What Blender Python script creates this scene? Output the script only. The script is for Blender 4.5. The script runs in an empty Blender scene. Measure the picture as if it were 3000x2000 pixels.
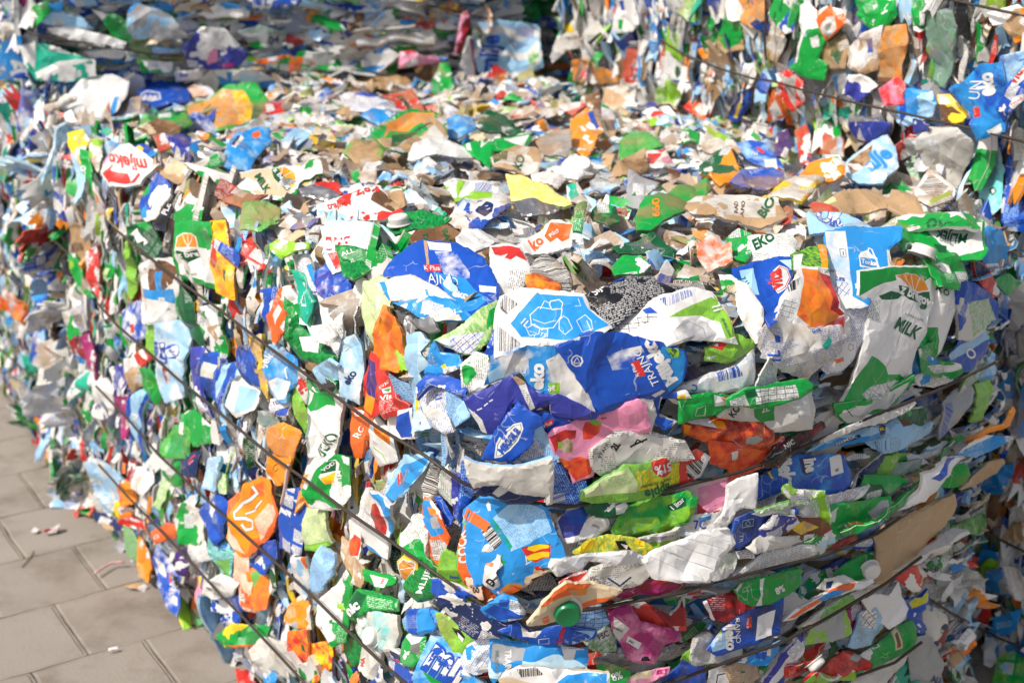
import bpy, bmesh, math, random
import numpy as np
from mathutils import Vector, Matrix, noise
from mathutils.bvhtree import BVHTree
from mathutils.geometry import delaunay_2d_cdt, tessellate_polygon

S = bpy.context.scene
COL = S.collection
rnd = random.Random(7)
R = math.radians

# ------------------------------------------------------------------ camera, sky, sun, exposure
FPX, PITCH, CAMZ = 4167.0, R(19), 1.53            # focal length in pixels of a 3000 px wide frame
cam_d = bpy.data.cameras.new('camera'); cam = bpy.data.objects.new('camera', cam_d); COL.objects.link(cam)
cam.location = (0, 0, CAMZ); cam.rotation_euler = (R(90) - PITCH, 0, 0)
cam_d.sensor_width = 36; cam_d.lens = 36 * FPX / 3000; cam_d.clip_start = .05; cam_d.clip_end = 500
cam_d.dof.use_dof = True; cam_d.dof.focus_distance = 1.98; cam_d.dof.aperture_fstop = 4.8
S.camera = cam
SUN_EL, SUN_H = R(50), Vector((-.83, -.557, 0)).normalized()
W = bpy.data.worlds.new('World'); S.world = W; W.use_nodes = True
nt = W.node_tree; bg = nt.nodes['Background']
sky = nt.nodes.new('ShaderNodeTexSky'); sky.sky_type = 'NISHITA'; sky.sun_disc = False; sky.dust_density = 4.0; sky.air_density = .8; sky.ozone_density = .6
sky.sun_elevation = SUN_EL; sky.sun_rotation = math.atan2(SUN_H.x, SUN_H.y)
nt.links.new(sky.outputs[0], bg.inputs[0]); bg.inputs[1].default_value = .135
sun_d = bpy.data.lights.new('sun', 'SUN'); sun_d.energy = 4.3; sun_d.angle = R(.5); sun_d.color = (1, .94, .85)
sun = bpy.data.objects.new('sun', sun_d); COL.objects.link(sun)
to_sun = SUN_H * math.cos(SUN_EL) + Vector((0, 0, math.sin(SUN_EL)))
sun.rotation_euler = to_sun.to_track_quat('Z', 'Y').to_euler()
S.view_settings.view_transform = 'Standard'; S.view_settings.look = 'None'
S.view_settings.exposure = -.10; S.view_settings.gamma = 1
S.cycles.use_denoising = True
S.cycles.max_bounces = 6

CAM = Vector((0, 0, CAMZ)); CP, SP = math.cos(PITCH), math.sin(PITCH)
def ray(x, y):
    r, v = (x - 1500) / FPX, (y - 1000) / FPX
    return Vector((r, CP - v * SP, -(SP + v * CP))).normalized()

# ------------------------------------------------------------------ colours (real printed board, linear)
def srgb(h):
    c = [int(h[i:i + 2], 16) / 255 for i in (0, 2, 4)]
    return tuple(x / 12.92 if x <= .04045 else ((x + .055) / 1.055) ** 2.4 for x in c)
PAL = {k: srgb(v) for k, v in dict(
    w='e4e3e0', o='d3d0c8', g='0d9b3e', d='0d5a34', l='8cc22e', b='1c50b4', n='20305f', s='9cc9ea', c='2a8fd8',
    t='12a98c', r='d0342c', R='8e1c24', a='ef8f1e', y='f2cc1f', p='e58fb0', m='a8226f', v='4a2f74', i='383f9c',
    k='1b1b1f', e='a5a6a8', h='b89872', u='6d4a2e', f='c9d9a0', q='bfe0ee', j='6fae52', x='7f8f8a', z='f0c9b0', T='6fd0cf',
    O='ec6a2a', H='d8c3a0').items()}

# ------------------------------------------------------------------ materials
def mat_new(name):
    m = bpy.data.materials.new(name); m.use_nodes = True
    return m, m.node_tree, m.node_tree.nodes['Principled BSDF']
def N(nt, t, **kw):
    n = nt.nodes.new(t)
    for k, v in kw.items():
        if k.startswith('i_'):
            n.inputs[int(k[2:])].default_value = v
        else:
            setattr(n, k, v)
    return n
def M(nt, op, a, b=None, c=None, clamp=False):
    n = nt.nodes.new('ShaderNodeMath'); n.operation = op; n.use_clamp = clamp
    for i, v in enumerate((a, b, c)):
        if v is None: continue
        if isinstance(v, (int, float)): n.inputs[i].default_value = v
        else: nt.links.new(v, n.inputs[i])
    return n.outputs[0]
def MIX(nt, f, a, b):
    n = nt.nodes.new('ShaderNodeMix'); n.data_type = 'RGBA'; n.clamp_factor = True
    for i, v in ((0, f), (6, a), (7, b)):
        if isinstance(v, (int, float)): n.inputs[i].default_value = v
        elif isinstance(v, tuple): n.inputs[i].default_value = v if len(v) == 4 else (*v, 1)
        else: nt.links.new(v, n.inputs[i])
    return n.outputs[2]

def print_material(name, shade_bump=.5):
    """Printed coated board: colour A and ink B come from the mesh; the print kind picks a procedural pattern."""
    m, nt, bs = mat_new(name); L = nt.links.new
    at = lambda n: N(nt, 'ShaderNodeAttribute', attribute_name=n)
    A, B, P = at('inkA').outputs['Color'], at('inkB').outputs['Color'], at('pat')
    sp = N(nt, 'ShaderNodeSeparateXYZ'); L(P.outputs['Vector'], sp.inputs[0])
    kind, seed, dirt = sp.outputs
    uv = N(nt, 'ShaderNodeUVMap', uv_map='uv').outputs[0]
    su = N(nt, 'ShaderNodeSeparateXYZ'); L(uv, su.inputs[0]); u, v = su.outputs[0], su.outputs[1]
    def vec(x, y, z):
        c = N(nt, 'ShaderNodeCombineXYZ')
        for i, q in enumerate((x, y, z)):
            if isinstance(q, (int, float)): c.inputs[i].default_value = q
            else: L(q, c.inputs[i])
        return c.outputs[0]
    sd = M(nt, 'MULTIPLY', seed, 37.0)
    def noi(vecin, scale, detail=2., rough=.5, typ=None):
        n = N(nt, 'ShaderNodeTexNoise')
        if typ: n.noise_type = typ
        L(vecin, n.inputs['Vector']); n.inputs['Scale'].default_value = scale
        n.inputs['Detail'].default_value = detail; n.inputs['Roughness'].default_value = rough
        return n.outputs[0]
    iss = lambda k: M(nt, 'COMPARE', kind, float(k), .4)
    gt = lambda a, b: M(nt, 'GREATER_THAN', a, b)
    uvs = vec(u, v, sd)
    # 1 fine print: rows of words in columns
    row = M(nt, 'FLOOR', M(nt, 'MULTIPLY', v, 3.6))
    rowf = M(nt, 'FRACT', M(nt, 'MULTIPLY', v, 3.6))
    word = noi(vec(M(nt, 'MULTIPLY', u, 4.6), M(nt, 'MULTIPLY', row, 3.7), sd), 1.0, 2.)
    blockm = gt(noi(uvs, .35, 0.), .40)
    txt = M(nt, 'MULTIPLY', M(nt, 'MULTIPLY', gt(rowf, .42), gt(word, .47)), blockm)
    txt = M(nt, 'MULTIPLY', txt, .6)
    # 2 bar code
    bar = gt(noi(vec(M(nt, 'MULTIPLY', u, 6.5), sd, 0.), 1.0, 3., .8), .5)
    # 3 clouds
    cl = N(nt, 'ShaderNodeMapRange'); L(noi(uvs, .33, 4., .55), cl.inputs[0]); cl.inputs[1].default_value = .46; cl.inputs[2].default_value = .66
    # 4 fruit
    fr = N(nt, 'ShaderNodeMapRange'); L(noi(uvs, .55, 3., .6), fr.inputs[0]); fr.inputs[1].default_value = .38; fr.inputs[2].default_value = .62
    # 5 meadow
    me = N(nt, 'ShaderNodeMapRange'); L(noi(vec(M(nt, 'MULTIPLY', u, 2.6), v, sd), 1.4, 4., .7), me.inputs[0]); me.inputs[1].default_value = .4; me.inputs[2].default_value = .62
    # 7 table
    tab = M(nt, 'MAXIMUM', M(nt, 'LESS_THAN', M(nt, 'FRACT', M(nt, 'MULTIPLY', v, 1.5)), .13), M(nt, 'LESS_THAN', M(nt, 'FRACT', M(nt, 'MULTIPLY', u, .8)), .06))
    tab = M(nt, 'MAXIMUM', tab, M(nt, 'MULTIPLY', M(nt, 'MULTIPLY', gt(rowf, .5), gt(word, .52)), .6))
    # 8 two colour picture with a crisp torn-hill edge, 9 bands
    hill = gt(M(nt, 'ADD', noi(uvs, .22, 4., .45), M(nt, 'MULTIPLY', M(nt, 'SINE', M(nt, 'MULTIPLY', v, .5)), .12)), .5)
    hill2 = gt(noi(uvs, .30, 4., .5), .575)
    band = gt(M(nt, 'FRACT', M(nt, 'ADD', M(nt, 'MULTIPLY', v, .16), M(nt, 'MULTIPLY', noi(uvs, .15, 1.), .8))), .62)
    f = None
    for k, q in ((1, txt), (2, bar), (3, cl.outputs[0]), (4, fr.outputs[0]), (5, me.outputs[0]), (7, tab), (8, hill), (9, band), (10, hill2)):
        x = M(nt, 'MULTIPLY', iss(k), q)
        f = x if f is None else M(nt, 'ADD', f, x)
    col = MIX(nt, f, A, B)
    pic = M(nt, 'MULTIPLY', gt(M(nt, 'FRACT', kind), .15), 1.0); pic = M(nt, 'MULTIPLY', pic, M(nt, 'SUBTRACT', 1.0, iss(6)))
    cell = vec(M(nt, 'FLOOR', M(nt, 'MULTIPLY', u, .30)), M(nt, 'FLOOR', M(nt, 'MULTIPLY', v, .45)), sd)
    wn = N(nt, 'ShaderNodeTexWhiteNoise'); L(cell, wn.inputs[0])
    box = M(nt, 'MULTIPLY', pic, gt(wn.outputs['Value'], .76))
    fx, fy = M(nt, 'FRACT', M(nt, 'MULTIPLY', u, .30)), M(nt, 'FRACT', M(nt, 'MULTIPLY', v, .45))
    for q in (fx, fy): box = M(nt, 'MULTIPLY', box, M(nt, 'LESS_THAN', M(nt, 'ABSOLUTE', M(nt, 'SUBTRACT', q, .5)), .41))
    col = MIX(nt, M(nt, 'MULTIPLY', box, gt(wn.outputs['Value'], .90)), col, (.74, .74, .72, 1))
    ink = MIX(nt, gt(wn.outputs['Value'], .90), MIX(nt, .8, col, (.8, .8, .8, 1)), (.05, .07, .16, 1))
    line = M(nt, 'MULTIPLY', gt(rowf, .45), gt(word, .46))
    col = MIX(nt, M(nt, 'MULTIPLY', M(nt, 'MULTIPLY', box, line), .6), col, ink)
    # scuffs: worn white board along rubbed ridges, then brown dirt
    tc = N(nt, 'ShaderNodeTexCoord').outputs['Object']
    mp = N(nt, 'ShaderNodeMapping'); L(tc, mp.inputs[0])
    off = vec(sd, M(nt, 'MULTIPLY', seed, 11.), 0.); L(off, mp.inputs[1])
    pos = mp.outputs[0]
    sc = N(nt, 'ShaderNodeMapRange'); L(noi(pos, 26., 8., .72), sc.inputs[0]); sc.inputs[1].default_value = .64; sc.inputs[2].default_value = .70
    col = MIX(nt, M(nt, 'MULTIPLY', sc.outputs[0], .7), col, (.66, .64, .6, 1))
    cr = N(nt, 'ShaderNodeMapRange'); L(noi(pos, 20., 5., .6, 'RIDGED_MULTIFRACTAL'), cr.inputs[0]); cr.inputs[1].default_value = 1.25; cr.inputs[2].default_value = 1.75
    col = MIX(nt, M(nt, 'MULTIPLY', cr.outputs[0], .30), col, (.62, .6, .57, 1))
    vo = N(nt, 'ShaderNodeTexVoronoi'); vo.feature = 'DISTANCE_TO_EDGE'; vo.inputs['Scale'].default_value = 21.
    wv = N(nt, 'ShaderNodeVectorMath', operation='MULTIPLY_ADD'); nn2 = N(nt, 'ShaderNodeTexNoise'); L(pos, nn2.inputs[0]); nn2.inputs['Scale'].default_value = 16.
    L(nn2.outputs['Color'], wv.inputs[0]); wv.inputs[1].default_value = (.09, .09, .09); L(pos, wv.inputs[2]); L(wv.outputs[0], vo.inputs['Vector'])
    wear = M(nt, 'MULTIPLY', M(nt, 'LESS_THAN', vo.outputs[0], .010), gt(noi(pos, 19., 3.), .56))     # cracked print along the creases
    col = MIX(nt, M(nt, 'MULTIPLY', wear, .38), col, (.70, .68, .65, 1))
    dn = N(nt, 'ShaderNodeMapRange'); L(M(nt, 'ADD', noi(pos, 13., 7., .68), M(nt, 'MULTIPLY', dirt, .30)), dn.inputs[0]); dn.inputs[1].default_value = .60; dn.inputs[2].default_value = .76
    col = MIX(nt, M(nt, 'MULTIPLY', dn.outputs[0], .75), col, MIX(nt, noi(pos, 30., 2.), (.20, .105, .04, 1), (.42, .27, .13, 1)))
    L(col, bs.inputs['Base Color'])
    foil = iss(6); L(M(nt, 'MULTIPLY', foil, .75), bs.inputs['Metallic'])
    ro = N(nt, 'ShaderNodeMapRange'); L(noi(pos, 40., 3.), ro.inputs[0]); ro.inputs[3].default_value = .22; ro.inputs[4].default_value = .52
    L(M(nt, 'ADD', ro.outputs[0], M(nt, 'MULTIPLY', dn.outputs[0], .25)), bs.inputs['Roughness'])
    bs.inputs['Specular IOR Level'].default_value = .45
    ridge = M(nt, 'MINIMUM', M(nt, 'MULTIPLY', vo.outputs[0], 6.0), 1.0)
    bh = M(nt, 'ADD', M(nt, 'MULTIPLY', noi(pos, 44., 4., .55, 'RIDGED_MULTIFRACTAL'), .25), M(nt, 'ADD', M(nt, 'MULTIPLY', noi(pos, 22., 3.), .8), M(nt, 'MULTIPLY', ridge, -.13)))
    bu = N(nt, 'ShaderNodeBump'); bu.inputs['Strength'].default_value = shade_bump; bu.inputs['Distance'].default_value = .007
    L(bh, bu.inputs['Height']); L(bu.outputs[0], bs.inputs['Normal'])
    return m
PRINT = print_material('printed_carton_board')

def plain(name, col, rough=.5, metal=0., bump=0., bscale=60., spec=.5, var=None):
    m, nt, bs = mat_new(name); L = nt.links.new
    tc = N(nt, 'ShaderNodeTexCoord').outputs['Object']
    nz = N(nt, 'ShaderNodeTexNoise'); L(tc, nz.inputs[0]); nz.inputs['Scale'].default_value = bscale; nz.inputs['Detail'].default_value = 6
    b = var or tuple(c * .7 for c in col)
    L(MIX(nt, nz.outputs[0], (*col, 1), (*b, 1)), bs.inputs['Base Color'])
    bs.inputs['Roughness'].default_value = rough; bs.inputs['Metallic'].default_value = metal; bs.inputs['Specular IOR Level'].default_value = spec
    if bump:
        bu = N(nt, 'ShaderNodeBump'); bu.inputs['Strength'].default_value = bump; bu.inputs['Distance'].default_value = .004
        L(nz.outputs[0], bu.inputs['Height']); L(bu.outputs[0], bs.inputs['Normal'])
    return m
CAPW = plain('white_cap_plastic', (.78, .77, .75), .38, bump=.05, var=(.66, .63, .58))
CAPG = plain('green_cap_plastic', (.005, .22, .07), .3, bump=.05)
CAPR = plain('red_cap_plastic', (.55, .04, .03), .3, bump=.05)
WIRE = plain('black_annealed_wire', (.035, .030, .027), .55, .35, bump=.3, bscale=300, var=(.085, .06, .045))

def tag(o, label, cat=None, group=None, kind=None):
    o['label'] = label
    if cat: o['category'] = cat
    if group: o['group'] = group
    if kind: o['kind'] = kind
    return o

# ------------------------------------------------------------------ the bales' base surfaces
def smooth_loop(pts, step=.05):
    n = len(pts); P = [Vector((*p, 0)) for p in pts]; out = []
    for i in range(n):
        p0, p1, p2, p3 = P[i - 1], P[i], P[(i + 1) % n], P[(i + 2) % n]
        k = max(2, int((p2 - p1).length / step))
        for j in range(k):
            t = j / k
            out.append((2 * p1 + (p2 - p0) * t + (2 * p0 - 5 * p1 + 4 * p2 - p3) * t * t + (3 * p1 - p0 - 3 * p2 + p3) * t ** 3) * .5)
    return out
def bale_surface(pts, z0, z1, rt=.10, rb=.05, scallop=(), bulge=.01):
    """Closed bale body (verts, tris): the plan outline swept up with rounded edges and pinched at the wires."""
    lp = smooth_loop(pts); n = len(lp)
    area = sum(lp[i].x * lp[(i + 1) % n].y - lp[(i + 1) % n].x * lp[i].y for i in range(n))
    if area < 0: lp.reverse()
    nor = []
    for i in range(n):
        t = (lp[(i + 2) % n] - lp[i - 2]).normalized(); nor.append(Vector((t.y, -t.x, 0)))
    h = z1 - z0; levels = []
    k = max(8, int(h / .04))
    for j in range(k + 1):
        z = z0 + rb + (h - rt - rb) * j / k
        ins = -bulge * math.sin(math.pi * (z - z0) / h)
        for w in scallop: ins += .014 * math.exp(-((z - w) / .035) ** 2)
        levels.append((z, ins))
    for j in range(1, 9):
        a = j / 8 * math.pi / 2
        levels.append((z1 - rt + rt * math.sin(a), rt * (1 - math.cos(a))))
    levels.insert(0, (z0, rb * .6))
    V, T = [], []
    for z, ins in levels:
        for p, q in zip(lp, nor): V.append(p - q * ins + Vector((0, 0, z)))
    for l in range(len(levels) - 1):
        for i in range(n):
            a, b = l * n + i, l * n + (i + 1) % n
            T += [(a, b, b + n), (a, b + n, a + n)]
    top = (len(levels) - 1) * n
    co = [v.to_2d() for v in V[top:top + n]]
    xs = [c.x for c in co]; ys = [c.y for c in co]; extra = []
    x = min(xs)
    while x < max(xs):
        y = min(ys)
        while y < max(ys):
            q = Vector((x, y)); c = False
            for i in range(n):
                a, b = co[i], co[i - 1]
                if (a.y > y) != (b.y > y) and x < (b.x - a.x) * (y - a.y) / (b.y - a.y) + a.x: c = not c
            if c and min((q - k_).length for k_ in co) > .05: extra.append(q)
            y += .09
        x += .09
    r = delaunay_2d_cdt(co + extra, [], [list(range(n))], 1, 1e-6)
    base = len(V)
    for q in r[0]:
        nz = (noise.noise(Vector((q.x * 3, q.y * 3, z1))) + .5 * noise.noise(Vector((q.x * 8, q.y * 8, z1)))) * .022
        d = min((q - k_).length for k_ in co)
        V.append(Vector((q.x, q.y, z1 + nz * min(1, d / .12))))
    for t in r[2]:
        t = [base + i for i in t]
        if (V[t[1]] - V[t[0]]).cross(V[t[2]] - V[t[0]]).z < 0: t.reverse()
        T.append(tuple(t))
    return V, T
H1 = .97
BALES = [
    # plan outline, z0, z1, kw, label
    dict(pts=[(-.20, 1.93), (-.10, 1.765), (.05, 1.725), (.22, 1.78), (.389, 1.865), (.62, 2.05), (.80, 2.24), (.87, 2.42), (.80, 2.68), (.45, 3.22), (.15, 3.66), (0, 3.72),
              (-.5, 3.42), (-.93, 3.12), (-.985, 3.05), (-.80, 2.79), (-.60, 2.50), (-.40, 2.21)], z0=0, z1=H1, kw=dict(rt=.085, scallop=(.71, .50, .30, .12)),
         label='long bale of crushed drink cartons in front, sunlit on its left side and top'),
    dict(pts=[(-1.06, 3.20), (-1.03, 3.15), (-.9, 3.2), (-.45, 3.5), (0, 3.80), (.04, 3.9), (-.3, 4.4), (-.7, 4.9), (-.8, 4.93), (-1.2, 4.65), (-1.60, 4.3), (-1.63, 4.2), (-1.35, 3.7)], z0=0, z1=H1 - .02,
         kw=dict(rt=.08, scallop=(.7, .45, .2)), label='farther bale of crushed cartons at the left edge, behind the long front bale'),
    dict(pts=[(-1.25, 3.66), (-1.2, 3.58), (-1.1, 3.59), (-.6, 3.76), (-.1, 3.97), (-.04, 4.02), (-.05, 4.1), (-.5, 5), (-.6, 5.05), (-1.2, 4.8), (-1.65, 4.62), (-1.68, 4.5), (-1.45, 4.05)], z0=H1 - .03, z1=1.85,
         kw=dict(rt=.08, scallop=(1.12, 1.4)), label='upper bale at the top left with its near side in shade'),
    dict(pts=[(.19, 3.66), (.23, 3.55), (.45, 3.24), (.72, 2.86), (1.0, 2.44), (1.3, 1.98), (1.4, 1.84), (1.5, 1.83), (2.2, 2.3), (2.3, 2.4), (2.0, 2.95), (1.3, 4.0), (1.2, 4.1), (.9, 4.05), (.3, 3.72)], z0=0, z1=H1,
         kw=dict(rt=.05, scallop=(.72, .5, .28)), label='lower bale at the right edge standing in the shade behind the front bale'),
    dict(pts=[(.14, 3.72), (.19, 3.58), (.42, 3.26), (.66, 2.85), (.92, 2.44), (1.22, 1.98), (1.35, 1.82), (1.5, 1.8), (2.2, 2.3), (2.3, 2.4), (2.0, 2.95), (1.3, 4.0), (1.2, 4.1), (.9, 4.1), (.24, 3.8)], z0=H1 + .01, z1=1.9,
         kw=dict(rt=.06, rb=.06, scallop=(1.10, 1.33)), label='upper sunlit bale at the top right above the shaded lower one'),
    dict(pts=[(-.25, 4.35), (-.15, 4.22), (.3, 4.3), (.9, 4.45), (1.0, 4.6), (.9, 5.2), (.7, 5.3), (-.3, 5.1), (-.4, 5)], z0=0, z1=1.8,
         kw=dict(rt=.06, scallop=(1.1, 1.35)), label='farthest bale in the dark gap at the top centre'),
]
allV, allT, owner = [], [], []
for bi, b in enumerate(BALES):
    V, T = bale_surface(b['pts'], b['z0'], b['z1'], **b['kw'])
    b['V'], b['T'] = V, T; o = len(allV)
    allV += V; allT += [tuple(i + o for i in t) for t in T]; owner += [bi] * len(T)
BVH = BVHTree.FromPolygons(allV, allT)
def hit(x, y):
    p, n, i, d = BVH.ray_cast(CAM, ray(x, y))
    if p is None:
        rr = ray(x, y); p = CAM + rr * (-CAMZ / rr.z); return p, Vector((0, 0, 1)), -1
    return p, n, owner[i]

# ------------------------------------------------------------------ mesh output with print attributes
def build_mesh(name, co, tris, A, B, pat, uv, mats, mat_idx=None, smooth=True, angle=24):
    me = bpy.data.meshes.new(name)
    co = np.asarray(co, np.float32); tris = np.asarray(tris, np.int32); nf = len(tris); k = tris.shape[1]
    me.vertices.add(len(co)); me.vertices.foreach_set('co', co.ravel())
    me.loops.add(nf * k); me.loops.foreach_set('vertex_index', tris.ravel())
    me.polygons.add(nf); me.polygons.foreach_set('loop_start', np.arange(0, nf * k, k, dtype=np.int32))
    for nm, arr in (('inkA', A), ('inkB', B)):
        a = me.attributes.new(nm, 'FLOAT_COLOR', 'CORNER')
        arr = np.asarray(arr, np.float32); c = np.ones((nf * k, 4), np.float32); c[:, :3] = np.repeat(arr, k, 0)
        a.data.foreach_set('color', c.ravel())
    a = me.attributes.new('pat', 'FLOAT_VECTOR', 'CORNER'); a.data.foreach_set('vector', np.repeat(np.asarray(pat, np.float32), k, 0).ravel())
    ul = me.uv_layers.new(name='uv'); ul.data.foreach_set('uv', np.asarray(uv, np.float32)[tris.ravel()].ravel())
    for m in mats: me.materials.append(m)
    if mat_idx is not None: me.polygons.foreach_set('material_index', np.asarray(mat_idx, np.int32))
    me.update(calc_edges=True); me.validate()
    if smooth:
        me.polygons.foreach_set('use_smooth', np.ones(len(me.polygons), bool)); me.set_sharp_from_angle(angle=R(angle))
    return me
# ------------------------------------------------------------------ crushed cartons packed behind: one mass per bale
rs = np.random.RandomState(11)
def template(i, nx=7, ny=10):
    """A crushed carton or torn flap as a small folded sheet with a turned-in rim. Unit long side along v."""
    u = np.linspace(-.5, .5, nx); v = np.linspace(-.5, .5, ny); U, Vv = np.meshgrid(u, v)
    asp = rs.uniform(.36, .85)
    wprof = np.interp(v, np.linspace(-.5, .5, 5), rs.uniform(.62, 1.0, 5))
    X = U * wprof[:, None] * asp + np.interp(v, np.linspace(-.5, .5, 4), rs.uniform(-.09, .09, 4))[:, None]
    Y = Vv + rs.uniform(-.12, .12, nx)[None, :] * np.abs(Vv) * 2
    X += rs.normal(0, .012, X.shape); Y += rs.normal(0, .012, Y.shape)
    uvu, uvv = X.copy(), Y.copy()
    Z = np.zeros_like(X)
    for j in range(rs.randint(3, 6)):
        a = rs.uniform(0, math.pi); d = (X - rs.uniform(-.25, .25)) * math.cos(a) + (Y - rs.uniform(-.35, .35)) * math.sin(a)
        Z += rs.choice([-1, 1]) * rs.uniform(.04, .22) * np.abs(d)
    for j in range(4):
        a = rs.uniform(0, math.pi); d = (X - rs.uniform(-.3, .3)) * math.cos(a) + (Y - rs.uniform(-.4, .4)) * math.sin(a)
        Z += rs.choice([-1, 1]) * .06 * np.exp(-(d / .07) ** 2)
    for j in range(2):                               # a bent-over corner or flap
        a = rs.uniform(0, 2 * math.pi); d = X * math.cos(a) + Y * math.sin(a) - rs.uniform(.08, .3)
        Z += rs.choice([-1, 1]) * rs.uniform(.15, .6) * np.maximum(d, 0)
    if i % 6 == 0:                                   # rolled along the long axis
        k = rs.uniform(2., 5.5) / asp * .8
        Z2 = (1 - np.cos(k * X)) / k; X = np.sin(k * X) / k; Z = Z * .5 - Z2
    elif i % 4 == 1:
        k = rs.uniform(.6, 2.4); Z2 = (1 - np.cos(k * Y)) / k; Y = np.sin(k * Y) / k; Z = Z * .8 - Z2
    Z -= Z.mean()
    co = np.stack([X, Y, Z], -1).reshape(-1, 3); idx = np.arange(nx * ny).reshape(ny, nx)
    quads = [(idx[a, b], idx[a, b + 1], idx[a + 1, b + 1], idx[a + 1, b]) for a in range(ny - 1) for b in range(nx - 1)]
    loop = list(idx[0, :]) + list(idx[1:, -1]) + list(idx[-1, ::-1][1:]) + list(idx[::-1, 0][1:-1])
    m = len(loop); rim = co[loop] * [.985, .985, 1] - [0, 0, 0.011]; rim2 = co[loop] * [.95, .96, 1] - [0, 0, rs.uniform(.03, .09)]
    n0 = len(co); co = np.concatenate([co, rim, rim2])
    rimq = [(loop[j], n0 + j, n0 + (j + 1) % m, loop[(j + 1) % m]) for j in range(m)]
    rimq2 = [(n0 + j, n0 + m + j, n0 + m + (j + 1) % m, n0 + (j + 1) % m) for j in range(m)]
    uv = np.stack([uvu.ravel(), uvv.ravel()], -1); uv = np.concatenate([uv, uv[loop], uv[loop]])
    fl = np.array([0] * len(quads) + [1] * len(rimq) + [2] * len(rimq2))
    return co, np.array(quads + rimq + rimq2), uv, fl
TPL = [template(i) for i in range(90)] + [template(i, 3, 5) for i in range(50)]
# printed colours: (A, B, kind, weight)
FILL = [('w', 'g', 8, 14), ('g', 'w', 8, 13), ('g', 'd', 5, 3), ('d', 'w', 1, 2), ('w', 'x', 1, 10), ('o', 'k', 1, 7), ('w', 'b', 1, 9), ('b', 'w', 3, 5), ('b', 'w', 8, 3), ('n', 'i', 8, 1), ('s', 'w', 3, 9),
        ('s', 'b', 1, 9), ('c', 'w', 8, 8), ('w', 'c', 8, 10), ('w', 'b', 8, 8), ('w', 'k', 2, 3), ('l', 'w', 8, 4), ('f', 'j', 5, 5), ('r', 'w', 8, 2.5), ('w', 'r', 8, 5), ('a', 'O', 4, 2.5), ('w', 'a', 8, 6), ('y', 'w', 8, 2.5),
        ('p', 'w', 8, 1.5), ('w', 't', 8, 5), ('t', 'w', 8, 2), ('i', 'w', 8, 1.5), ('e', 'o', 6, 2), ('k', 'w', 1, 1.5), ('H', 'u', 8, 6), ('h', 'H', 0, 4), ('w', 'o', 0, 10), ('o', 'w', 9, 4), ('q', 'c', 3, 7), ('s', 'b', 9, 5), ('v', 'm', 8, .5), ('R', 'r', 4, 1.2), ('x', 'w', 1, 1)]
FW = np.array([f[3] for f in FILL], float)
FT = FW * np.array([.9 if f[0] in 'Hh' else 1.2 if f[:2] in (('o', 'w'), ('a', 'O'), ('f', 'j'), ('o', 'k')) else .7 if f[0] in 'ivnb' else 1. for f in FILL])
def lin(k): return np.array(PAL[k])

MASK = np.zeros((600, 850), np.float32)         # where single cartons lie, in a coarse view of the frame
def mark(pix):
    x0, x1 = min(p[0] for p in pix), max(p[0] for p in pix); y0, y1 = min(p[1] for p in pix), max(p[1] for p in pix)
    for j in range(max(0, int(y0 / 4) + 50), min(600, int(y1 / 4) + 51)):
        for i in range(max(0, int(x0 / 4) + 50), min(850, int(x1 / 4) + 51)):
            if inside(((i - 50) * 4 + 2, (j - 50) * 4 + 2), pix): MASK[j, i] = 1

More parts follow.
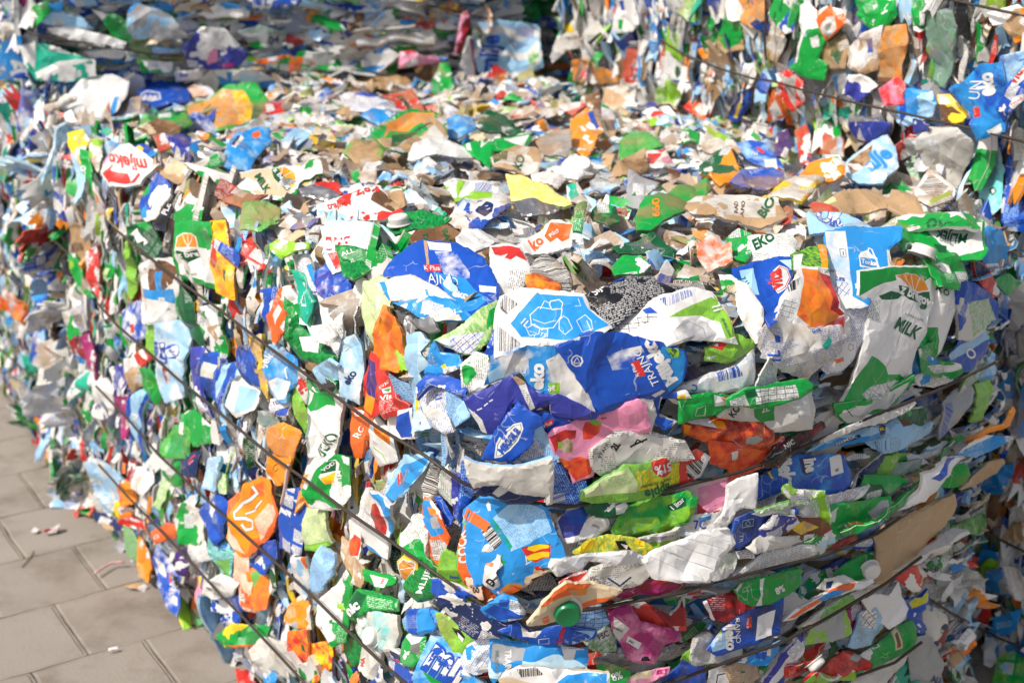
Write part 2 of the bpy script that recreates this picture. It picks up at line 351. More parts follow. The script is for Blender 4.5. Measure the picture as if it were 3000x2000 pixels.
def fill_bale(bi, b):
    V = np.array([v[:] for v in b['V']]); T = np.array(b['T'])
    P0, P1, P2 = V[T[:, 0]], V[T[:, 1]], V[T[:, 2]]
    cr = np.cross(P1 - P0, P2 - P0); ar = np.linalg.norm(cr, axis=1) / 2; nr = cr / (2 * ar[:, None] + 1e-12)
    cen = (P0 + P1 + P2) / 3; to = np.array(CAM[:]) - cen; dist = np.linalg.norm(to, axis=1); to /= dist[:, None]
    fwd = cen[:, 1] * CP - (cen[:, 2] - CAMZ) * SP
    sx = cen[:, 0] / np.maximum(fwd, .1) * FPX; sy = -(cen[:, 1] * SP + (cen[:, 2] - CAMZ) * CP) / np.maximum(fwd, .1) * FPX
    ok = ((nr * to).sum(1) > -.25) & (sx > -1950) & (sx < 3300) & (np.abs(sy) < 1400) & (fwd > .3)
    w = ar * ok
    n = int(w.sum() / .0050 * 5.2)
    n += int(n * .7); tiny = np.arange(n) >= n / 1.7; deep = (rs.rand(n) < .25) & ~tiny
    pick = rs.choice(len(T), n, p=w / w.sum())
    r1, r2 = np.sqrt(rs.rand(n)), rs.rand(n)
    pos = P0[pick] * (1 - r1)[:, None] + P1[pick] * (r1 * (1 - r2))[:, None] + P2[pick] * (r1 * r2)[:, None]
    nn = nr[pick]; tc = to[pick]
    top = nn[:, 2] > .6; left = (~top) & (nn[:, 0] < -.35); front = (~top) & ~left
    z = np.array([0, 0, 1.])
    side = np.cross(z, nn); side /= np.linalg.norm(side, axis=1)[:, None] + 1e-9
    upv = np.cross(nn, side)
    nrm = nn + tc * np.where(top, .32, .12)[:, None]
    sg = rs.normal(0, 1, n)[:, None]; sg2 = rs.normal(0, 1, n)[:, None]
    nrm = nrm + side * sg * np.where(left, .34, .22)[:, None] + upv * sg2 * np.where(front, .40, np.where(top, .24, .16))[:, None]
    sliver = (rs.rand(n) < np.where(top, .10, .28 if bi == 0 else .18) + tiny * .16)[:, None]          # sheets pressed on edge between the others
    sv = np.where(left[:, None], side, upv) * np.where(rs.rand(n) < .5, -1, 1)[:, None]
    nrm = np.where(sliver, nn * rs.uniform(.25, .75, n)[:, None] + sv + tc * .15, nrm)
    nrm /= np.linalg.norm(nrm, axis=1)[:, None]
    ax = np.where(left[:, None], upv, np.where(front[:, None], side, side))
    ang = rs.normal(0, 1, n) * np.where(left, .24, np.where(front, .30, .6))
    ax = ax * np.cos(ang)[:, None] + np.cross(nn, ax) * np.sin(ang)[:, None]
    ax -= nrm * (ax * nrm).sum(1)[:, None]; ax /= np.linalg.norm(ax, axis=1)[:, None]
    bx = np.cross(ax, nrm)
    size = np.exp(rs.normal(math.log(.084), .36, n)).clip(.035, .17); size = np.where(tiny, np.minimum(size * .48, .046), size) * np.where(top, 1.32, 1.) * (1.2 if bi else 1.); size = np.minimum(size, .165)
    depth = rs.uniform(-.024, .004, n)
    f2 = pos[:, 1] * CP - (pos[:, 2] - CAMZ) * SP
    px = 1500 + pos[:, 0] / f2 * FPX; py = 1000 - (pos[:, 1] * SP + (pos[:, 2] - CAMZ) * CP) / f2 * FPX
    cover = np.zeros(n)                       # leave the skin of the bale to the single cartons
    for ex in (-.4, -.2, 0, .2, .4):
        for ey in (-.4, -.2, 0, .2, .4):
            qx = ((px + ex * size * FPX / f2) / 4).astype(int).clip(-50, 799) + 50; qy = ((py + ey * size * FPX / f2) / 4).astype(int).clip(-50, 549) + 50
            cover += MASK[qy, qx]
    cover /= 25
    depth = np.where(cover > .12, -.016 - .026 * cover - rs.uniform(0, .012, n) - np.where(top, .022, 0), depth)
    depth = np.where(tiny & (cover < .12), rs.uniform(-.008, .012, n), depth); depth = np.where(tiny & (cover >= .12), -.006 - .012 * cover, depth); depth = np.where(deep, -.052 - rs.uniform(0, .02, n), depth); size = np.where(deep, size * 1.15, size)
    keep = ~(tiny & (cover > .45)) & ((cover < .97) | (rs.rand(n) < .35))
    pos = pos + nn * depth[:, None]
    if bi == 0 or bi == 3: pos[:, 2] = np.maximum(pos[:, 2], .015)
    fi = np.where(top, rs.choice(len(FILL), n, p=FT / FT.sum()), rs.choice(len(FILL), n, p=FW / FW.sum())); ti = np.where(tiny, rs.randint(90, 140, n), rs.randint(0, 90, n))
    dirt = np.where(top, rs.uniform(0, .95, n), rs.uniform(-.2, .55, n))
    CO, Q, UV, A, B, PT, off = [], [], [], [], [], [], 0
    for i in np.nonzero(keep)[0]:
        co, q, uv, fl = TPL[ti[i]]
        c = co * size[i] * ([1, 1, 1] if top[i] else [.8, 1.3, .8])
        c = pos[i] + c[:, 0:1] * bx[i] + c[:, 1:2] * ax[i] + c[:, 2:3] * nrm[i]
        CO.append(c); Q.append(q + off); off += len(c)
        UV.append(uv * size[i] * 100 + rs.uniform(-40, 40, 2))
        a, bb, k, _ = FILL[fi[i]]
        jit = rs.uniform(.82, 1.1)
        ca, cb = lin(a) * jit, lin(bb) * jit
        m = len(fl); Aa = np.tile(ca, (m, 1)); Bb = np.tile(cb, (m, 1)); kk = np.full(m, k + .3)
        Aa[fl == 1] = (.56, .5, .42); kk[fl == 1] = 0
        pt = np.stack([kk, np.full(m, rs.rand()), np.full(m, dirt[i])], -1)
        A.append(Aa); B.append(Bb); PT.append(pt)
    # the packed body behind them, dark board edges
    o = off; q3 = np.concatenate([T, T[:, 2:3]], 1)
    Vn = np.zeros_like(V); np.add.at(Vn, T[:, 0], nr); np.add.at(Vn, T[:, 1], nr); np.add.at(Vn, T[:, 2], nr)
    Vn /= np.linalg.norm(Vn, axis=1)[:, None] + 1e-9
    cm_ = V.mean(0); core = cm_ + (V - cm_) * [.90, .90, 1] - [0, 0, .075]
    me = build_mesh('carton_bale', np.concatenate(CO), np.concatenate(Q), np.concatenate(A), np.concatenate(B), np.concatenate(PT), np.concatenate(UV), [PRINT])
    ob = bpy.data.objects.new('carton_bale', me); COL.objects.link(ob)
    tag(ob, b['label'], 'carton bale', 'bales of crushed drink cartons', 'stuff')
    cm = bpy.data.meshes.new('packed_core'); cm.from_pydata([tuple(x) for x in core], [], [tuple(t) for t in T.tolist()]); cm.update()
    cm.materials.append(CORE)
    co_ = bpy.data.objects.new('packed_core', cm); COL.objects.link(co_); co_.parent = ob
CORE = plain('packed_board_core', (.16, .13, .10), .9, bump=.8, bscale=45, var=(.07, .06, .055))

# ------------------------------------------------------------------ single cartons traced over the bale faces
OFFS = dict(A=(0, 0), B=(1000, 0), C=(2000, 0), D=(0, 667), E=(1000, 667), F=(2000, 667), G=(0, 1334), H=(1000, 1334), I=(2000, 1334))
def P2(zone, s):
    ox, oy = OFFS[zone]; a = [float(x) for x in s.split()]
    return [(ox + a[i] / 2.352, oy + a[i + 1] / 2.352) for i in range(0, len(a), 2)]
def inside(p, poly):
    c = False
    for i in range(len(poly)):
        a, b = poly[i], poly[i - 1]
        if (a[1] > p[1]) != (b[1] > p[1]) and p[0] < (b[0] - a[0]) * (p[1] - a[1]) / (b[1] - a[1]) + a[0]: c = not c
    return c
def densify(poly, step, jit, rg, closed=True):
    out = []
    n = len(poly)
    for i in range(n if closed else n - 1):
        a, b = Vector(poly[i]), Vector(poly[(i + 1) % n]); k = max(1, int((b - a).length / step))
        t = (b - a); nn = Vector((-t.y, t.x)).normalized() if t.length else Vector((0, 0))
        for j in range(k):
            q = a + t * (j / k)
            if j: q = q + nn * rg.gauss(0, jit)
            out.append(q)
    if not closed: out.append(Vector(poly[-1]))
    return out
_glyph = {}
def text_tris(s, bold):
    """A word as flat triangles (in units of the letter height), baseline from x=0 to x=width."""
    key = (s, bold)
    if key in _glyph: return _glyph[key]
    cu = bpy.data.curves.new('lettering', 'FONT'); cu.body = s; cu.size = 1; cu.offset = bold; cu.resolution_u = 3
    o = bpy.data.objects.new('lettering', cu); COL.objects.link(o)
    dg = bpy.context.evaluated_depsgraph_get(); me = bpy.data.meshes.new_from_object(o.evaluated_get(dg))
    bm = bmesh.new(); bm.from_mesh(me); bmesh.ops.triangulate(bm, faces=bm.faces[:])
    for it in range(2):
        es = [e for e in bm.edges if e.calc_length() > .3]
        if es: bmesh.ops.subdivide_edges(bm, edges=es, cuts=1); bmesh.ops.triangulate(bm, faces=bm.faces[:])
    V = [(v.co.x, v.co.y) for v in bm.verts]; T = [tuple(v.index for v in f.verts) for f in bm.faces]; bm.free()
    bpy.data.objects.remove(o); bpy.data.curves.remove(cu); bpy.data.meshes.remove(me)
    x0, x1 = min(v[0] for v in V), max(v[0] for v in V)
    _glyph[key] = ([(v[0] - x0, v[1]) for v in V], T, x1 - x0); return _glyph[key]

ITEMS = []; NAMES = {}
def carton(zone, cols, outline, label, regs=(), txt=(), strokes=(), name='crushed_carton', cat='drink carton', group='crushed drink cartons in the bales',
           lift=None, tilt=.20, fold=1.0, dirt=None, skirt=None, up=0., side=None, cap=(), curl=.35, grow=8.0):
    """cols 'Ak B' style string: colour A, colour B, print kind digit."""
    rg = random.Random(hash_s(label)); idx = len(ITEMS)
    pix = P2(zone, outline)
    cx = sum(p[0] for p in pix) / len(pix); cy = sum(p[1] for p in pix) / len(pix)
    grow *= 1.4 if zone in 'DG' else 1
    pix = [(x + (x - cx) / (math.hypot(x - cx, y - cy) + 1e-6) * grow, y + (y - cy) / (math.hypot(x - cx, y - cy) + 1e-6) * grow) for x, y in pix]
    mark(pix)
    pc, nc, ow = hit(cx, cy)
    hs = [(pc, nc)] * 2 + [hit(x, y)[:2] for x, y in pix]
    nm = sum((h[1] for h in hs), Vector()).normalized()
    tocam = (CAM - pc).normalized()
    top = nm.z > .6
    n = nm + tocam * (.55 if top else .22) + Vector((rg.gauss(0, 1), rg.gauss(0, 1), rg.gauss(0, 1))) * tilt + Vector((0, 0, up))
    n.normalize()
    if n.dot(tocam) < .38: n = (n + tocam * (.40 - n.dot(tocam)) * 1.6).normalized()
    # centre depth: near the bale's skin, pulled out so that most of the piece is proud of it
    L = (rg.uniform(.010, .022) if lift is None else lift)
    ds = sorted((h[0] - pc).dot(n) for h in hs[2:])
    org = pc + n * (L + .45 * max(0, min(.05, ds[int(len(ds) * .7)])))
    ux = Vector((1, 0, 0)) - n * n.x; ux.normalize(); uy = n.cross(ux)
    def uv(x, y):
        d = ray(x, y); t = (org - CAM).dot(n) / d.dot(n); q = CAM + d * t - org
        return Vector((q.dot(ux), q.dot(uy)))
    # how far the bale's skin itself bends away from that plane (a smooth quadratic), followed in part
    SA, SB = [], []
    x0, x1, y0, y1 = min(p[0] for p in pix), max(p[0] for p in pix), min(p[1] for p in pix), max(p[1] for p in pix)
    for i in range(7):
        for j in range(7):
            x, y = x0 + (x1 - x0) * (i + .5) / 7, y0 + (y1 - y0) * (j + .5) / 7
            if not inside((x, y), pix): continue
            hp, hn, ho = hit(x, y)
            if ho != ow: continue
            d = ray(x, y); q = CAM + d * ((org - CAM).dot(n) / d.dot(n)); gap = (hp - q).length * (1 if (hp - CAM).length < (q - CAM).length else -1)
            q = q - org; a, c = q.dot(ux), q.dot(uy); SA.append((1, a, c, a * a, a * c, c * c)); SB.append(gap)
    follow = .35 if top else .75
    if up: follow *= .5
    if len(SA) >= 4:
        if len(SA) < 14: SA = [q[:3] + (0, 0, 0) for q in SA]
        SA += [tuple(v if k == j else 0 for k in range(6)) for j, v in ((1, .02), (2, .02), (3, .02), (4, .02), (5, .02))]; SB += [0] * 5
        Q6 = np.linalg.lstsq(np.array(SA), np.array(SB), rcond=None)[0] * follow; Q6[0] += L * .6
    else: Q6 = np.zeros(6)
    def bend(p):
        return max(-.045, min(.045, float(Q6[0] + Q6[1] * p.x + Q6[2] * p.y + Q6[3] * p.x * p.x + Q6[4] * p.x * p.y + Q6[5] * p.y * p.y)))
    def place(p, w):
        q = org + ux * p.x + uy * p.y; q = q + (CAM - q).normalized() * bend(p) - org
        return (q.dot(ux), q.dot(uy), q.dot(n) + w)
    ol = [uv(*p) for p in pix]
    xs = [p.x for p in ol]; ys = [p.y for p in ol]; size = max(max(xs) - min(xs), max(ys) - min(ys))
    h = max(.0042, size / 17)
    small = size < .05
    OL = densify(ol, h * .6, h * .05, rg)
    if name not in ('torn_paper', 'cardboard_sheet') and rg.random() < .4:
        sj = rg.uniform(0, 99); cn = sum(OL, Vector((0, 0))) / len(OL)       # ragged, torn outline
        OL = [p + (p - cn).normalized() * (noise.noise(Vector((p.x * 30, p.y * 30, sj))) * size * .025 + abs(noise.noise(Vector((p.x * 150, p.y * 150, sj)))) * -.004) for p in OL]
    def col(k): return PAL[k]
    A0, B0, K0 = cols[0], (cols[1] if len(cols) > 1 else cols[0]), (int(cols[2]) if len(cols) > 2 else 0)
    if not txt and not strokes and name == 'crushed_carton' and K0 in (0, 3, 8, 9): K0 += .3
    if name != 'crushed_carton' or 'plain' in label: pass
    elif zone in 'ABCDGI' and len(cols) == 1 or K0 == .3 and B0 != 'w' and A0 not in 'wo': B0 = 'w' if A0 not in 'woe' else 's'; K0 = 10.3
    looks = [(col(A0), col(B0), K0)]
    RG = []
    for r in regs:
        c, s = r[0], r[1]
        RG.append(densify([uv(*p) for p in P2(zone, s)], h * .9, h * .03, rg)); looks.append((col(c[0]), col(c[1] if len(c) > 1 else c[0]), int(c[2]) if len(c) > 2 else 0))
    for c, wd, s in strokes:
        pl = [uv(*p) for p in P2(zone, s)]; wd = wd / 2.352 / FPX * (org - CAM).length / 2
        L1, L2 = [], []
        for i, p in enumerate(pl):
            t = (pl[min(i + 1, len(pl) - 1)] - pl[max(i - 1, 0)]); t = t.normalized() if t.length else Vector((1, 0)); q = Vector((-t.y, t.x)) * wd
            L1.append(p + q); L2.append(p - q)
        RG.append(L1 + L2[::-1]); looks.append((col(c[0]), col(c[0]), 0))
    # fold lines and the crumple they make
    F = []
    cxy = sum(ol, Vector((0, 0))) / len(ol)
    W_, H_ = max(xs) - min(xs), max(ys) - min(ys)
    for i in range(2 if small else rg.choice([3, 4, 5])):            # long panel folds
        p = cxy + Vector((rg.uniform(-.32, .32) * W_, rg.uniform(-.32, .32) * H_))
        a = rg.uniform(0, math.pi); F.append((p, Vector((math.cos(a), math.sin(a))), rg.choice([-1, 1]) * rg.uniform(.05, .20) * fold, None))
    for i in range(1 if small else rg.choice([1, 2, 2])):            # a corner or edge bent over
        a = rg.uniform(0, 2 * math.pi); d = Vector((math.cos(a), math.sin(a)))
        F.append((cxy + Vector((d.x * W_, d.y * H_)) * rg.uniform(.22, .36), d, rg.choice([-1, -1, -1, 1]) * rg.uniform(.25, .8) * min(fold, 1.2), 'flap'))
    for i in range(0 if small else 12):                              # short creases
        p = Vector((rg.uniform(min(xs), max(xs)), rg.uniform(min(ys), max(ys)))); a = rg.uniform(0, math.pi)
        F.append((p, Vector((math.cos(a), math.sin(a))), rg.choice([-1, 1]) * rg.uniform(.12, .40) * fold, rg.uniform(.07, .24) * size))
    sd = Vector((rg.uniform(0, 99), rg.uniform(0, 99), 0))
    rc = min(.012, size * .10) * curl
    mean = sum(f[2] for f in F if f[3] is None) * size * .16
    def zz(p, edge=None):
        w = -mean
        for q, d, s, rad in F:
            x = (p - q).dot(d)
            if rad == 'flap':
                x = max(0, x); w += s * x / (1 + x / .03); continue
            x = abs(x)
            if rad is None: w += s * x / (1 + x / .10)
            else:
                g = (p - q).length / rad
                if g < 2.2: w += s * x * math.exp(-g * g) - s * rad * .12 * math.exp(-g * g)
        w += noise.noise(Vector((p.x * 38, p.y * 38, sd.x))) * .0022 * fold + noise.noise(Vector((p.x * 13, p.y * 13, sd.y))) * .005 * fold
        if edge is None:
            edge = 1e9
            for i in range(len(ol)):
                a, b = ol[i - 1], ol[i]; ab = b - a; t = max(0, min(1, (p - a).dot(ab) / (ab.length_squared + 1e-12)))
                edge = min(edge, (p - a - ab * t).length)
        if edge < rc: w -= (1 - edge / rc) ** 2 * rc * .75
        return w
    def ccw(q):
        return q if sum(q[i - 1].x * q[i].y - q[i].x * q[i - 1].y for i in range(len(q))) > 0 else q[::-1]
    pts = list(ccw(OL)); faces = [list(range(len(OL)))]; edges = []
    for r in map(ccw, RG):
        faces.append(list(range(len(pts), len(pts) + len(r)))); pts += r
    for q, d, s, rad in F:
        ln = size if rad is None or rad == 'flap' else rad * 1.3
        t = Vector((-d.y, d.x)); seg = [q + t * (ln * k / 8) for k in range(-8, 9)]
        prev = None
        for p in seg:
            if inside(p, ol):
                pts.append(p); i = len(pts) - 1
                if prev is not None: edges.append((prev, i))
                prev = i
            else: prev = None
    y = min(ys)
    while y < max(ys):
        x = min(xs)
        while x < max(xs):
            p = Vector((x + rg.uniform(-.35, .35) * h, y + rg.uniform(-.35, .35) * h))
            if inside(p, ol): pts.append(p)
            x += h
        y += h
    cv, ce, cf, ov, oe, of = delaunay_2d_cdt(pts, edges, faces, 1, 2e-5)
    tris, li = [], []
    for t, o in zip(cf, of):
        if 0 not in o: continue
        t = list(t)
        a, b, c = (cv[i] for i in t[:3])
        if (b - a).cross(c - a) < 0: t.reverse()
        tris.append(tuple(t)); li.append(max(o))
    if not tris: print('EMPTY', label); return
    used = sorted({i for t in tris for i in t}); mp = {o: i for i, o in enumerate(used)}
    co2 = [cv[i] for i in used]; tris = [tuple(mp[i] for i in t) for t in tris]
    cnt = {}
    for t in tris:
        for i in range(3):
            a, b = t[i], t[(i + 1) % 3]; cnt[(a, b)] = 1
    bnd = [(a, b) for a, b in cnt if (b, a) not in cnt]
    Z = [zz(p) for p in co2]
    dx = Vector((rg.uniform(0, 80), rg.uniform(0, 80)))
    mx, my = sum(p.x for p in co2) / len(co2), sum(p.y for p in co2) / len(co2)
    pa = .5 * math.atan2(2 * sum((p.x - mx) * (p.y - my) for p in co2), sum((p.x - mx) ** 2 - (p.y - my) ** 2 for p in co2)); ca, sa = math.cos(pa), math.sin(pa)
    def tex(p): return ((p.x * ca + p.y * sa + dx.x) * 100, (p.y * ca - p.x * sa + dx.y) * 100)
    V3 = [place(p, w) for p, w in zip(co2, Z)]; UVs = [tex(p) for p in co2]
    dr = dirt if dirt is not None else ((rg.uniform(.1, .65) if zone in 'ABC' else rg.uniform(-.2, .15)) if top else rg.uniform(-.3, .2))
    seed = rg.random()
    A, B, PT = [], [], []
    jit = rg.uniform(.92, 1.05)
    for k in li:
        a, b, kd = looks[k]; A.append([c * jit for c in a]); B.append([c * jit for c in b]); PT.append((kd, seed, dr))
    # rim: a thin pale board edge, then sides turned back into the bale
    sk = skirt if skirt is not None else min(.007, size * .08)
    cen = sum(co2, Vector((0, 0))) / len(co2)
    r1, r2 = {}, {}
    for a, b in bnd:
        for i in (a, b):
            if i in r1: continue
            p = co2[i]; d = (cen - p); d = d.normalized() if d.length else d
            q = p + d * .0006; r1[i] = len(V3); V3.append(place(q, Z[i] - .0013)); UVs.append(UVs[i])
            g = sk * (.6 + .8 * abs(noise.noise(Vector((p.x * 25, p.y * 25, sd.x))))); q = p + d * (g * .35)
            r2[i] = len(V3); V3.append(place(q, Z[i] - .0013 - g)); UVs.append((UVs[i][0] + d.x * g * 100, UVs[i][1] + d.y * g * 100))
    sA = col(side) if side else looks[0][0]
    for a, b in bnd:
        for c, q4 in ((0, (a, r1[a], r1[b], b)), (1, (r1[a], r2[a], r2[b], r1[b]))):
            for t in ((q4[0], q4[1], q4[2]), (q4[0], q4[2], q4[3])):
                tris.append(t); A.append((.66, .60, .52) if c == 0 else sA); B.append(looks[0][1]); PT.append((0, seed, dr))
    # lettering printed on the sheet
    for tx in txt:
        s, c, x0, y0, x1, y1 = tx[:6]; hf = tx[6] if len(tx) > 6 else 1.; bold = tx[7] if len(tx) > 7 else .015
        gv, gt, gw = text_tris(s, bold)
        (a0, a1), (b0, b1) = P2(zone, f'{x0} {y0} {x1} {y1}')
        ex, ey = (b0 - a0), (b1 - a1); o = len(V3); sc = 1 / gw
        pp = []
        for gx, gy in gv:
            t, k = gx * sc, gy * sc * hf
            p = uv(a0 + ex * t + ey * k, a1 + ey * t - ex * k); pp.append(p)
        ins = [inside(p, ol) for p in pp]
        for p in pp: V3.append(place(p, zz(p) + .0008)); UVs.append(tex(p))
        for t in gt:
            if ins[t[0]] and ins[t[1]] and ins[t[2]]:
                tris.append(tuple(o + i for i in t)); A.append(col(c)); B.append(col(c)); PT.append((0, seed, dr - .1))
    if name == 'crushed_carton':
        w = label.split(); lab = label.lower()
        if 'milk carton' in lab: name = 'milk_carton'; cat = 'milk carton'
        elif any(k in lab for k in ('juice', 'nectar', 'soy drink', 'cola', 'fruit', 'apple carton')): name = 'juice_carton'; cat = 'juice carton'
        elif any(k in w for k in ('scrap', 'crumple', 'flake', 'wedge', 'patch', 'bit', 'square', 'scraps', 'spike')): name = 'carton_scrap'; cat = 'carton scrap'
        elif any(k in w for k in ('strip', 'flap', 'panel', 'label', 'edge', 'sheet', 'fold', 'leaflet-like', 'wing', 'band', 'picture', 'corner', 'side', 'strips', 'ledge')): name = 'carton_flap'; cat = 'carton flap'
        group = {'milk_carton': 'milk cartons in the bales', 'juice_carton': 'juice cartons in the bales', 'carton_scrap': 'small carton scraps', 'carton_flap': 'torn carton flaps and panels'}.get(name, group)
    me = build_mesh(name, V3, tris, A, B, PT, UVs, [PRINT], angle=18)
    ob = bpy.data.objects.new(name, me); COL.objects.link(ob)
    ob.matrix_world = Matrix((ux, uy, n)).transposed().to_4x4(); ob.location = org
    tag(ob, label, cat, group)
    for cp in cap:
        make_cap(ob, zone, cp, uv, lambda p: place(p, zz(p)))
    ITEMS.append((label, size)); return ob
def hash_s(s):
    h = 5381
    for ch in s: h = (h * 33 + ord(ch)) & 0x7fffffff
    return h

def cap_mesh(name, r, hh, mat, hollow=False):
    """A ribbed screw cap (or an open spout ring) standing on z=0."""
    prof = [(r * .98, 0), (r, hh * .12), (r, hh * .78), (r * .93, hh * .95), (r * .84, hh)]
    prof += [(r * .62, hh * 1.0), (r * .55, hh * .25), (0, hh * .2)] if hollow else [(r * .74, hh * .97), (0, hh * .97)]
    n = 72; V, Fc = [], []
    for j, (rr, z) in enumerate(prof):
        for i in range(n):
            k = rr * (1 + (.022 if (i % 2 and 0 < j < 3 and not hollow) else 0)); a = 2 * math.pi * i / n
            V.append((k * math.cos(a), k * math.sin(a), z))
    for j in range(len(prof) - 1):
        for i in range(n):
            a, b = j * n + i, j * n + (i + 1) % n; Fc.append((a, b, b + n, a + n))
    me = bpy.data.meshes.new(name); me.from_pydata(V, [], Fc); me.update(); me.validate(); me.materials.append(mat)
    me.polygons.foreach_set('use_smooth', np.ones(len(me.polygons), bool)); me.set_sharp_from_angle(angle=R(28))
    return me
def make_cap(ob, zone, cp, uv, zz):
    kind, x, y, rpx = cp[:4]; tl = cp[4] if len(cp) > 4 else (0, 0)
    (px, py), = P2(zone, f'{x} {y}'); p = uv(px, py)
    r = rpx / 2.352 / FPX * (ob.location - CAM).length
    mat = dict(w=CAPW, g=CAPG, r=CAPR, o=CAPW)[kind]
    o = bpy.data.objects.new('spout_ring' if kind == 'o' else 'screw_cap', cap_mesh('screw_cap', r, r * (.35 if kind == 'o' else .85), mat, kind == 'o'))
    COL.objects.link(o); o.parent = ob; c3 = zz(p); o.location = (c3[0], c3[1], c3[2] + .001); o.rotation_euler = (tl[0], tl[1], 0)
    fl = bpy.data.objects.new('spout_collar', cap_mesh('spout_collar', r * 1.22, r * .14, CAPW)); COL.objects.link(fl); fl.parent = ob
    fl.location = (c3[0], c3[1], c3[2] - .0005); fl.rotation_euler = o.rotation_euler

# ------------------------------------------------------------------ wires, tubes
def tube(name, pts, rad, mat, seg=8):
    P = [Vector(p) for p in pts]
    sm = []
    for i in range(len(P) - 1):
        p0, p1, p2, p3 = P[max(i - 1, 0)], P[i], P[i + 1], P[min(i + 2, len(P) - 1)]
        k = max(2, int((p2 - p1).length / .012))
        for j in range(k):
            t = j / k; sm.append((2 * p1 + (p2 - p0) * t + (2 * p0 - 5 * p1 + 4 * p2 - p3) * t * t + (3 * p1 - p0 - 3 * p2 + p3) * t ** 3) * .5)
    sm.append(P[-1]); V, Fc = [], []
    for i, p in enumerate(sm):
        t = (sm[min(i + 1, len(sm) - 1)] - sm[max(i - 1, 0)]).normalized()
        a = t.cross(Vector((.13, .21, .97))).normalized(); b = t.cross(a)
        for k in range(seg):
            an = 2 * math.pi * k / seg; V.append(p + (a * math.cos(an) + b * math.sin(an)) * rad)
    for i in range(len(sm) - 1):
        for k in range(seg):
            a, b = i * seg + k, i * seg + (k + 1) % seg; Fc.append((a, b, b + seg, a + seg))
    Fc += [tuple(range(seg))[::-1], tuple(range((len(sm) - 1) * seg, len(sm) * seg))]
    me = bpy.data.meshes.new(name); me.from_pydata(V, [], Fc); me.update(); me.materials.append(mat)
    me.polygons.foreach_set('use_smooth', np.ones(len(me.polygons), bool))
    o = bpy.data.objects.new(name, me); COL.objects.link(o); return o
def wire(src, label, rad=.0025, off=.036):
    """src: pixels of the 3000 px frame, run along the bale's skin."""
    a = [float(x) for x in src.split()]; pts = []
    dens = []
    for i in range(0, len(a) - 2, 2):
        for j in range(4): dens.append((a[i] + (a[i + 2] - a[i]) * j / 4, a[i + 1] + (a[i + 3] - a[i + 1]) * j / 4))
    dens.append((a[-2], a[-1]))
    raw = []
    for x, y in dens:
        p, n, ow = hit(x, y)
        if ow < 0: continue
        t = (CAM - p).normalized()
        raw.append((p - CAM).length - off / max(.35, n.dot(t)))
    k = len(raw)
    sm = [sum(raw[max(0, i - 3):i + 4]) / len(raw[max(0, i - 3):i + 4]) for i in range(k)]
    for (x, y), d in zip(dens, sm): pts.append(CAM + ray(x, y) * d)
    w = tube('baling_wire', pts, rad, WIRE)
    return tag(w, label, 'baling wire', 'wires tied round the bales')

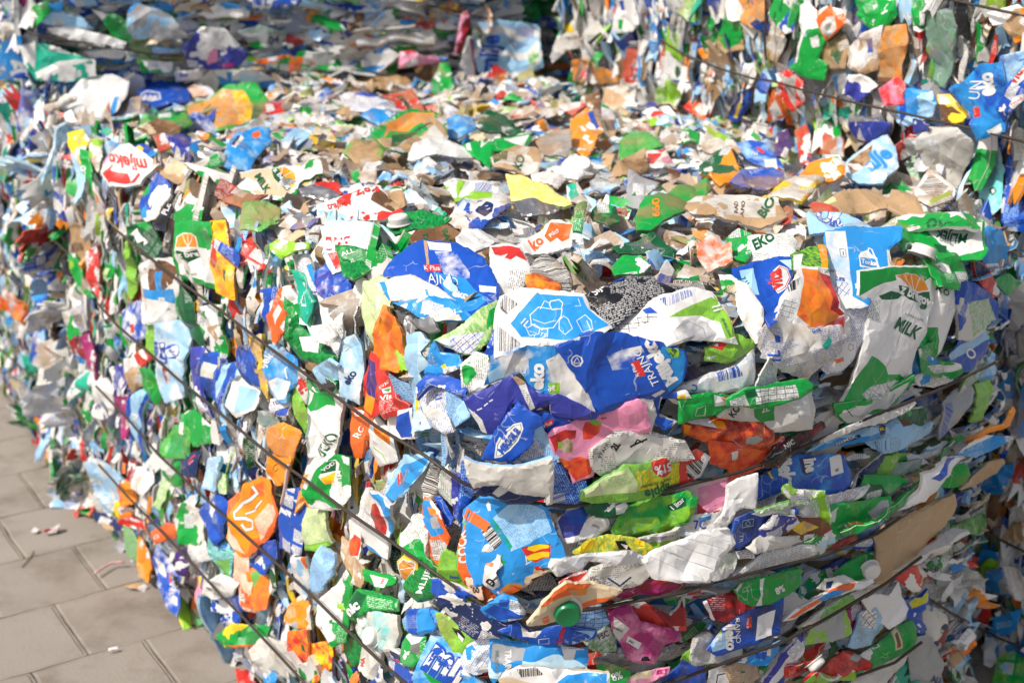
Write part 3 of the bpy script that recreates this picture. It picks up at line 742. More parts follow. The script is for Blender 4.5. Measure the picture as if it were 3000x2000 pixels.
# ------------------------------------------------------------------ ground
def ground():
    m, nt, bs = mat_new('concrete_pavers'); L = nt.links.new
    tc = N(nt, 'ShaderNodeTexCoord').outputs['Object']
    mp = N(nt, 'ShaderNodeMapping'); L(tc, mp.inputs[0]); mp.inputs['Rotation'].default_value = (0, 0, PAV[0]); mp.inputs['Location'].default_value = (PAV[1], PAV[2], 0)
    wob = N(nt, 'ShaderNodeTexNoise'); L(tc, wob.inputs[0]); wob.inputs['Scale'].default_value = 9.; wob.inputs['Detail'].default_value = 5
    add = N(nt, 'ShaderNodeMixRGB', blend_type='LINEAR_LIGHT'); add.inputs[0].default_value = .006; L(mp.outputs[0], add.inputs[1]); L(wob.outputs['Color'], add.inputs[2])
    br = N(nt, 'ShaderNodeTexBrick'); L(add.outputs[0], br.inputs['Vector']); br.offset = PAV[5]; br.squash = 1
    br.inputs['Scale'].default_value = 1; br.inputs['Brick Width'].default_value = PAV[3]; br.inputs['Row Height'].default_value = PAV[4]
    br.inputs['Mortar Size'].default_value = .008; br.inputs['Mortar Smooth'].default_value = .3; br.inputs['Bias'].default_value = 0
    br.inputs['Color1'].default_value = (.335, .305, .275, 1); br.inputs['Color2'].default_value = (.27, .243, .218, 1); br.inputs['Mortar'].default_value = (.385, .343, .295, 1)
    def noi(s, d=6, r=.6):
        n = N(nt, 'ShaderNodeTexNoise'); L(tc, n.inputs[0]); n.inputs['Scale'].default_value = s; n.inputs['Detail'].default_value = d; n.inputs['Roughness'].default_value = r; return n.outputs[0]
    def rng(x, a, b, c=0., d=1.):
        q = N(nt, 'ShaderNodeMapRange'); L(x, q.inputs[0]); q.inputs[1].default_value = a; q.inputs[2].default_value = b; q.inputs[3].default_value = c; q.inputs[4].default_value = d; return q.outputs[0]
    col = MIX(nt, rng(noi(170, 5, .75), .38, .66), br.outputs['Color'], (.29, .25, .205, 1)); 
    col = MIX(nt, M(nt, 'MULTIPLY', rng(noi(4.2, 6, .65), .49, .64), .8), col, (.17, .14, .11, 1))       # damp stains
    col = MIX(nt, M(nt, 'MULTIPLY', rng(noi(2.3, 4), .45, .7), .35), col, (.40, .36, .32, 1))
    # thin dark crack beside the pale joint sand
    br2 = N(nt, 'ShaderNodeTexBrick'); L(add.outputs[0], br2.inputs['Vector']); br2.offset = PAV[5]
    br2.inputs['Scale'].default_value = 1; br2.inputs['Brick Width'].default_value = PAV[3]; br2.inputs['Row Height'].default_value = PAV[4]; br2.inputs['Mortar Size'].default_value = .002; br2.inputs['Mortar Smooth'].default_value = .1
    col = MIX(nt, M(nt, 'MULTIPLY', br2.outputs['Fac'], rng(noi(7, 3), .35, .6, .35, 1.)), col, (.045, .038, .03, 1))
    L(col, bs.inputs['Base Color']); bs.inputs['Roughness'].default_value = .92; bs.inputs['Specular IOR Level'].default_value = .2
    hgt = M(nt, 'ADD', M(nt, 'ADD', M(nt, 'MULTIPLY', br.outputs['Fac'], -.8), M(nt, 'MULTIPLY', br2.outputs['Fac'], -1.0)), M(nt, 'MULTIPLY', noi(150, 6, .7), .6))
    bu = N(nt, 'ShaderNodeBump'); bu.inputs['Strength'].default_value = .8; bu.inputs['Distance'].default_value = .005; L(hgt, bu.inputs['Height']); L(bu.outputs[0], bs.inputs['Normal'])
    me = bpy.data.meshes.new('paved_ground'); s = 80
    me.from_pydata([(-s, -s, 0), (s, -s, 0), (s, s, 0), (-s, s, 0)], [], [(0, 1, 2, 3)]); me.update(); me.materials.append(m)
    o = bpy.data.objects.new('paved_ground', me); COL.objects.link(o); tag(o, 'yard paved with grey brown concrete slabs in running bond', 'pavement', None, 'structure')
PAV = (R(-32.5), .065, .125, .23, .245, .5)
DATA = []; WIRES = []
def K(*a, **k): DATA.append((a, k))
# ---- middle of the front bale
K('E', 'bw0', '590 135 780 150 960 200 1050 340 1060 390 1040 480 920 590 860 590 740 480 560 360 290 335 390 240 540 160', 'royal blue milk carton with white cloud and red tag on the top front edge',
  [('bw3', '660 200 800 195 880 300 860 420 740 400'), ('c', '640 330 840 330 1000 480 900 580 860 585 740 470'), ('h', '590 137 612 137 622 330 606 340'), ('w', '612 140 770 150 775 196 626 190'), ('r', '580 295 690 278 696 320 597 336'), ('w', '935 365 1050 365 1050 420 940 410')],
  [('K Plus', 'w', 592, 330, 690, 316), ('AJNO', 'w', 610, 400, 800, 390, 1, 0), ('eko', 'w', 762, 466, 866, 466, 1, .05)], dirt=-.1, lift=0.006)
K('E', 'fx1', '110 420 220 340 290 400 300 560 250 760 230 850 170 780 110 560', 'pale green fine-printed carton panel crumpled at the upper corner of the front bale', lift=0.03)
K('E', 'ow1', '230 370 470 325 640 400 750 470 740 490 350 500 300 430', 'white leaflet-like panel of small print arched over a blue strip', [('c', '250 362 290 360 345 500 320 505'), ('c', '570 420 590 418 612 496 596 498')], dirt=.1, lift=0.036)
K('E', 'c', '345 490 620 498 740 480 870 590 720 600 600 615 540 600 430 540', 'bright blue carton side under the arched panel of small print', lift=0.03)
K('E', 'aO4', '270 540 330 560 390 640 400 740 380 860 330 970 250 950 220 840 250 760', 'crumpled orange juice carton with yellow streaks above the red nectar carton', fold=1.6, lift=0.04)
K('E', 'eo6', '355 570 470 590 560 640 640 610 650 700 600 720 480 650 470 740 410 690', 'torn silver foil inside of a carton below the blue cloud carton', name='torn_foil_scrap', cat='foil scrap', fold=2)
K('E', 'jf5', '650 770 800 700 960 560 1110 460 1080 600 1060 680 980 800 900 870 830 850 750 800', 'pale meadow-green carton flap with nutrition table',
  [('wb7', '750 750 990 715 900 870 770 850 750 800'), ('q', '650 775 750 770 772 885 660 880'), ('g', '1010 570 1100 470 1070 640 1000 700')], [('mlječne', 'n', 700, 870, 700, 800, .8), ('masti', 'n', 730, 865, 730, 808, .8)])
K('E', 'w', '1110 470 1250 410 1660 460 1700 560 1850 680 1800 720 1600 780 1240 815 1070 880 1070 650 1080 560', 'white milk carton with blue panel showing a line-drawn milk churn',
  [('c', '1340 450 1660 478 1700 560 1845 675 1570 782 1240 750 1165 655'), ('wk2', '1130 450 1222 520 1140 582 1085 525'), ('wk2', '1070 660 1240 795 1170 845 1072 850'), ('c', '1330 470 1350 440 1385 462 1365 485')],
  [('1L', 'w', 1236, 655, 1275, 690), ('303433', 'k', 1090, 545, 1140, 590, .9), ('143 kcal', 'w', 1290, 712, 1345, 728, .8, 0), ('7.0', 'w', 1370, 745, 1410, 755), ('energija', 'w', 1300, 665, 1360, 690, .7)],
  [('w', 7, '1440 505 1500 495 1525 520 1515 560 1450 565 1435 530 1440 505'), ('w', 6, '1440 560 1360 545 1300 600 1310 660 1380 700 1460 690 1515 610 1520 560'), ('w', 5, '1370 560 1400 500 1440 520'), ('w', 4, '1320 630 1400 660 1480 640'), ('w', 5, '1500 640 1530 610 1560 630 1590 700 1540 740 1500 700 1500 640'),
   ('w', 5, '1620 640 1680 600 1720 640 1730 700 1660 720 1620 640'), ('w', 5, '1275 690 1330 660 1370 690 1360 730 1300 740 1275 690'), ('w', 5, '1380 690 1420 700 1420 750 1330 770 1330 740'), ('w', 4, '1630 490 1650 540 1610 540'), ('w', 4, '1690 640 1740 760')], lift=.022, fold=.7, dirt=-.3)
K('E', 'kw1', '1660 465 1800 410 2100 340 2140 350 2180 390 2400 410 2200 480 1870 660 1740 560', 'black soy drink carton panel with white small print', [('k', '1660 465 1800 410 1850 420 1860 500 1770 540')], [('Sija', 'w', 1752, 470, 1812, 410, 1.1, .02)], lift=.02, fold=.6)
K('E', 'w', '1870 690 2200 480 2420 415 2560 440 2640 560 2730 790 2600 770 2400 760 2200 830 2060 760', 'white milk carton with grass and grey jug and a bar code',
  [('lj5', '2250 620 2390 545 2560 470 2620 520 2730 740 2660 770 2610 650 2480 600'), ('ew3', '2280 720 2352 640 2430 610 2530 650 2590 730 2560 790 2400 800 2300 780'), ('wb2', '2190 490 2400 420 2440 460 2240 548'), ('wk7', '1880 690 2130 570 2180 620 1960 730'), ('b', '2080 560 2130 540 2180 590 2100 590'), ('l', '2570 460 2600 470 2730 740 2690 750')],
  [('1L', 'w', 2630, 560, 2612, 500, 1.2, .03), ('izvor kalcija', 'n', 2690, 745, 2630, 620, 1, 0)], [('x', 5, '2300 700 2400 640 2500 690 2510 760')], lift=.024, fold=.6, dirt=-.3)
K('E', 'cw3', '1030 890 1250 815 1500 800 1540 840 1700 1090 1770 1280 1480 1200 1330 1140 1280 1030 1240 1000 1200 1030 990 1090', 'sky blue milk carton with clouds lying left of the deep blue one',
  [('wo3', '1400 910 1530 850 1690 1090 1760 1270 1520 1180'), ('l', '1422 1066 1505 1066 1500 1152 1432 1142'), ('sw3', '1000 1000 1150 900 1200 1000 1020 1070'), ('c', '1290 900 1405 900 1405 1125 1300 1120')], [('eko', 'w', 1388, 1115, 1385, 930, 1, .05), ('%', 'w', 1470, 1125, 1470, 1080), ('C', 'w', 1275, 1000, 1270, 965, 1, 0)], lift=.026, fold=.8, dirt=-.3)
K('E', 'b', '1510 840 1740 735 1960 750 2200 800 2352 850 2370 900 2330 1060 2250 1130 2140 1180 1780 1285 1740 1160 1690 1095', 'deep blue milk carton with big white lettering running up its side',
  [('bw3', '1840 890 2060 810 2130 930 1980 970 1880 990'), ('bc0', '1510 840 1600 800 1700 1000 1690 1095'), ('c', '2150 960 2200 800 2352 850 2365 900 2330 1060 2250 1130'), ('r', '1995 930 2050 910 2087 1012 2036 1027'), ('l', '2222 822 2312 826 2320 880 2270 890'), ('w', '1635 883 1672 900 1680 930 1662 962 1630 968 1600 950 1592 920 1606 894'), ('b', '1635 892 1664 906 1670 930 1655 953 1630 958 1608 944 1602 920 1614 900'),
   ('w', '2130 1150 2190 1105 2220 1115 2160 1165')],
  [('TRAJNO', 'w', 2172, 1060, 2050, 822, 1, 0), ('Mlijeko', 'w', 2300, 1040, 2120, 750, 1.05, .06), ('K Plus', 'w', 2045, 1015, 2010, 935, .9), ('2,8', 'n', 2270, 885, 2300, 835)],
  [('w', 8, '1612 940 1638 902 1660 942 1612 940')], lift=.034, fold=.7, dirt=-.35)
K('E', 'i', '850 1180 1030 1110 1190 1030 1240 1060 1340 1150 1500 1160 1640 1220 1760 1290 1740 1320 1620 1330 1430 1285 1420 1215 1300 1260 1340 1350 1200 1220 1100 1420 980 1400 960 1350 890 1260', 'flat violet blue carton base with tan folded corner',
  [('h', '1180 1032 1240 995 1292 1060 1222 1088'), ('wk1', '1222 1088 1270 1075 1335 1240 1302 1258'), ('w', '870 1240 930 1280 970 1320 1010 1440 960 1400 900 1290'), ('i', '1340 1160 1500 1165 1640 1222 1500 1190')],
  [], [('w', 9, '935 1255 970 1240'), ('w', 9, '985 1225 1010 1205'), ('w', 9, '1020 1195 1045 1180'), ('w', 5, '900 1275 920 1265')], lift=.034, fold=.6, dirt=-.35)
K('E', 'b', '1210 1220 1360 1320 1380 1370 1310 1400 1310 1490 1180 1600 960 1600 1000 1520 1090 1370', 'royal blue carton with white oval badge and clover above lettering',
  [('w', '1052 1590 1062 1490 1110 1410 1190 1348 1245 1336 1258 1380 1225 1460 1165 1530 1100 1580'), ('d', '1064 1575 1074 1495 1118 1420 1192 1358 1240 1347 1246 1380 1215 1455 1155 1525 1095 1570'), ('w', '1068 1572 1078 1497 1121 1424 1194 1362 1236 1352 1242 1380 1212 1452 1152 1521 1093 1566'),
   ('b', '1085 1420 1105 1400 1125 1415 1120 1440 1095 1445'), ('b', '1110 1395 1130 1385 1150 1400 1140 1425 1120 1420'), ('b', '1105 1430 1130 1430 1135 1455 1110 1460')],
  [('MEGGLE', 'b', 1110, 1560, 1240, 1395, 1.15, .06)], lift=.046, fold=.5, dirt=-.35)
K('E', 'sb1', '1290 1345 1380 1375 1400 1420 1440 1500 1490 1570 1420 1610 1160 1610 1180 1540 1310 1490', 'pale blue printed flap beside the oval badge carton', [('wb1', '1190 1540 1330 1440 1400 1560 1300 1600 1180 1605')], lift=.036)
K('E', 'p', '1430 1430 1480 1390 1820 1280 2040 1170 2090 1220 2120 1410 1830 1480 1740 1700 1600 1740 1570 1650 1480 1560', 'pink fruit drink carton with strawberry and apples',
  [('rO4', '1690 1350 1750 1340 1800 1365 1785 1420 1725 1462 1668 1462 1668 1395'), ('jl4', '1715 1345 1750 1322 1770 1340 1812 1355 1770 1372 1735 1362'), ('rR4', '1430 1440 1540 1390 1625 1400 1615 1450 1540 1465 1500 1500 1470 1540'), ('Hu4', '1490 1480 1560 1445 1600 1490 1590 1550 1520 1540'), ('rO4', '1480 1570 1560 1600 1640 1570 1740 1600 1720 1690 1610 1735'), ('lj4', '1490 1470 1520 1480 1510 1520 1492 1510')],
  [('dam', 'R', 1800, 1330, 1835, 1320), ('jack', 'R', 1790, 1300, 1820, 1290)], lift=.034, fold=.6, dirt=-.3)
K('E', 'ow0', '2040 1170 2130 1140 2165 1290 2125 1405 2090 1330', 'grey white folded end of the pink fruit carton', lift=.036)
K('E', 'wr0', '1030 130 1120 125 1230 150 1300 300 1190 435 1100 440 1060 390 1040 280', 'white carton with red milk splash standing behind the silver scrap', [('r', '1030 130 1120 128 1230 150 1285 240 1210 215 1170 245 1130 230 1150 190 1100 205 1060 195'), ('wk1', '1170 290 1290 310 1240 410 1140 400')])
K('E', 'wo0', '800 85 850 20 960 10 1090 55 1000 125 900 150 820 115', 'white carton end folded like an envelope with a small round seal', [], [], [('x', 4, '950 80 970 72 990 82 995 100 975 115 950 110 942 95 950 80')], dirt=-.1)
K('E', 'wr0', '1220 130 1310 60 1400 0 1440 -30 1590 -10 1580 120 1420 150 1260 170', 'white and coral red milk carton with red lettering on the top', [('O', '1440 -30 1590 -10 1572 60 1520 90 1490 60 1440 95 1400 40')], [('ko', 'O', 1330, 150, 1400, 90, 1.1, .03), ('Piko', 'w', 1445, 60, 1500, 20)])
K('E', 'Hu8', '460 60 560 0 700 -10 800 30 745 130 620 135 520 85', 'kraft brown milk carton with dark green capitals on the top', [], [('RAV', 'd', 690, 20, 730, 130, .9, .03), ('TAR', 'd', 560, 30, 570, 130, .9, .03)], dirt=.3)
K('E', 'gd5', '-20 150 90 150 230 180 325 190 320 240 180 265 90 345 30 330', 'grass green two litre carton flap near the upper corner', [('gw0', '-10 150 40 150 20 220')], [('2L', 'w', 70, 250, 100, 235), ('ALL', 'w', 10, 215, 100, 180, .6)])
K('D', 'q', '2225 0 2352 -30 2620 0 2715 80 2700 160 2590 190 2480 170 2352 260 2290 290 2250 220', 'pale blue and red carton with rounded white lettering at the upper corner',
  [('r', '2240 60 2430 70 2470 150 2400 170 2352 160 2240 150'), ('rw3', '2245 170 2352 150 2420 210 2352 270 2300 285')], [('ajčica', 'w', 2240, 135, 2460, 140, 1.1, .05)], dirt=0)
K('E', 'aR4', '1280 340 1350 330 1490 370 1500 430 1400 445 1300 430', 'peach slice picture on an orange scrap by the black soy carton')
K('E', 'ok2', '1310 270 1400 215 1480 220 1560 310 1575 400 1500 430 1400 345 1320 325', 'crushed grey white corner with bar code above the black soy carton', fold=1.5)
K('E', 'gd0', '1870 270 1950 210 2050 195 2115 260 2070 300 1900 335', 'bright green leaf-shaped carton flap near the top edge')
K('E', 'de0', '1860 130 1990 80 2130 55 2295 130 2285 165 2100 140 1930 175', 'opened dark green carton with grey mouth on the top edge', [('eo6', '1960 115 2100 100 2240 130 2100 132')])
K('E', 'r', '140 870 260 920 330 1000 370 1140 430 1215 420 1260 300 1305 250 1260 200 1300 130 1150 135 960', 'red nectar carton with gothic white lettering and purple side',
  [('v', '135 900 205 930 240 1080 230 1200 180 1180 140 1120'), ('a', '135 1130 210 1180 205 1290 150 1235'), ('w', '290 1110 345 1090 345 1130 310 1140'), ('g', '300 1115 335 1105 330 1130'), ('rw1', '290 1190 420 1170 425 1240 300 1290')], [('KVALI', 'w', 285, 1110, 340, 1060), ('Vin', 'w', 305, 1190, 370, 1170, 1, .03)], lift=.024)
K('E', 'sw3', '-10 780 90 750 140 870 130 1200 0 1140', 'light blue carton side with navy letters at the front bale corner', [], [('eko', 'n', 58, 1085, 108, 1000, 1.1, .03)])
K('E', 'sq9', '460 740 560 720 620 780 560 860 590 960 540 1010 560 1080 530 1130 520 1240 590 1370 480 1395 470 1000', 'tall narrow pale blue carton folded upright at the corner', [('ay4', '485 1180 510 1170 510 1260 490 1270')], [('ČEP', 'n', 535, 1360, 535, 1335)], lift=.022)
K('E', 'lj0', '385 740 440 725 470 960 420 975 390 860', 'narrow lime strip beside the tall pale blue fold')
K('E', 'cw0', '560 1000 640 790 665 880 775 890 805 960 690 1000 600 1012', 'cyan carton corner under the meadow-green flap', [('y', '660 960 700 940 710 975 680 980')])
K('E', 'wb1', '530 1180 620 1090 700 1075 720 1120 690 1250 760 1390 700 1405 620 1370 570 1265', 'white and blue recycling-marked carton with small bar code', [('wb2', '620 1110 690 1090 680 1180 630 1190')], [], [('b', 5, '620 1120 610 1160 640 1190 680 1170')])
K('E', 'sb1', '700 1130 790 1100 860 1180 865 1290 780 1355 710 1250', 'rounded light blue carton with curved lines of small print', [('b', '800 1150 850 1150 860 1190 820 1190')])
K('E', 'bn0', '590 1020 720 1010 780 1030 850 1100 865 1170 720 1110 640 1090 540 1185 550 1090', 'dark blue carton fold above the recycling-marked one')
K('E', 'wd1', '830 960 920 880 1000 895 1025 1000 990 1095 870 1170 840 1090', 'white carton with green wave and dark green small print', [('g', '830 960 885 925 935 1005 870 1085 838 1065'), ('w', '830 945 900 935 930 960 880 950')])
K('E', 'bw1', '975 900 1050 710 1075 880 1000 965', 'small blue triangular scrap of white print')
K('E', 'wb0', '290 1330 350 1260 420 1265 480 1250 505 1440 400 1455 300 1400', 'white and blue crushed corner just below the red nectar carton', [('b', '390 1300 480 1255 505 1440 420 1440')])
K('E', 'Or0', '30 1260 140 1230 200 1300 200 1400 130 1580 95 1570 90 1400', 'orange red carton strip with white round mark at the corner', [('w', '70 1270 100 1255 125 1270 120 1300 80 1300'), ('Or0', '82 1275 100 1268 112 1278 108 1292 86 1292')], [('RC', 'w', 130, 1450, 160, 1380, 1)])
K('E', 'wO0', '200 1400 225 1310 330 1430 340 1600 200 1640 195 1500', 'white juice carton with orange half and green leaf sprig', [('aO4', '215 1330 330 1430 320 1500 240 1420')], [], [('l', 8, '215 1510 260 1560 280 1620')])
K('E', 'ok1', '1720 1530 1900 1410 2110 1420 2352 1470 2420 1590 2060 1645 1800 1700 1740 1660', 'creased cream carton end printed with black marks', [('o', '1850 1440 2120 1430 2300 1470 2100 1620 1900 1640')], [('2L', 'k', 1890, 1540, 1925, 1490, 1.1, .05), ('STANI', 'k', 1790, 1590, 1840, 1490, .8)], [('k', 14, '1990 1510 2110 1455'), ('k', 12, '2020 1500 2040 1460 2080 1480'), ('x', 5, '1780 1560 1850 1500')], lift=.036, fold=.7)
K('E', 'wb9', '2150 1180 2352 1115 2380 1160 2220 1200 2210 1290 2310 1325 2230 1372 2160 1340', 'white carton edge with blue trim folded in a hook shape', [('b', '2150 1180 2200 1165 2190 1330 2260 1345 2230 1372 2160 1340'), ('y', '2300 1140 2352 1125 2360 1160 2310 1200')], lift=.034)
K('E', 'b', '1310 1270 1400 1265 1520 1300 1620 1340 1600 1380 1480 1400 1440 1430 1390 1370', 'shaded dark blue carton with red tag under the violet base', [('r', '1360 1350 1455 1310 1462 1350 1385 1385')], [('Plus', 'w', 1400, 1375, 1455, 1345)], lift=.02)
# ---- upper right of the front bale
K('F', 'c', '985 20 1180 -10 1500 -10 1500 80 1430 140 1420 280 1300 300 1290 520 1240 540 1150 560 1030 560 1010 300', 'bright blue milk carton with white swinging jug badge',
  [('ws3', '985 20 1130 10 1165 480 1280 540 1100 600 1035 560'), ('o', '1415 140 1530 180 1540 260 1420 280'), ('w', '1212 195 1230 165 1280 145 1310 180 1345 200 1365 280 1220 270'), ('c', '1222 205 1300 200 1350 215 1355 270 1228 260'), ('wb7', '1040 390 1130 380 1150 470 1050 480')],
  [('Tonka', 'w', 1228, 245, 1340, 255, 1, .03), ('TR', 'w', 1210, 355, 1240, 352), ('m', 'w', 1180, 430, 1235, 425, 1, .05), ('2,8%', 'b', 1045, 365, 1110, 378, 1.1, .02), ('ka', 'b', 1015, 305, 1040, 310)], [('w', 10, '1285 150 1290 130 1310 140 1345 230 1350 280'), ('k', 4, '1085 140 1125 145 1128 205 1090 198 1085 140'), ('k', 6, '1108 160 1108 190')], lift=.014, fold=.6, dirt=-.3)
K('F', 'w', '1240 300 1470 270 1740 270 1770 330 1760 540 1690 720 1640 830 1610 1030 1600 1060 1380 1190 1280 1190 1110 1260 1090 1250 1180 1060 1260 780 1300 560 1235 470', 'large green and white milk carton with sun badge and white screw cap',
  [('g', '1240 300 1470 270 1760 275 1760 330 1690 380 1590 330 1480 360 1400 380 1330 410 1235 470'), ('d', '1360 470 1440 435 1530 450 1490 490 1380 495'), ('g', '1290 880 1340 900 1400 960 1420 1010 1520 1010 1600 1060 1380 1190 1280 1190 1110 1260 1090 1250 1190 1040'), ('wx5', '1240 1150 1320 1090 1480 1050 1580 1060 1380 1185 1280 1190'),
   ('w', '1470 325 1560 310 1640 320 1700 360 1740 430 1740 520 1700 570 1630 560 1640 520 1560 500 1490 440'), ('a', '1475 330 1560 315 1640 325 1700 365 1730 430 1640 440 1560 400'), ('d', '1490 395 1560 410 1640 455 1735 440 1735 520 1690 565 1645 560 1640 520 1560 495 1500 440'), ('wd1', '1280 500 1370 500 1360 640 1290 640')],
  [('z bregov', 'w', 1492, 445, 1728, 545, 1.35, .04), ('LONG LIFE', 'd', 1535, 600, 1650, 648, .9, 0), ('MILK', 'd', 1460, 690, 1610, 770, 1.6, .03)],
  [('w', 10, '1600 440 1490 345'), ('w', 8, '1600 440 1540 320'), ('w', 8, '1610 440 1600 320'), ('w', 8, '1620 440 1670 345'), ('x', 4, '1600 400 1590 520 1480 800 1290 1180')], lift=.045, fold=.55, dirt=-.4, tilt=.08, grow=4)
K('F', 'gw0', '1500 0 1760 -40 2050 -10 2080 170 2040 220 1930 200 1900 190 1770 260 1700 190 1600 110 1530 170', 'green and white milk carton lying upside down behind the sun badge carton', [('g', '1500 0 1620 -20 1740 170 1700 250 1600 100 1530 170'), ('w', '1650 -20 2045 -10 2070 160 1900 180 1780 90'), ('w', '1570 95 1610 105 1618 140 1590 168 1550 165 1530 140 1540 108'), ('g', '1570 105 1600 115 1606 138 1588 158 1556 156 1542 138 1550 114'), ('d', '1740 90 1830 110 1840 190 1790 170')],
  [('MLIJEK', 'd', 1965, 45, 1760, -10, 1.3, .02), ('TRAJNO', 'x', 1880, 95, 1780, 60)], cap=[('w', 1625, 225, 74, (-.75, .25))], lift=.02, dirt=-.4)
K('F', 'gw0', '1700 220 1760 180 1900 180 1960 230 1990 340 1920 360 1900 420 1770 400 1730 300', 'green gable end of the sun badge carton', [('w', '1755 250 1800 235 1850 260 1840 320 1800 300')], lift=.05)
K('F', 'ws0', '1760 400 1900 370 1920 480 1920 600 1880 700 1840 830 1790 940 1720 990 1680 870 1700 720 1760 540', 'white folded side panel with green marks right of the sun badge carton', [('g', '1710 700 1770 690 1775 780 1760 930 1700 990 1660 900'), ('we1', '1850 450 1910 440 1900 560 1830 600')], [('KO', 'd', 1770, 440, 1825, 470, 1.2, .02)], lift=.04, curl=2)
K('F', 'gd0', '1640 850 1740 800 1770 940 1890 935 1895 985 1830 1030 1740 1010 1680 1000', 'green folded strip under the white side panel', [('w', '1800 960 1890 935 1885 970 1830 1000'), ('wd1', '1700 960 1800 945 1825 1000 1740 1005')], lift=.04)
K('F', 'wx1', '1600 1030 1680 990 1800 1010 1830 1040 1740 1090 1640 1080', 'wrinkled white lower corner printed with grey small text')
K('F', 'g', '1090 1230 1230 1200 1380 1190 1600 1040 1590 1090 1500 1240 1300 1320 1170 1370 1090 1300', 'white creased bottom end of the sun badge carton with small logo', [('w', '1110 1260 1250 1225 1390 1190 1580 1070 1560 1160 1480 1240 1300 1310 1170 1365 1095 1300')], [('Tetra Pak', 'x', 1480, 1240, 1500, 1160, 1)], [('n', 6, '1120 1290 1200 1240'), ('n', 6, '1130 1250 1190 1310')], lift=.05)
K('F', 'w', '660 600 700 480 770 370 850 265 1010 290 1050 560 1130 620 1180 700 1140 760 1080 720 900 680 830 690 790 640', 'white juice carton with large orange and peach pictures',
  [('aO4', '840 270 940 290 1000 430 1000 560 1080 600 1040 660 900 685 790 600 800 450'), ('rR4', '940 300 1020 330 1050 560 1100 600 1080 610 1000 570 1000 430'), ('rp4', '960 680 1100 610 1150 720 1080 720'), ('wx7', '690 500 770 490 780 620 670 600'), ('wk2', '720 380 790 350 770 430 710 450')], lift=.03, fold=.9, dirt=-.3)
K('F', 'wb1', '1040 590 1280 530 1300 620 1290 720 1220 860 1100 980 1000 990 960 960 1080 700', 'white lower panel with lines of blue grey small print under the orange picture', [('wb1', '1100 600 1280 540 1295 640 1290 720 1140 730'), ('w', '1000 800 1200 780 1200 880 1090 980 1000 985')], [('sea', 'O', 1100, 890, 1030, 905, 1, .04)], [('k', 4, '1150 800 1180 810 1185 835 1160 850 1138 830 1150 800')], lift=.026)
K('F', 'ob1', '540 740 600 690 720 615 770 680 940 700 1080 680 1090 760 1060 860 960 960 880 1060 760 1010 650 960 600 900 560 900', 'crumpled white one litre carton end with blue stripes',
  [('ob9', '720 830 840 800 890 900 760 930'), ('o', '740 700 930 720 930 830 780 790'), ('b', '640 740 680 750 670 790 640 790'), ('t', '930 800 990 740 1010 770 960 830')], [('1L', 'b', 655, 905, 650, 835, 1.2, .03), ('tetra', 'b', 880, 720, 940, 700)], lift=.046, fold=1.2, tilt=.1)
K('F', 'wb1', '490 1090 560 880 600 890 660 950 640 1050 500 1110', 'narrow folded white strip of tiny text beside the one litre end', lift=.04)
K('F', 'b', '360 280 640 210 740 220 750 340 700 440 660 560 640 650 580 700 540 560 430 420 370 400', 'navy blue carton with red and white swirl badge and pale date label',
  [('s', '395 290 490 275 530 460 450 460'), ('w', '620 300 660 265 720 280 745 340 710 420 660 450 620 400'), ('q', '660 230 745 225 750 290 720 270')], [('7.11.', 'n', 410, 340, 450, 400, 1), ('vita', 'r', 690, 415, 665, 290, 1.6, .04)], [('r', 7, '630 310 665 275 715 290 738 340 705 410 660 438 628 398 630 310')], lift=.02, dirt=-.2)
K('F', 'gw8', '250 320 330 320 450 400 540 540 550 640 520 760 500 790 430 680 390 580 370 470 290 440', 'curved green and white carton flap stained with rust', [('w', '400 490 520 470 545 560 400 570')], [('88', 'H', 310, 450, 370, 440, 1.2)], dirt=.3)
K('F', 'dl5', '750 200 940 100 980 130 1000 300 800 330 760 300', 'dark green dotted carton corner behind the orange pictures', [('w', '760 200 830 180 800 330 760 310'), ('a', '930 100 990 120 1000 290 960 280')])
K('F', 'lj5', '170 830 370 750 480 780 480 830 330 930 170 920', 'meadow green carton patch with yellow flowers and red checkered heart', [('r', '190 790 260 770 300 800 260 840 190 820'), ('w', '215 790 240 790 240 815 215 812'), ('w', '170 895 240 880 200 920')], lift=.034)
K('F', 'ws1', '-20 1130 100 1070 370 960 490 850 490 960 480 1080 300 1130 260 1140 100 1140', 'white carton panel with blue bar code pointing to the right', [('wb2', '235 985 370 940 410 1010 250 1065'), ('wb0', '380 960 440 930 480 1000 430 1030')], [('C', 'b', 110, 1090, 75, 1085, 1.2)], lift=.038, fold=.6)
K('F', 'gw0', '320 1180 480 1110 650 1080 850 1050 905 1080 880 1130 770 1180 620 1230 400 1230 320 1225', 'white nutrition table strip with green header band', [('wd7', '510 1115 780 1080 790 1170 500 1215'), ('d', '430 1125 510 1110 520 1160 450 1175'), ('wd1', '320 1190 430 1150 460 1225 330 1225')], lift=.05, up=.25, fold=.6, dirt=-.3)
K('F', 'gw0', '-10 1180 180 1150 320 1170 320 1230 220 1280 100 1310 -10 1345', 'green carton fold with small white emblems left of the nutrition strip', [('w', '215 1150 330 1180 330 1220 220 1230'), ('g', '20 1200 60 1190 70 1230 30 1250')], [('Vir', 'r', 275, 1200, 330, 1175, 1, .03)], [('w', 4, '95 1240 155 1220 150 1290 90 1300 95 1240')], lift=.05)
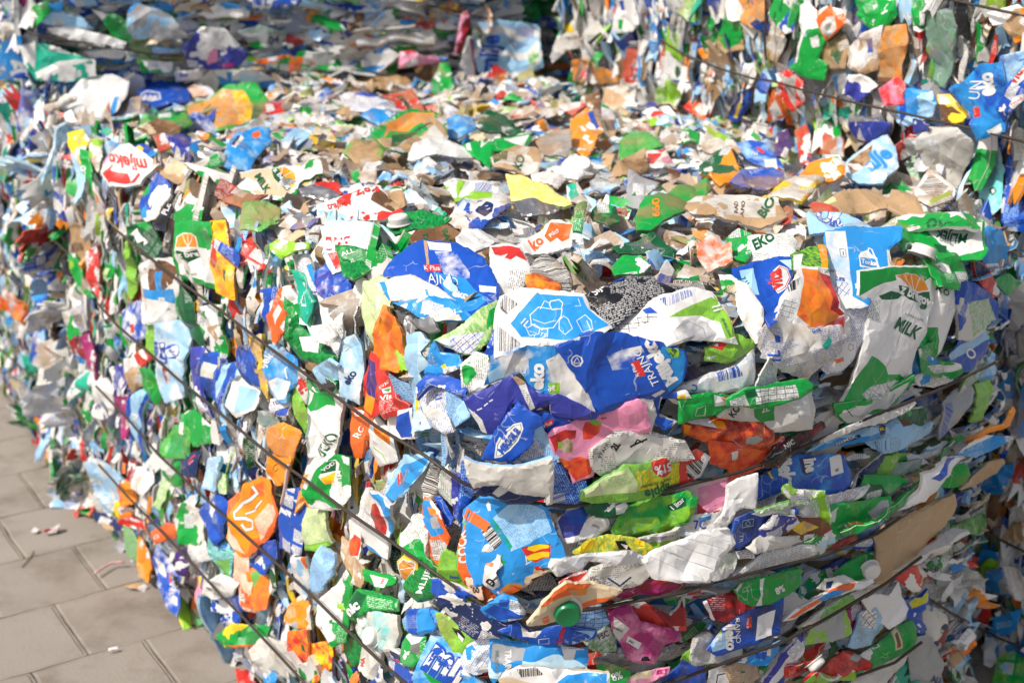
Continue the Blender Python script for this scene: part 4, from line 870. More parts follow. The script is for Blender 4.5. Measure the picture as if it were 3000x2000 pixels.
K('F', 'ow0', '300 1240 500 1230 750 1190 880 1120 890 1250 860 1370 700 1395 600 1400 420 1340 250 1300', 'white creased two litre carton with green end panel', [('gd0', '490 1250 640 1220 640 1330 560 1355 500 1310'), ('w', '720 1210 860 1150 870 1280 800 1270')], [('2L', 'w', 545, 1275, 605, 1260, 1), ('KO', 'k', 350, 1310, 400, 1240, 1.2, .04)], lift=.04)
K('F', 'OR4', '100 1370 300 1330 580 1350 640 1400 650 1480 590 1540 450 1500 300 1510 120 1450', 'bright orange red pouch-like carton with yellow edge under the nutrition strip', [('a', '60 1370 130 1380 130 1450 60 1440'), ('w', '80 1350 250 1330 270 1385 140 1370'), ('a', '250 1335 320 1340 310 1390 260 1385'), ('e', '440 1450 510 1430 570 1460 520 1500 450 1490')], lift=.05, fold=1.3, curl=1.6)
K('F', 'Or4', '200 1470 400 1500 590 1540 700 1450 690 1500 600 1640 400 1690 340 1760 330 1660 210 1640', 'red orange carton front with white badge below the orange pouch', [('w', '330 1540 380 1530 380 1590 340 1600')], lift=.036)
K('F', 'ow0', '1000 1450 1120 1380 1300 1300 1440 1250 1600 1195 1610 1210 1560 1260 1400 1330 1200 1390 1010 1470', 'thin pale board ledge jutting under the sun badge carton', lift=.06, up=.6, skirt=.01, fold=.4)
K('F', 'kR1', '600 1568 650 1500 840 1420 1000 1360 1010 1400 900 1450 800 1510 680 1640 560 1650', 'thin black and red foil pouch squeezed beside the wire', [('R', '880 1400 990 1360 1010 1410 900 1440')], [('NIC', 'w', 700, 1520, 770, 1480)], lift=.05)
K('F', 'cs9', '870 1540 1050 1440 1220 1400 1400 1340 1440 1400 1250 1470 1060 1500', 'light blue carton band with navy oval badge', [('n', '1040 1500 1100 1470 1220 1420 1230 1440 1110 1490'), ('n', '1370 1360 1400 1340 1425 1360 1420 1420 1390 1430 1368 1400')], [('PARMSK', 'w', 1070, 1500, 1210, 1440, .7), ('MLI', 'y', 1375, 1395, 1420, 1385)], lift=.04)
K('F', 'sx1', '1280 1470 1440 1390 1500 1330 1640 1380 1700 1340 1690 1420 1560 1510 1400 1550 1300 1500', 'pale grey blue carton corner with small print', [('sk2', '1330 1480 1440 1450 1440 1530 1340 1540'), ('u', '1500 1330 1560 1310 1590 1340 1520 1370')])
K('F', 'gd8', '1510 1270 1640 1240 1700 1250 1680 1310 1620 1360 1500 1320', 'green scrap with white dashes on the underside ledge')
K('F', 'ob8', '1920 360 2000 380 2140 470 2190 540 2180 640 2090 660 2000 770 1920 760 1920 560', 'grey beige crushed carton corner at the end of the front bale', [('oj5', '1980 520 2130 480 2180 640 2050 700 1990 760')])
K('F', 'rn8', '2030 200 2110 280 2160 380 2200 450 2140 470 2070 380', 'narrow crimson carton edge at the end of the front bale', [('w', '2150 370 2200 430 2180 470 2150 460')])
K('F', 'bs9', '1830 870 1960 780 2080 720 2110 760 2080 870 1990 960 1880 990', 'shaded blue carton with pale letters right of the white side panel', [], [('O', 'w', 1980, 910, 2030, 870, 1.1, .03)])
K('F', 'je3', '1960 1000 2040 900 2110 750 2100 860 2060 1010 1960 1110 1900 1150', 'olive green folded carton strip in the shade')
K('F', 'ex1', '1800 1200 1880 1130 1980 1060 2000 1150 1960 1230 1900 1330 1800 1450', 'grey shaded carton side with small bar code near the end wire', [('eb2', '1800 1220 1840 1200 1840 1420 1800 1430'), ('a', '1890 1330 1990 1230 2010 1260 1900 1370')])
K('F', 'sc3', '2030 1010 2080 930 2140 860 2170 880 2140 1030 2090 1060', 'light blue crumple at the end of the front bale', fold=1.6)
K('F', 'lj5', '2010 1330 2030 1090 2100 1060 2120 1150 2100 1310', 'lime green carton strip with violet label in the shade')
K('F', 'ah0', '1950 1480 2080 1410 2200 1360 2240 1280 2270 1250 2280 1270 2240 1370 2100 1420 1970 1490', 'tan curled board edge jutting out at the end of the front bale', lift=.06, name='board_strip', cat='board strip')
K('F', 'cw0', '1880 1568 1930 1520 2060 1440 2240 1440 2270 1450 2190 1500 2040 1568', 'blue and white sheet jutting out at the end of the front bale', [('w', '1900 1540 1960 1490 2160 1370 2220 1390 2100 1450'), ('a', '1960 1480 2160 1365 2200 1370 2050 1450')], lift=.06)
K('F', 'g', '305 40 380 -10 460 30 460 180 430 240 330 190', 'bright green crumpled carton on the top edge above the navy one', fold=1.6)
K('F', 'wd1', '460 60 600 50 740 40 780 100 760 190 640 220 440 210 460 140', 'white carton with dark green capitals on the top edge', [('w', '460 60 640 50 620 160 480 160')], [('EKO', 'd', 500, 150, 640, 90, 1.2, .04)])
K('F', 'oO4', '110 120 200 70 320 110 330 240 180 290 120 220', 'clear bag with orange and white bits on the top edge', fold=1.5, name='plastic_bag_scrap', cat='bag scrap')
K('F', 'cw0', '2060 40 2120 0 2200 40 2250 210 2200 300 2120 310 2080 180', 'mid blue carton with small white badge at the end of the top', [('w', '2090 250 2200 240 2210 290 2120 310')], [('tonka', 'b', 2110, 290, 2195, 275)])
K('F', 'wo0', '2190 470 2330 380 2400 420 2400 560 2300 700 2200 680', 'plain white carton corner at the edge of the shaded lower bale', [('b', '2200 550 2270 560 2240 690 2200 690')])
K('F', 'gd0', '2170 360 2250 330 2340 380 2250 450', 'green carton scrap by the plain white corner')
# ---- lower middle of the front bale
K('H', 'oh0', '860 40 960 80 1100 95 1250 85 1440 30 1450 120 1440 340 1400 345 1390 290 1200 260 1100 200 1000 210 930 235 880 150', 'plain grey white crushed box side between two blue edges', lift=.05, fold=.5, up=.12, dirt=-.3, side='s')
K('H', 'bs1', '1440 30 1530 90 1570 200 1670 185 1680 220 1640 330 1500 360 1450 350 1440 200', 'mid blue carton fold with printed text right of the plain grey box side', [('wb2', '1450 270 1540 260 1545 360 1455 345')], lift=.046)
K('H', 'ne0', '930 240 1010 210 1100 205 1170 180 1280 180 1385 210 1395 320 1280 330 1150 320 1070 285 980 270', 'torn dark navy flap with bare board edge under the grey box side', [('o', '1040 260 1110 190 1170 175 1160 230 1080 285'), ('o', '1160 180 1330 190 1385 212 1280 205 1170 200')], [], [('w', 6, '1270 195 1310 200'), ('w', 6, '1330 205 1360 212')], lift=.062)
K('H', 'bs1', '822 60 860 40 890 160 900 260 850 360 820 480 800 400 825 260', 'tall narrow blue printed strip left of the plain box side', lift=.03)
K('H', 'c', '850 420 960 330 1060 290 1170 330 1330 340 1410 365 1440 480 1500 590 1545 700 1460 770 1300 870 1130 960 1090 950 1000 860 940 880 880 760 850 600',
  'bright blue children drink carton with red and yellow sailboat and castle',
  [('sc1', '1040 440 1150 350 1320 345 1400 370 1450 510 1300 600 1170 650 1100 560'), ('wk2', '960 530 1020 460 1110 590 1060 645'), ('cg5', '1040 430 1180 620 1160 650 1020 470'), ('r', '1240 630 1340 610 1440 600 1440 690 1340 735 1280 700'), ('y', '1290 620 1345 610 1420 600 1440 620 1330 660 1280 640'), ('y', '1270 690 1330 670 1440 650 1430 690 1350 715 1290 712'),
   ('H', '1260 860 1270 830 1320 820 1330 770 1390 790 1440 770 1455 810 1380 860 1250 920'), ('r', '1330 765 1350 755 1400 790 1340 790'), ('u', '1310 850 1380 830 1390 860 1320 885'), ('gO4', '1100 900 1150 860 1240 870 1260 920 1130 960 1090 950'), ('g', '1090 690 1120 660 1110 700 1150 715 1110 730 1100 750'), ('w', '995 360 1010 335 1025 350 1030 390 1010 395'), ('R', '1370 780 1450 760 1490 720 1550 700 1460 770 1390 800'), ('d', '1380 800 1540 690 1552 700 1460 775')],
  [('i', 'O', 975, 520, 1005, 455, 1, .08)], [('R', 5, '1440 690 1430 620 1470 610'), ('w', 7, '1270 680 1280 740'), ('w', 7, '1270 740 1310 720'), ('w', 8, '1180 800 1200 780 1215 860 1240 850'), ('k', 4, '1240 630 1340 610 1440 600')], lift=.036, fold=.6, dirt=-.35)
K('H', 'Or0', '845 470 870 600 920 760 960 850 1060 960 1000 1020 950 980 860 880 800 740 810 640', 'red cola carton strip with slanted white lettering',
  [('j', '800 620 850 470 790 480 720 700 720 840 800 850 810 720'), ('O', '890 800 920 790 935 815 925 845 900 850 884 830'), ('y', '895 810 918 803 925 825 905 838')], [('COCK', 'w', 882, 725, 845, 520, 1.25, .04), ('naranča', 'y', 912, 695, 905, 590, .9)], lift=.034, fold=.7)
K('H', 'zO0', '860 860 960 870 970 990 900 1000', 'salmon date label on the bottom of the cola carton', [], [('00', 'k', 905, 950, 950, 945, 1.2, .02), ('02:1', 'k', 885, 912, 935, 912, .9)], lift=.05)
K('H', 'lj5', '690 690 720 660 800 730 830 860 1000 1020 960 1030 880 1000 760 930 700 860 670 800', 'lime and meadow green strip with slanted blue lettering', [('jl5', '690 690 760 680 800 740 790 790 700 790')], [('Priro', 'b', 745, 845, 805, 850, 1.1, .03), ('Prii', 'b', 900, 965, 960, 1000, 1.1, .03)], lift=.028)
K('H', 'ow8', '950 590 1010 620 1090 700 1100 760 1060 800 1090 880 1080 950 1040 920 980 860 960 720', 'white crushed strip with black bar letters down the middle of the sailboat carton', [('O', '985 720 1050 740 1040 770 980 750')], [('D', 'k', 1045, 905, 1070, 870, 1.4, .05)], [('k', 8, '1030 880 1100 820')], lift=.05, fold=1.6)
K('H', 'sn0', '400 60 440 0 590 10 560 110 450 240 330 330 285 280 310 160', 'blue milk carton corner with small red tag pointing down', [('c', '430 60 590 10 560 110 450 230 330 330 285 280 360 160'), ('r', '360 145 400 125 415 190 370 220'), ('w', '300 50 360 0 400 0 340 110 320 180 300 130'), ('l', '330 40 380 0 400 0 350 90')], [('RAJNO', 'w', 320, 140, 420, 40, .9, 0), ('K Plus', 'w', 400, 195, 380, 135, .7)], lift=.024)
K('H', 'ok2', '580 110 620 60 670 80 650 230 640 320 600 280 585 200', 'grey white twisted strip beside the blue pointing corner', fold=1.8)
K('H', 'wg1', '690 130 720 80 740 150 750 360 660 260', 'white strip of tiny green print', lift=.02)
K('H', 'i', '770 130 820 160 820 420 770 430 765 260', 'tall violet blue strip at the corner')
K('H', 'Oc0', '590 300 640 310 700 400 710 500 730 560 690 640 680 780 620 750 580 640 590 540 560 420', 'blue carton with torn orange picture, twisted upright', [('c', '580 300 640 310 720 520 700 540 630 560 570 440'), ('a', '625 350 680 370 690 410 640 410'), ('e', '630 430 690 410 700 500 640 500')], fold=1.6, lift=.024)
K('H', 'b', '650 290 690 300 760 420 740 480 690 430', 'small dark blue wedge beside the twisted orange picture')
K('H', 'wd1', '420 540 500 410 560 430 580 560 570 720 520 700 440 620', 'white and green printed carton side with curved green hill', [('g', '440 620 500 580 580 600 570 740 510 710 450 660')], lift=.022, dirt=-.1)
K('H', 'ye0', '395 740 430 700 500 740 500 800 440 910 410 850', 'half orange badge on white under the wire', [('w', '395 740 430 702 510 735 500 810 445 915 405 860'), ('a', '402 745 435 712 500 745 492 800 445 900 412 850')], [], [('w', 7, '500 770 410 780'), ('w', 7, '490 790 430 880'), ('w', 7, '490 760 440 715')], lift=.026)
K('H', 'gd5', '500 735 580 760 640 860 600 990 520 1000 450 920 440 900 500 800', 'green carton side with white letters beside the half orange badge', [], [('MLIJE', 'w', 570, 940, 600, 800, .9, .02)], lift=.024)
K('H', 'wc0', '160 250 250 260 340 350 330 420 310 600 320 700 180 640 130 500 130 330', 'white dirty carton with red strawberry skin picture and blue edge', [('rR4', '220 330 250 320 300 420 300 550 240 520 215 420'), ('c', '190 240 280 260 360 370 330 560 310 520 320 400 250 290'), ('c', '130 590 160 610 310 700 310 715 140 640')], lift=.026)
K('H', 'ow8', '40 460 100 420 130 520 130 700 200 720 160 740 60 660 30 580', 'white carton strip with tomato picture', [('rO4', '40 590 80 540 130 570 130 690 70 690')])
K('H', 'ho0', '-20 560 40 620 140 740 140 840 100 900 30 840 -20 700', 'pinkish beige crumpled carton inside under the wire', fold=1.3)
K('H', 'gd0', '150 780 240 810 350 830 360 870 270 920 180 860', 'green flap with small red and white emblem under the wire', [('w', '205 820 330 850 310 915 220 900')], [('vin', 'r', 300, 890, 310, 850, 1)])
K('H', 'gk1', '60 1010 110 930 230 960 360 1000 370 1070 200 1050 110 1130 60 1110', 'dark green carton side with large white letters', [('d', '60 1010 110 930 170 960 140 1120 60 1115'), ('gw1', '170 960 350 1000 370 1060 200 1045')], [('nic', 'w', 75, 1105, 150, 1040, 1.2, .05)], lift=.024)
K('H', 'oT3', '90 1110 160 1090 260 1090 350 1110 360 1220 340 1330 260 1340 160 1280 130 1230 90 1180', 'translucent mint white carton shoulder with open spout and white screw cap', [], [], [], cap=[('o', 145, 1130, 52, (.2, .1)), ('w', 250, 1245, 62, (-.15, .15))], lift=.03, dirt=-.1)
K('H', 'gd5', '0 1250 60 1220 110 1290 120 1400 60 1450 0 1400', 'green crumpled carton below the spout shoulder')
K('H', 'ow1', '100 1300 160 1270 260 1360 240 1480 180 1530 110 1460', 'dirty white carton wedge with red letters below the screw cap', [], [('NA', 'r', 150, 1450, 150, 1390, 1, .03)])
K('H', 'cb8', '430 1130 480 1070 600 1060 650 1080 640 1150 600 1200 530 1230 440 1190', 'rounded bright blue carton edge above the trajno lettering', lift=.03)
K('H', 'wb1', '640 1110 690 1080 700 1200 720 1290 620 1290 600 1200', 'white panel of nutrition text beside the bright blue edge', [], [('2,8%', 'k', 635, 1200, 680, 1205, .9)])
K('H', 'go0', '410 1300 460 1220 560 1260 560 1350 490 1440 410 1420', 'green and white square carton top with torn corner', [('w', '430 1250 470 1210 560 1250 540 1290 480 1300'), ('eo6', '470 1310 550 1280 540 1370 490 1350')], lift=.028)
K('H', 'ob8', '270 1340 340 1320 400 1390 440 1480 520 1530 480 1568 330 1500 290 1430', 'white carton shoulder with navy and red curve', [('n', '330 1320 390 1370 440 1430 400 1430 340 1370'), ('r', '350 1400 440 1440 430 1455 350 1415')], lift=.024)
K('H', 'b', '200 1440 250 1410 270 1480 290 1568 190 1568', 'blue violet wrinkled scrap at the lower edge', fold=1.4)
K('H', 'sc3', '580 1330 600 1275 720 1300 830 1400 870 1470 960 1570 900 1600 520 1600 500 1520 540 1430', 'light blue milk carton with bold outlined white lettering', [('g', '560 1480 640 1520 720 1570 620 1560'), ('wb1', '690 1320 830 1410 900 1520 840 1500')], [('trajno', 'b', 615, 1365, 760, 1470, 1.1, .05), ('mli', 'b', 555, 1440, 800, 1590, 1.5, .075), ('mli', 'w', 562, 1440, 798, 1586, 1.4, .035)], lift=.032, fold=.5, dirt=-.35)
K('H', 'lj5', '680 1090 720 1100 800 1150 870 1220 900 1280 850 1330 830 1400 850 1440 830 1470 760 1310 700 1190', 'lime green carton edge with black and white cow patches', [('k', '775 1180 830 1200 860 1250 840 1290 800 1230'), ('w', '810 1215 850 1260 840 1285 812 1250')], lift=.034)
K('H', 'n', '660 980 760 950 860 1010 960 1040 1050 1150 1100 1180 1060 1260 900 1260 830 1190 740 1090 700 1040', 'long dark navy carton edge curving under the sailboat carton', [('o', '625 860 700 880 860 1010 840 1030 720 980 650 960')], lift=.046, up=-.05, side='b')
K('H', 'ob8', '620 860 700 870 820 960 860 1020 760 970 660 990 630 930', 'dirty white bottom corner left of the navy edge', lift=.05)
K('H', 'cb8', '980 1050 1060 1000 1110 970 1200 1000 1250 1080 1240 1110 1130 1130 1030 1110', 'bright blue folded gable under the sailboat carton', [('b', '990 1060 1060 1020 1250 1100 1230 1120 1080 1130')], lift=.062, fold=1.2)
K('H', 'ob0', '1020 1010 1150 950 1350 860 1500 810 1510 840 1400 960 1300 1060 1240 1080 1200 990 1110 965', 'white carton edge with slanted milk lettering above the green cap', [('c', '1370 880 1440 840 1500 840 1490 870 1390 910')], [('milk', 'n', 1330, 1010, 1260, 1030, 1.2, .04), ('2,8%', 'n', 1390, 940, 1350, 950, .9)], lift=.06, fold=.5)
K('H', 'HO9', '1290 1150 1390 1020 1480 940 1560 900 1690 910 1850 920 1920 930 1830 990 1760 1020 1660 1060 1560 1110 1430 1150 1310 1165', 'beige carton lying flat with green screw cap', [('ah4', '1560 920 1700 910 1690 960 1600 960'), ('O', '1370 1100 1420 1085 1430 1140 1385 1145')], [('Karton', 'w', 1385, 1115, 1425, 1100, .8)], cap=[('g', 1548, 1055, 88, (-.2, -.25))], lift=.062, fold=.5, dirt=-.2)
K('H', 'r', '1510 870 1600 830 1680 800 1660 860 1640 900 1520 890', 'thin red carton edge above the beige one', lift=.05)
K('H', 'ok1', '1650 880 1750 790 1880 750 2000 730 2130 750 2170 800 2050 890 1900 920 1760 920', 'cream carton end with stamped approval text', [('ok0', '1700 820 1890 760 1890 820 1710 870')], [('FSC', 'k', 1720, 865, 1770, 850, 1.2)], [('n', 14, '1840 850 1920 900 2000 840'), ('n', 8, '1790 890 1860 900')], lift=.058, fold=.5)
K('H', 'w', '1480 710 1620 700 1760 690 1870 670 2010 660 2110 700 2130 760 2060 740 1900 760 1760 730 1690 790 1600 800 1520 830 1460 770', 'torn strip of white paper along the ledge under the sailboat', lift=.085, up=.5, fold=1.0, dirt=-.5, skirt=.004, name='torn_paper', cat='paper')
K('H', 'w', '2110 700 2200 640 2352 590 2480 530 2640 500 2690 610 2600 700 2530 860 2352 860 2200 830', 'large torn sheet of ruled white paper hanging out of the bale', [], [], [('e', 3, '2200 640 2560 790'), ('e', 3, '2300 610 2600 720'), ('e', 3, '2380 570 2640 650'), ('e', 3, '2150 690 2480 850'), ('e', 3, '2460 540 2670 600')], lift=.085, up=.35, fold=.8, dirt=-.5, skirt=.004, name='torn_paper', cat='paper')
K('I', 'w', '330 220 390 170 490 130 495 300 505 370 420 350 375 370 330 480 250 460 300 380 340 280', 'narrow torn white paper strip hanging above the ruled sheet', lift=.09, up=.2, fold=1., dirt=-.5, skirt=.003, name='torn_paper', cat='paper')
K('H', 'mp3', '1850 1090 1990 1020 2060 1150 2200 1190 2330 1210 2352 1280 2230 1310 2160 1420 2060 1410 1990 1400 1950 1300 1890 1220', 'magenta carton with white date panel and small stamp', [('o', '1870 1100 1980 1180 1920 1280 1870 1240'), ('w', '1975 1240 2070 1290 2050 1335 1965 1285'), ('k', '2075 1380 2110 1380 2130 1410 2060 1410')], [('FSC', 'k', 1980, 1285, 2015, 1300, 1), ('12/04/22', 'k', 1860, 1175, 1930, 1215, .8)], lift=.05, dirt=-.2)
K('H', 'or8', '1810 1050 2000 1010 2100 1030 2250 1100 2352 980 2352 1190 2200 1190 2060 1150 1960 1100', 'white and deep red carton side above the magenta one', [('R', '2050 960 2352 930 2352 1160 2240 1170 2180 1100')], lift=.036)
K('H', 'Rm4', '1900 1010 1990 940 2230 830 2352 790 2352 920 2200 950 2060 980 1960 1020', 'dark magenta printed strip above the wire', lift=.05)
K('H', 'jw5', '1710 1180 1860 1180 1890 1290 1880 1380 1740 1330 1660 1260', 'meadow green label with boxed white stamp', [('w', '1760 1220 1850 1180 1870 1240 1780 1290')], [('FSC', 'k', 1780, 1270, 1850, 1235, 1.1)])
K('H', 'sb7', '1560 1110 1650 1070 1790 1060 1840 1150 1750 1200 1640 1180 1560 1150', 'blue nutrition panel behind the green cap', lift=.036)
K('H', 'bs0', '1090 1190 1220 1150 1300 1220 1420 1200 1500 1180 1640 1190 1750 1200 1720 1250 1600 1290 1400 1300 1260 1260 1120 1210', 'royal blue rolled carton with white tear and red lettering', [('o', '1230 1150 1320 1170 1380 1200 1340 1250 1250 1240'), ('s', '1590 1190 1750 1200 1700 1260 1590 1290')], [('kravica', 'r', 1515, 1290, 1545, 1170, 1.2, .04), ('TRAJNO', 'b', 1625, 1280, 1628, 1200, .7), ('lij', 'b', 1660, 1280, 1680, 1210, 1.2, .05)], [('w', 4, '1360 1260 1430 1250 1430 1290 1360 1295 1360 1260')], lift=.06, fold=.7)
K('H', 'cq9', '1030 1260 1090 1230 1200 1290 1400 1300 1560 1330 1690 1330 1690 1400 1680 1480 1400 1480 1200 1470 1120 1510 1060 1568 1020 1480', 'sky blue carton lying on its side with grey embroidered pattern', [('ec9', '1040 1290 1270 1330 1240 1450 1060 1500 1030 1460'), ('o', '1510 1310 1620 1340 1600 1410 1540 1400'), ('wc1', '1500 1300 1620 1300 1680 1340 1560 1340')], [('TRAJNO', 'w', 1130, 1335, 1130, 1520, 1.2, .04), ('MLIJEKO', 'x', 1060, 1340, 1060, 1500, .7)], lift=.06, fold=.6)
K('H', 'wc1', '830 1410 880 1320 960 1260 1060 1240 1040 1320 1020 1470 940 1490 870 1480 840 1450', 'white and pale blue rounded carton shoulder with nutrition text', [('c', '850 1330 900 1300 930 1320 910 1390 870 1400'), ('wc7', '900 1330 1030 1330 1010 1450 900 1440')], lift=.05)
K('H', 'Hw9', '1090 1568 1130 1510 1240 1460 1420 1480 1620 1500 1830 1500 1830 1600 1100 1600', 'beige carton top edge with daisy flowers at the bottom of the picture', [('ok2', '1200 1470 1340 1460 1400 1510 1240 1530'), ('c', '1560 1510 1830 1500 1830 1600 1400 1600')], [], [('w', 9, '1340 1530 1460 1560'), ('w', 9, '1340 1560 1460 1530'), ('w', 9, '1400 1515 1400 1575')], lift=.07, up=.2)
K('H', 'gd0', '1770 1450 1880 1450 1980 1490 1940 1568 1800 1568', 'green carton corner with white percent lettering at the bottom', [], [('8%', 'w', 1870, 1550, 1940, 1525, 1.1, .03)], lift=.05)
K('H', 'eo6', '1750 1400 1850 1370 1960 1330 1950 1420 1880 1470 1800 1450', 'dark grey round plastic rim under the meadow label', name='plastic_rim_scrap', cat='plastic scrap')
K('H', 'br8', '2230 1568 2280 1510 2360 1440 2500 1480 2500 1600 2230 1600', 'blue carton with red edge at the bottom beside the green percent corner', lift=.05)
K('H', 'Hp8', '1940 1568 2060 1500 2250 1460 2230 1500 2110 1568', 'orange pink carton edge at the bottom', [('m', '2180 1480 2250 1462 2225 1500 2170 1510')], lift=.06)
K('H', 'we8', '1520 440 1590 350 1700 330 1760 400 1880 430 1880 480 1840 530 1700 550 1560 590 1490 540 1480 470', 'scuffed blue and white carton base with open grey spout', [('ib8', '1490 470 1540 380 1690 350 1700 420 1640 540 1530 570')], [('MEGG', 'b', 1640, 380, 1700, 360, 1)], cap=[('o', 1765, 475, 66, (.3, .1))], lift=.03, fold=1.3)
K('H', 'jl5', '1680 260 1960 80 2100 70 2352 -20 2352 200 2060 300 1750 330 1670 310', 'lime green apple nectar carton with red round badge', [('f', '1690 180 1970 80 2025 170 2020 240 1680 290'), ('yl5', '2020 100 2352 60 2352 200 2030 230'), ('r', '2140 50 2200 20 2250 25 2285 70 2280 120 2230 150 2170 135 2138 95'), ('fj1', '1700 180 1950 110 1990 180 1700 260')],
  [('51%', 'w', 2275, 50, 2150, 75, 1.1, .03), ('voće', 'w', 2240, 95, 2170, 110, 1), ('clear fruit nectar', 'd', 2280, 155, 2040, 195, .9), ('apple', 'd', 2265, 190, 2070, 230, 1, .02)], lift=.05, fold=.6, dirt=-.3)
K('H', 'gl3', '1880 520 1960 380 2100 330 2352 240 2430 300 2352 450 2200 540 2040 570 1900 560', 'dark and bright green apple carton below the nectar one', [('dg3', '1700 360 1930 300 1980 380 1880 420 1760 420'), ('lj4', '1890 540 2000 440 2180 420 2200 470 2060 560 1940 570'), ('d', '2240 340 2330 270 2352 280 2352 330 2270 375 2245 365')], [('1 litar', 'w', 2275, 365, 2345, 290, 1, .02)], lift=.036, dirt=-.3)
K('H', 'dg0', '1690 340 1760 330 1930 290 1980 370 1880 430 1780 420 1710 400', 'dark green carton wing with small pasted white label', [('w', '1890 350 1960 320 1990 340 1960 410 1900 415')], lift=.045)
K('H', 'jy5', '1630 690 1740 600 1860 570 2000 570 2090 600 2150 660 2100 690 1990 660 1870 680 1760 700 1700 720', 'green meadow carton edge with yellow flower and cow', [('y', '1640 670 1700 610 1770 600 1750 660 1680 680'), ('y', '2020 570 2080 575 2080 610 2010 600'), ('k', '1890 590 1960 590 2000 650 1920 650'), ('w', '1930 610 1980 620 1970 650')], lift=.05)
K('H', 'oc9', '2050 600 2352 510 2352 640 2200 690 2140 660 2110 620', 'white carton side with blue curve left of the ruled paper', [('wb2', '2200 560 2352 530 2352 545 2200 590'), ('l', '2120 620 2352 580 2352 620 2160 650')], lift=.05)
# ---- lower right of the front bale
K('I', 'wr8', '-20 20 100 -20 180 20 110 130 -20 180', 'cream and dark striped carton end above the wire', [('ok2', '20 60 150 20 120 120 30 150')], lift=.036)
K('I', 'op3', '-20 240 110 210 240 170 350 140 390 200 320 300 300 340 180 420 110 430 -20 380', 'white and pink ruled carton face under the wire', [('p', '120 230 340 150 310 310 180 400 115 340'), ('r', '110 330 180 400 300 340 300 320 200 420 100 430'), ('a', '340 140 395 150 380 250 320 300')], [('C', 'b', 60, 60, 90, 60)], lift=.03)
K('I', 'bc3', '650 130 690 60 800 0 1100 0 1160 130 1150 210 1050 250 900 250 760 230 680 230 640 180', 'shaded blue milk carton with bold white lettering and date label', [('w', '1000 10 1090 -10 1110 115 1020 140'), ('n', '800 20 880 0 895 120 850 140 820 110')], [('ijeko', 'w', 665, 30, 700, 235, 1.2, .06), ('ine', 'w', 830, 20, 850, 120, 1.3, .05), ('80', 'k', 1050, 110, 1075, 100, .9)], lift=.03, fold=.6, dirt=-.2)
K('I', 'nb8', '500 190 590 120 690 160 690 230 640 260 520 300 490 260', 'dark blue carton corner left of the bold white lettering', [('y', '590 120 620 100 640 150 610 160')])
K('I', 'lg0', '690 220 750 195 790 235 960 240 970 280 860 300 760 310 700 260', 'bright lime carton top fold with white flap', [('w', '640 310 690 230 740 290 720 330'), ('wb1', '700 280 900 280 900 300 720 330')], lift=.06, up=.3)
K('I', 'jw5', '500 380 700 330 940 285 990 280 990 470 930 430 840 410 760 400 620 370 520 390', 'green and grey carton side with grass and lime end', [('l', '925 290 980 282 990 465 930 430'), ('ex3', '640 360 760 340 870 320 900 400 830 420 700 380')], lift=.05)
K('I', 'bn3', '330 600 370 440 500 400 620 380 780 370 780 410 700 420 560 520 460 600 400 640', 'deep blue carton with pale boxed arrow mark', [('w', '470 400 620 368 770 370 770 420 640 400 540 420')], [('TR', 'w', 385, 540, 385, 600, 1, 0)], [('s', 5, '410 445 490 435 490 485 405 495 410 445'), ('s', 5, '430 470 450 445 470 470 450 485 430 470')], lift=.055, fold=.6)
K('I', 'i', '460 600 540 520 620 420 760 420 800 470 720 540 640 570 540 590', 'violet blue creased carton base with white dashes in the lower front', [('o', '630 370 780 370 770 420 620 400')], [], [('w', 6, '735 435 725 460'), ('w', 6, '715 475 700 500')], lift=.06)
K('I', 'uR8', '690 570 830 410 930 420 1000 500 940 540 830 580', 'dark brown carton flap with golden patch', [('yh4', '760 500 840 450 930 490 830 550')], lift=.056)
K('I', 'oe0', '540 670 640 580 780 570 900 540 870 580 700 640 560 690', 'grey white carton underside below the violet base', lift=.05)
K('I', 'nw0', '360 610 460 600 540 600 680 570 560 640 500 690 400 700', 'dark violet carton edge below the boxed arrow carton', lift=.05)
K('I', 'wc1', '-20 440 120 410 300 395 300 510 150 520 -20 560', 'white carton edge with blue lines of print left of the deep blue carton', [('c', '110 430 200 410 200 440 120 455')], [('7C', 'b', 80, 505, 160, 500, 1.2)], lift=.05)
K('I', 'gd0', '1000 360 1080 340 1180 330 1350 300 1440 300 1450 380 1380 440 1280 430 1200 500 1000 500 1010 420', 'shaded green milk carton lying flat with torn spout hole and half sun badge', [('e', '1270 390 1380 310 1430 310 1440 390 1320 450'), ('a', '1100 490 1180 450 1320 450 1300 490 1200 490'), ('o', '1000 400 1080 350 1060 380 1040 460 1000 440')], [('breg', 'w', 1120, 525, 1240, 500, 1.1, .04)], [('w', 7, '1200 500 1190 450'), ('w', 7, '1200 500 1240 450'), ('w', 7, '1200 500 1140 460')], lift=.06)
K('I', 'gd8', '1080 340 1200 290 1300 170 1500 160 1550 190 1450 260 1330 300', 'green carton fold in layers above the torn spout hole', [('w', '1110 330 1290 200 1300 210 1140 345')], lift=.055)
K('I', 'gd0', '1200 560 1280 500 1560 350 1720 240 1900 100 2000 80 1980 150 1930 240 1800 290 1640 340 1480 430 1350 510 1220 580', 'long green carton pressed into a slanting sheet jutting out at the end', [('u', '1640 260 1780 170 1840 170 1760 250 1670 290')], [('8', 'w', 1780, 285, 1810, 270, 1, .05), ('bio', 'w', 1820, 275, 1870, 250, .9, .03)], lift=.07)
K('I', 'wb1', '980 330 990 280 1280 210 1200 280 1110 340 990 400', 'white and blue printed sheet edge under the shaded blue carton', lift=.05)
